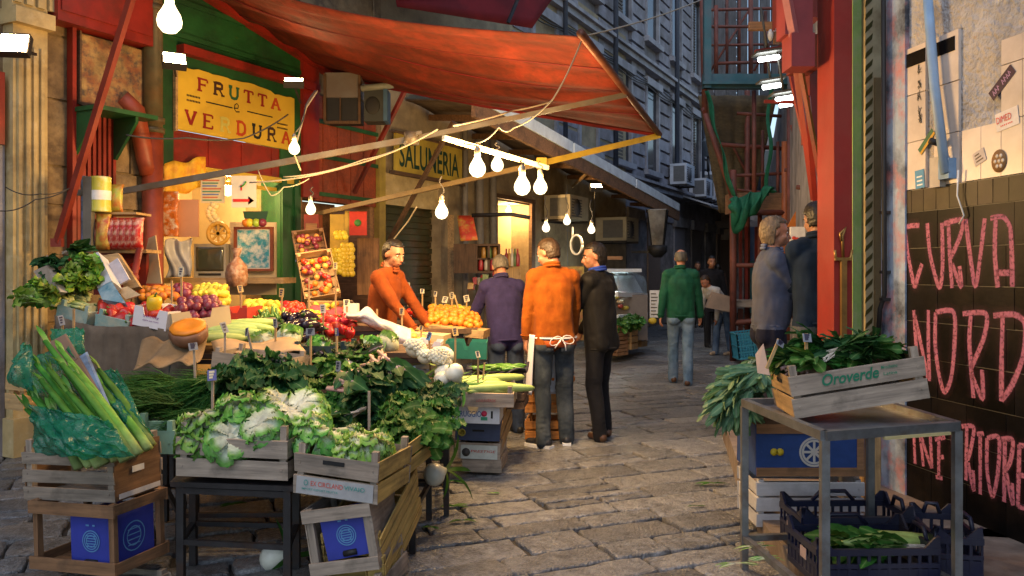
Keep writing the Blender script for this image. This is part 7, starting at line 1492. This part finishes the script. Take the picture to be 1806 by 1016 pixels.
def dcap(P, a, c, ra, rb):
    a, c = np.array(a), np.array(c); d = c-a; L2 = max(1e-9, d@d); t = np.clip(((P-a)@d)/L2, 0, 1); return np.linalg.norm(P-a-t[:, None]*d, axis=1)-(ra+(rb-ra)*t)
def person(label, loc, face, H, mats, lean=0.0, side=0.0, hands=((.24, .12, .80), (-.24, .12, .80)), feet=((.10, 0), (-.10, 0)), head=(0, 0), hair=('short', None), bulk=0.0, hem=.0, cuff=.9, elb=((.6, -.7, -.3), (-.6, -.7, -.3)), knee=(0, 1, 0), group=None, belly=0.0, sleeve=1.0, foot_yaw=(0.15, -0.15), collar=None, voxel=.0095, curl=.6, pelvis_dy=0.0, shoe_sole=None, tq=0.0, pockets=False):
    s = H/1.75; skn, top, leg, shoe = mats[:4]
    X = M.Translation(loc)@M.Rotation(face, 4, 'Z')@M.Scale(s, 4)
    t = thing('person', label, 'person', M.Translation(loc)@M.Rotation(face, 4, 'Z'), group); Sx = M.Scale(s, 4)
    prim = []; E = []; b = MB()
    def cap(a, c, ra, rb, m): capsule(b, a, c, ra, rb); prim.append((V(a), V(c), ra, rb, m))
    def ell(c, r, m, Rm=None):
        X_ = M.Translation(c)@(Rm or M.Identity(4)); b.ball((0, 0, 0), r, 20, 14, X=X_); E.append((X_.inverted(), r, m))
    P = V((0, pelvis_dy, .978)); d = V((math.sin(side), math.sin(lean), math.cos(lean)*math.cos(side))).normalized(); f = V((0, math.cos(lean), -math.sin(lean)))
    Rm = M((( 1, 0, d.x, 0), (0, f.y, d.y, 0), (0, f.z, d.z, 0), (0, 0, 0, 1)))@M.Rotation(tq, 4, 'Z')
    k = bulk*.45
    ell(P+V((0, -.01, -.02)), (.172, .125, .125), 2)
    E.append(((M.Translation(P+d*.26+f*belly*.4)@Rm).inverted(), (.17+k, .12+k+belly*.4, .27), 1))
    ctl = [(-.03-hem, .165+k*.6, .115+k*.6), (.0, .172+k*.8, .120+k*.8+belly*.3), (.10, .166+k, .118+k+belly*.5), (.22, .162+k, .115+k+belly*.4), (.36, .172+k, .120+k), (.45, .150+k, .104+k*.8), (.50, .105+k*.5, .080+k*.5), (.54, .055, .055)]
    if hem: E.append(((M.Translation(P+d*(-.02-hem*.5))@Rm).inverted(), (.18+k*.8, .13+k*.8+belly*.4, .07+hem*.6), 1))
    LV = 40; NV = 28; vs = []
    for a_ in range(LV+1):
        tt_ = ctl[0][0]+(ctl[-1][0]-ctl[0][0])*a_/LV; j_ = max(j for j in range(len(ctl)-1) if ctl[j][0] <= tt_+1e-9); q0, q1 = ctl[j_], ctl[j_+1]; w_ = min(1, (tt_-q0[0])/(q1[0]-q0[0])); w_ = w_*w_*(3-2*w_)
        rx_, ry_ = q0[1]+(q1[1]-q0[1])*w_, q0[2]+(q1[2]-q0[2])*w_; off = f*(belly*.4*math.exp(-((tt_-.12)/.12)**2))
        for g_ in range(NV):
            an_ = 2*math.pi*g_/NV; c_, s_ = math.cos(an_), math.sin(an_); vs.append(P+d*tt_+off+(Rm.to_3x3()@V((rx_*math.copysign(abs(c_)**.85, c_), ry_*math.copysign(abs(s_)**.85, s_), 0))))
    b.add(vs, [(i_*NV+g_, i_*NV+(g_+1) % NV, (i_+1)*NV+(g_+1) % NV, (i_+1)*NV+g_) for i_ in range(LV) for g_ in range(NV)]+[tuple(range(NV-1, -1, -1)), tuple(range(LV*NV, (LV+1)*NV))])
    nk = P+d*.53; sh = P+d*.475
    rx = Rm.to_3x3()@V((1, 0, 0))
    k0 = k; SH = [sh+rx*(.166+k*.4), sh-rx*(.166+k*.4)]
    cap(SH[0]*.97+sh*.03, SH[1]*.97+sh*.03, .070+k*.7, .070+k*.7, 1); cap(sh+d*.03+rx*.10, sh+d*.03-rx*.10, .062+k*.5, .062+k*.5, 1)
    yaw, pit = head; hd = M.Rotation(yaw, 4, 'Z')@M.Rotation(pit, 4, 'X'); ndir = (d*.75+V((0, 0, .45))).normalized()
    HC = nk+ndir*.085+(hd.to_3x3()@V((0, .028, .085)))
    cap(nk-d*.03, nk+ndir*.09, .060, .054, 0)
    cap(sh+d*.045-f*.005, nk+d*.012, .078+k*.3, .066+k*.3, 1)
    XH = M.Translation(HC)@hd
    def hell(c, r, m=0): ell((0, 0, 0), r, m, XH@M.Translation(c))
    hell((0, -.012, .03), (.076, .097, .090)); hell((0, .030, -.045), (.058, .058, .062)); hell((0, .058, -.082), (.030, .026, .022)); hell((0, .066, .022), (.055, .024, .030))
    hell((.036, .058, -.03), (.026, .026, .028)); hell((-.036, .058, -.03), (.026, .026, .028))
    b0 = len(prim)
    cap(XH@V((0, .088, .006)), XH@V((0, .108, -.034)), .010, .015, 0); cap(XH@V((.012, .092, -.040)), XH@V((-.012, .092, -.040)), .009, .009, 0)
    cap(XH@V((-.018, .088, -.064)), XH@V((.018, .088, -.064)), .009, .009, 0)
    for q in (-1, 1): ell((0, 0, 0), (.010, .022, .032), 0, XH@M.Translation((q*.078, -.012, -.008))@M.Rotation(R(-15), 4, 'X'))
    HD = []
    for q in (0, 1):
        wr = V(hands[q]); el, wr = ik(SH[q], wr, .29, .26, elb[q])
        cap(SH[q], el, .060+k*.6, .050+k*.6, 1); c_ = el.lerp(wr, sleeve)
        cap(el, c_, .049+k*.6, .049+(.038-.049)*sleeve+k*.5, 1)
        if sleeve < .99: cap(el, wr, .044, .030, 0)
        HD.append((el, wr))
    for q in (0, 1):
        hp = P+V((.095*(1 if q == 0 else -1), -.005, -.06)); ft = V((feet[q][0], feet[q][1], .085+(feet[q][2] if len(feet[q]) > 2 else 0))); kn, an = ik(hp, ft, .425, .415, knee)
        cap(hp, kn, .098, .074, 2); cap(kn, an, .074, .066, 2); cap(hp+V((0, -.03, .02)), hp+V((0, -.045, -.05)), .088, .085, 2); cap(an, an+V((0, 0, -.045)), .066, .064, 2)
        w = M.Rotation(foot_yaw[q], 3, 'Z'); h_ = an+w@V((0, -.045, -.050)); t_ = an+w@V((0, .155, -.058))
        cap(h_, t_, .040, .034, 3); cap(h_+w@V((0, .03, .02)), h_+w@V((0, .12, .005)), .042, .034, 3)
    # hands: palm, four bent fingers, thumb
    for q in (0, 1):
        el, wr = HD[q]; a = (wr-el).normalized(); sd = 1 if q == 0 else -1
        inw = V((-sd, .15, -.1)); inw = (inw-a*inw.dot(a)).normalized(); wd_ = a.cross(inw).normalized()   # inw: palm normal
        pc = wr+a*.045; 
        for o_ in (-.024, -.008, .008, .024): cap(wr+wd_*o_*.6+a*.012, pc+wd_*o_*1.05+a*.038, .016, .0115, 0)
        for i, o_ in enumerate((-.029, -.010, .010, .028)):
            L = (.036, .043, .041, .033)[i]; p0 = pc+wd_*o_+a*.036; cu = curl*(.8+.15*i)
            d1 = (a*math.cos(cu*.6)+inw*math.sin(cu*.6)); d2 = (a*math.cos(cu*1.5)+inw*math.sin(cu*1.5)); p1 = p0+d1*L; p2 = p1+d2*L*.85
            cap(p0, p1, .0095, .0088, 0); cap(p1, p2, .0088, .0072, 0)
        th = V((0, 1, .3)); ts = 1 if wd_.dot(V((0, 1, .2))) > 0 else -1
        p0 = wr+wd_*ts*.022+a*.02; p1 = p0+(wd_*ts*.7+a*.6+inw*.35).normalized()*.04; p2 = p1+(a*.9+wd_*ts*.15+inw*.4).normalized()*.032
        cap(p0, p1, .013, .0105, 0); cap(p1, p2, .0105, .008, 0)
    me = mesh('body', b, skn); o = bpy.data.objects.new('body', me); COL.objects.link(o)
    r_ = o.modifiers.new('r', 'REMESH'); r_.mode = 'VOXEL'; r_.voxel_size = voxel; sm = o.modifiers.new('s', 'SMOOTH'); sm.factor = .5; sm.iterations = 6
    bpy.context.view_layer.update(); m2 = bpy.data.meshes.new_from_object(o.evaluated_get(bpy.context.evaluated_depsgraph_get()))
    bpy.data.objects.remove(o); bpy.data.meshes.remove(me)
    n = len(m2.vertices); co_ = np.empty(n*3); m2.vertices.foreach_get('co', co_); co_ = co_.reshape(-1, 3); no = np.empty(n*3); m2.vertices.foreach_get('normal', no); no = no.reshape(-1, 3)
    best = np.full(n, 9.0); bm_ = np.zeros(n, int)
    for (a, c, ra, rb, m) in prim:
        dd = dcap(co_, a, c, ra, rb); w = dd < best; best[w] = dd[w]; bm_[w] = m
    for (Xi, r, m) in E:
        A = np.array(Xi); Q = co_@A[:3, :3].T+A[:3, 3]; dd = (np.linalg.norm(Q/np.array(r), axis=1)-1)*min(r); w = dd < best; best[w] = dd[w]; bm_[w] = m
    if hem:
        dz = (co_-np.array(P))@np.array(d); near = (dz > -hem-.04) & (bm_ == 2) & (np.abs(co_[:, 0]) < .26) & (co_[:, 2] > P.z-hem-.05); bm_[near] = 1
    cloth_ = (bm_ == 1) | (bm_ == 2)
    ph = hash(label) % 7
    fold = np.array([noise.noise(V((p[0]*9+ph, p[1]*9, p[2]*5)))*.011+noise.noise(V((p[0]*24, p[1]*24+ph, p[2]*9)))*.0045 for p in co_]) if voxel < .012 else np.zeros(n)
    # bunching folds near the waist, elbows, knees and ankles
    fz = np.zeros(n); W0 = np.array([(abs(noise.noise(V((p[0]*13+ph, p[1]*13+p[2]*9, p[2]*34))))-.25)*.009 for p in co_]) if voxel < .012 else np.zeros(n)
    for c0, w0 in [(P+d*.06, .12)]+[(HD[q][0], .10) for q in (0, 1)]+[(V((feet[q][0], feet[q][1], .16)), .12) for q in (0, 1)]+[(V((feet[q][0]*.9, .05, .5)), .10) for q in (0, 1)]:
        e = np.exp(-(((co_-np.array(c0))/w0)**2).sum(1)); fz += e*W0
    co_ += no*((fold+fz)*cloth_)[:, None]
    m2.vertices.foreach_set('co', (co_*s).ravel())
    m2.materials.clear()
    for x in mats[:4]: m2.materials.append(x)
    mi = [int(np.bincount(bm_[list(p.vertices)], minlength=4).argmax()) for p in m2.polygons]; m2.polygons.foreach_set('material_index', mi); m2.polygons.foreach_set('use_smooth', [True]*len(mi)); m2.update()
    o = bpy.data.objects.new('body', m2); COL.objects.link(o); o.parent = t; WM[o.name] = WM[t.name]
    if hem:
        e = MB(); e.tube([Sx@(P+d*(-.03-hem+.012)+(Rm.to_3x3()@V(((.166+k*.62)*math.cos(g)*1.0, (.117+k*.62)*math.sin(g), 0)))) for g in [q*2*math.pi/28 for q in range(29)]], .011*s, 6); part('hem_band', e, top, t)
    for q in (0, 1):
        el, wr = HD[q]; c_ = el.lerp(wr, max(.2, sleeve-.03)); c2_ = el.lerp(wr, max(.25, sleeve)); e = MB(); rr_ = (.049+(.038-.049)*sleeve+k*.5)
        e.tube([Sx@(c_-(c2_-c_)*.2), Sx@c_, Sx@c2_], [rr_*.9*s, (rr_+.007)*s, (rr_+.004)*s], 12); part('cuff', e, top, t)
    if pockets:
        for q in (-1, 1):
            e = MB(); e.grid(lambda u, v: Sx@(P+V((q*.085+(u-.5)*.105, -.005-math.sqrt(max(0, 1-((q*.085+(u-.5)*.105)/.20)**2))*(.142-.008*v), -.03-.125*v-(.012*(1-abs(2*u-1)) if v > .9 else 0)))), 6, 6, thick=.004*s); part('back_pocket', e, leg, t)
    # face
    XX = Sx@XH
    for q in (-1, 1):
        e = MB(); e.ball((q*.031, .078, .004), (.0125, .009, .008), 8, 6, X=XX); e.ball((q*.031, .0855, .004), (.006, .004, .006), 6, 5, X=XX, m=1); part('eye', e, [eyew, eyed], t)
        e = MB(); e.tube([XX@V((q*.012, .090, .024)), XX@V((q*.032, .091, .029)), XX@V((q*.052, .078, .022))], [.0045*s, .006*s, .004*s], 6); part('eyebrow', e, hair[1] or hairm['brown'], t)
    e = MB(); e.ball((0, .094, -.064), (.022, .006, .006), 10, 6, X=XX); part('mouth', e, lipm, t)
    hm = hair[1] or hairm['brown']; st = hair[0]; e = MB()
    def hf(dv):
        g = 1.0+.055*noise.noise(V((dv.x*9, dv.y*9, dv.z*9+ph)))+.045*noise.noise(V((dv.x*26, dv.y*26, dv.z*9)))
        front = dv.y > .28 and dv.z < (.50 if st != 'bald' else .2); low = dv.z < ({'short': -.80, 'long': -.95, 'bald': -.75, 'crop': -.7, 'full': -.85}[st] if dv.y < -.1 else -.02 if dv.y > .0 else -.16 if st != 'long' else -.9)
        sideb = abs(dv.x) > .75 and dv.y > .12 and dv.z < .1
        if st == 'bald' and dv.z > .52: return .86
        if front or low or sideb: return .82
        g *= 1/math.sqrt(1-.62*dv.z*dv.z) if dv.z < 0 and dv.y < .1 else 1
        return g*(1.0 if st in ('crop', 'bald') else 1.03)
    sc_ = {'short': 1.09, 'crop': 1.06, 'bald': 1.06, 'full': 1.15, 'long': 1.13}[st]
    e.ball((0, -.016, .030), (.077*sc_, .098*sc_, .091*sc_), 72, 44, X=XX, fn=hf)
    part('hair', e, hm, t)
    if collar is not None:
        e = MB(); a_ = nk+d*.035
        for z0, rr_ in ((0, .078), (.022, .073)):
            e.tube([Sx@(a_+d*z0+rx*(rr_+k*.3)*math.cos(g)+f*((rr_+k*.3)*math.sin(g)*.95+.004)+d*(.012*-math.sin(g))) for g in [-.9-q*.29 for q in range(16)]][::1], .013*s, 8)
        part('collar', e, collar, t)
    if shoe_sole is not None:
        e = MB()
        for q in (0, 1):
            w = M.Rotation(foot_yaw[q], 4, 'Z'); ft = V((feet[q][0], feet[q][1], (feet[q][2] if len(feet[q]) > 2 else 0)))
            e.add([Sx@(ft+(w@V((px_, py_, z_)))) for z_ in (-.014, .018) for (px_, py_) in ((-.036, -.085), (.036, -.085), (.044, .03), (.047, .12), (.03, .185), (-.03, .185), (-.047, .12), (-.044, .03))], [tuple(range(7, -1, -1)), tuple(range(8, 16))]+[(i, (i+1) % 8, 8+(i+1) % 8, 8+i) for i in range(8)])
        part('shoe_sole', e, shoe_sole, t)
    return t, dict(P=P, d=d, f=f, HC=HC, XH=XH, s=s, SH=SH, HD=HD, Sx=Sx)
def cl(name, c, r=.85, **k): return mat(name, c, r, k.pop('var', .25), k.pop('sc', 9), .35, 180, .004, sheen=k.pop('sheen', .03), spec=.12, **k)
skin1 = mat('skin_tan', (.30, .145, .08), .5, .12, 9, .1, stain=(.42, .15, .09), sa=.4, ssc=9); skin2 = mat('skin_ruddy', (.37, .17, .10), .5, .12, 9, .1, stain=(.46, .15, .10), sa=.4, ssc=9)
eyew = paint(.55, .52, .48); eyed = paint(.015, .01, .008); lipm = paint(.30, .09, .065)
hairm = dict(black=mat('black_hair', (.012, .009, .007), .45, .5, 30, .5, 60, grain=(1, 1, .3)), brown=mat('brown_hair', (.035, .02, .011), .5, .5, 30, .5, 60, grain=(1, 1, .3)), grey=mat('grey_hair', (.085, .075, .06), .6, .5, 30, .5, 60, grain=(1, 1, .3)), fair=mat('greyish_fair_hair', (.115, .082, .052), .55, .5, 30, .5, 60, grain=(1, 1, .3)), pepper=mat('salt_pepper_hair', (.028, .023, .019), .55, .6, 40, .5, 60))
shoeb = mat('brown_leather', (.085, .04, .02), .4, .25, 8, .1); shoek = mat('black_leather', (.015, .014, .014), .4, .25, 8, .1)
jean_d = cl('dark_jeans', (.028, .037, .048), stain=(.12, .14, .155), sa=.6, ssc=2.2, st=.53); jean_b = cl('blue_jeans', (.05, .09, .17), stain=(.15, .21, .29), sa=.7, ssc=2.2, st=.5); jean_l = cl('faded_jeans', (.10, .17, .26), stain=(.26, .34, .42), sa=.7, ssc=2.4, st=.5)
blk = cl('black_trousers', (.010, .010, .012)); gry = cl('grey_jeans', (.075, .08, .085))
def yawto(dx, dy): return math.atan2(-dx, dy)      # local +Y turned to (dx, dy)
def gp(px, Y, z=0): return V(((px-CX)/F*Y, Y, z))
# vendor behind the counter
t, i = person('vendor in a rust orange zip pullover looking down behind the counter', gp(668, 7.55), yawto(1, -.42), 1.80, (skin1, cl('rust_pullover', (.19, .042, .008)), blk, shoek), lean=.20, hands=((.16, .50, .95), (-.13, .48, .96)), head=(R(-14), R(-16)), hair=('short', hairm['black']), bulk=.012, hem=.08, collar=cl('rust_collar', (.20, .05, .015)), elb=((.9, -.4, -.5), (-.9, -.4, -.5)), curl=.9)
# man in the purple pullover
t, i = person('man seen from behind in a dark purple blue pullover bending over the produce', gp(893, 7.85), yawto(-.30, 1), 1.70, (skin1, cl('purple_blue_pullover', (.024, .020, .07)), cl('navy_jeans', (.03, .045, .085), stain=(.08, .11, .17), sa=.5, ssc=2.5), shoek), lean=.30, hands=((.30, .45, .92), (-.30, .42, .92)), head=(R(-4), R(-26)), hair=('crop', hairm['grey']), bulk=.03, hem=.07, elb=((.9, -.6, -.2), (-.9, -.6, -.2)), feet=((.12, .0), (-.12, -.05)), collar=cl('purple_collar', (.028, .024, .075)))
# man in orange with the white apron
orm = cl('orange_pullover', (.235, .062, .006), stain=(.17, .036, .005), sa=.6, ssc=4)
t, i = person('man in an orange pullover and white apron standing with his back turned', gp(977, 7.32), yawto(-.16, 1), 1.80, (skin2, orm, jean_d, mat('black_trainer', (.015, .016, .022), .5, .2, 8, .1)), lean=.07, hands=((.22, .24, .86), (-.245, .06, .84)), head=(R(44), R(-20)), hair=('short', hairm['brown']), bulk=.030, belly=.03, hem=.06, feet=((.12, .05), (-.10, -.05)), foot_yaw=(-.15, .75), collar=orm, elb=((.9, -.5, -.3), (-1, -.4, -.2)), sleeve=.86, shoe_sole=paint(.68, .70, .72), curl=.9, pockets=True)
P, s = i['P'], i['s']
ap = mat('apron_white', (.66, .66, .70), .8, .06, 5, .2, 30)
def ring(g, z, e=.012): return s*V(((.182+e)*math.cos(g), (.148+e)*math.sin(g)+.01, z))
b = MB()
for z0, z1 in ((.985, 1.0), ): b.grid(lambda u, v: ring(u*2*math.pi, .927+.014*v, .022), 40, 2, thick=.004)
part('apron_string', b, ap, t)
b = MB(); b.grid(lambda u, v: ring(R(60)+u*R(150-22*v), .96-.52*v-.10*max(0, (.5-u))*v, .026+.05*v*math.sin(u*math.pi)+.01*math.sin(u*17)*v), 20, 16, thick=.006); part('apron_skirt', b, ap, t)
b = MB(); c0 = ring(R(-82), .935, .034)
for sg in (-1, 1): b.tube([c0+s*V((sg*(.055-.05*math.cos(g)), -.012, .035*math.sin(g)-.02*(1-math.cos(g))*(.4 if sg > 0 else .9))) for g in [k*.63 for k in range(11)]], .0055*s, 6, flat=.6)
b.tube([c0, c0+s*V((.03, -.012, -.05)), c0+s*V((.035, -.012, -.10))], .0055, 6); b.tube([c0, c0+s*V((-.04, -.012, -.05)), c0+s*V((-.06, -.012, -.08))], .0055, 6); b.ball(c0, .012, 8, 6); part('apron_bow', b, ap, t)
b = MB(); b.grid(lambda u, v: ring(u*2*math.pi, .860+.055*v, .016), 40, 2, thick=.004); part('shirt_band', b, cl('rust_shirt_band', (.34, .07, .02)), t)
# dark haired man in the black jacket
bj = cl('black_jacket', (.010, .0095, .0095), .6)
t, i = person('dark haired man in a black jacket and blue collar seen from the side', gp(1059, 7.62), yawto(-.75, .52), 1.76, (skin1, bj, blk, shoeb), lean=.05, hands=((.20, .30, .98), (-.16, .32, 1.0)), head=(R(38), R(-8)), hair=('full', hairm['black']), bulk=.040, hem=.13, feet=((.12, .02), (-.12, -.06)), foot_yaw=(-.4, -.5), collar=cl('blue_shirt_collar', (.02, .05, .30)), elb=((1, -.6, -.4), (-1, -.5, -.4)), curl=.9)
# man in the green jacket walking away
gj = cl('green_jacket', (.008, .065, .036), .6)
t, i = person('balding man in a green jacket and faded jeans walking away', gp(1201, 11.25), yawto(.12, 1), 1.80, (skin2, gj, jean_l, shoeb), lean=.02, hands=((.29, .10, .76), (-.29, -.05, .78)), head=(R(-6), R(-10)), hair=('bald', hairm['grey']), bulk=.040, hem=.05, feet=((.08, -.10), (-.09, .16)), foot_yaw=(-.2, .1), elb=((.9, -.6, 0), (-.9, -.6, 0)), collar=gj)
# two by the red pillar
t, i = person('fair haired man in a grey blue work jacket facing right by the red pillar', gp(1358, 6.4, .19), yawto(1, -.05), 1.73, (skin2, cl('grey_blue_jacket', (.05, .063, .105), stain=(.075, .07, .078), sa=.6, ssc=2.2), cl('navy_trousers', (.010, .011, .022)), shoek), lean=.02, hands=((.06, .33, 1.02), (.02, .36, 1.06)), head=(R(-4), R(-4)), hair=('long', hairm['fair']), bulk=.040, belly=.03, hem=.01, elb=((1, -.6, -.5), (-1, -.4, -.5)), collar=cl('grey_blue_collar', (.10, .12, .19)), curl=1.1)
t, i = person('dark haired man in a navy blue shirt with his back turned beside the red pillar', gp(1444, 6.15, .19), yawto(.1, 1), 1.83, (skin1, cl('navy_shirt', (.009, .018, .035)), gry, shoek), lean=.0, hands=((.16, .28, 1.0), (-.12, .30, 1.02)), head=(R(14), R(-12)), hair=('short', hairm['black']), bulk=.018, hem=.03, elb=((.5, -.9, -.4), (-.35, -1, -.4)), collar=cl('navy_collar', (.009, .018, .035)))
# far figures
dk = cl('charcoal_coat', (.012, .012, .015))
t, i = person('distant man in a dark coat walking towards the camera', gp(1255, 16.8), yawto(-.05, -1), 1.80, (skin1, dk, blk, shoek), hands=((.28, .08, .78), (-.28, .08, .78)), hair=('short', hairm['black']), bulk=.045, hem=.25, feet=((.1, .1), (-.1, -.1)), voxel=.014, elb=((.9, -.6, 0), (-.9, -.6, 0)))
t, i = person('stooping person in a pale top and blue jeans carrying a beige bag under the scaffolding', gp(1276, 15.2), yawto(-.8, -.5), 1.62, (skin2, cl('pale_top', (.45, .44, .42)), jean_b, paint(.4, .3, .2)), lean=.85, hands=((.22, .42, .75), (-.2, .4, .72)), head=(0, R(-30)), hair=('short', hairm['brown']), bulk=.03, hem=.06, feet=((.1, .12), (-.1, -.1)), voxel=.014)
b = MB(); b.prism([(-.22, -.12), (.2, -.2), (.26, .06), (-.1, .16)], .14, TR(W(1264, 530, 14.7), (R(90), 0, 0))); solo('shoulder_bag', b, mat('beige_leather', (.30, .22, .16), .6, .15, 6, .1), 'beige shoulder bag carried by the stooping person', 'bag')
t, i = person('distant person in a dark jacket deep in the lane at the left', gp(1230, 22.5), yawto(0, -1), 1.75, (skin1, cl('dusky_jacket', (.03, .03, .045)), blk, shoek), hands=((.28, .08, .78), (-.28, .08, .78)), hair=('short', hairm['brown']), bulk=.04, hem=.1, voxel=.016)
t, i = person('distant person in a brown coat deep in the lane at the right', gp(1266, 25), yawto(.1, 1), 1.7, (skin1, cl('brown_coat', (.06, .03, .02)), blk, shoek), hands=((.28, .08, .78), (-.28, .08, .78)), hair=('short', hairm['black']), bulk=.04, hem=.2, voxel=.016)
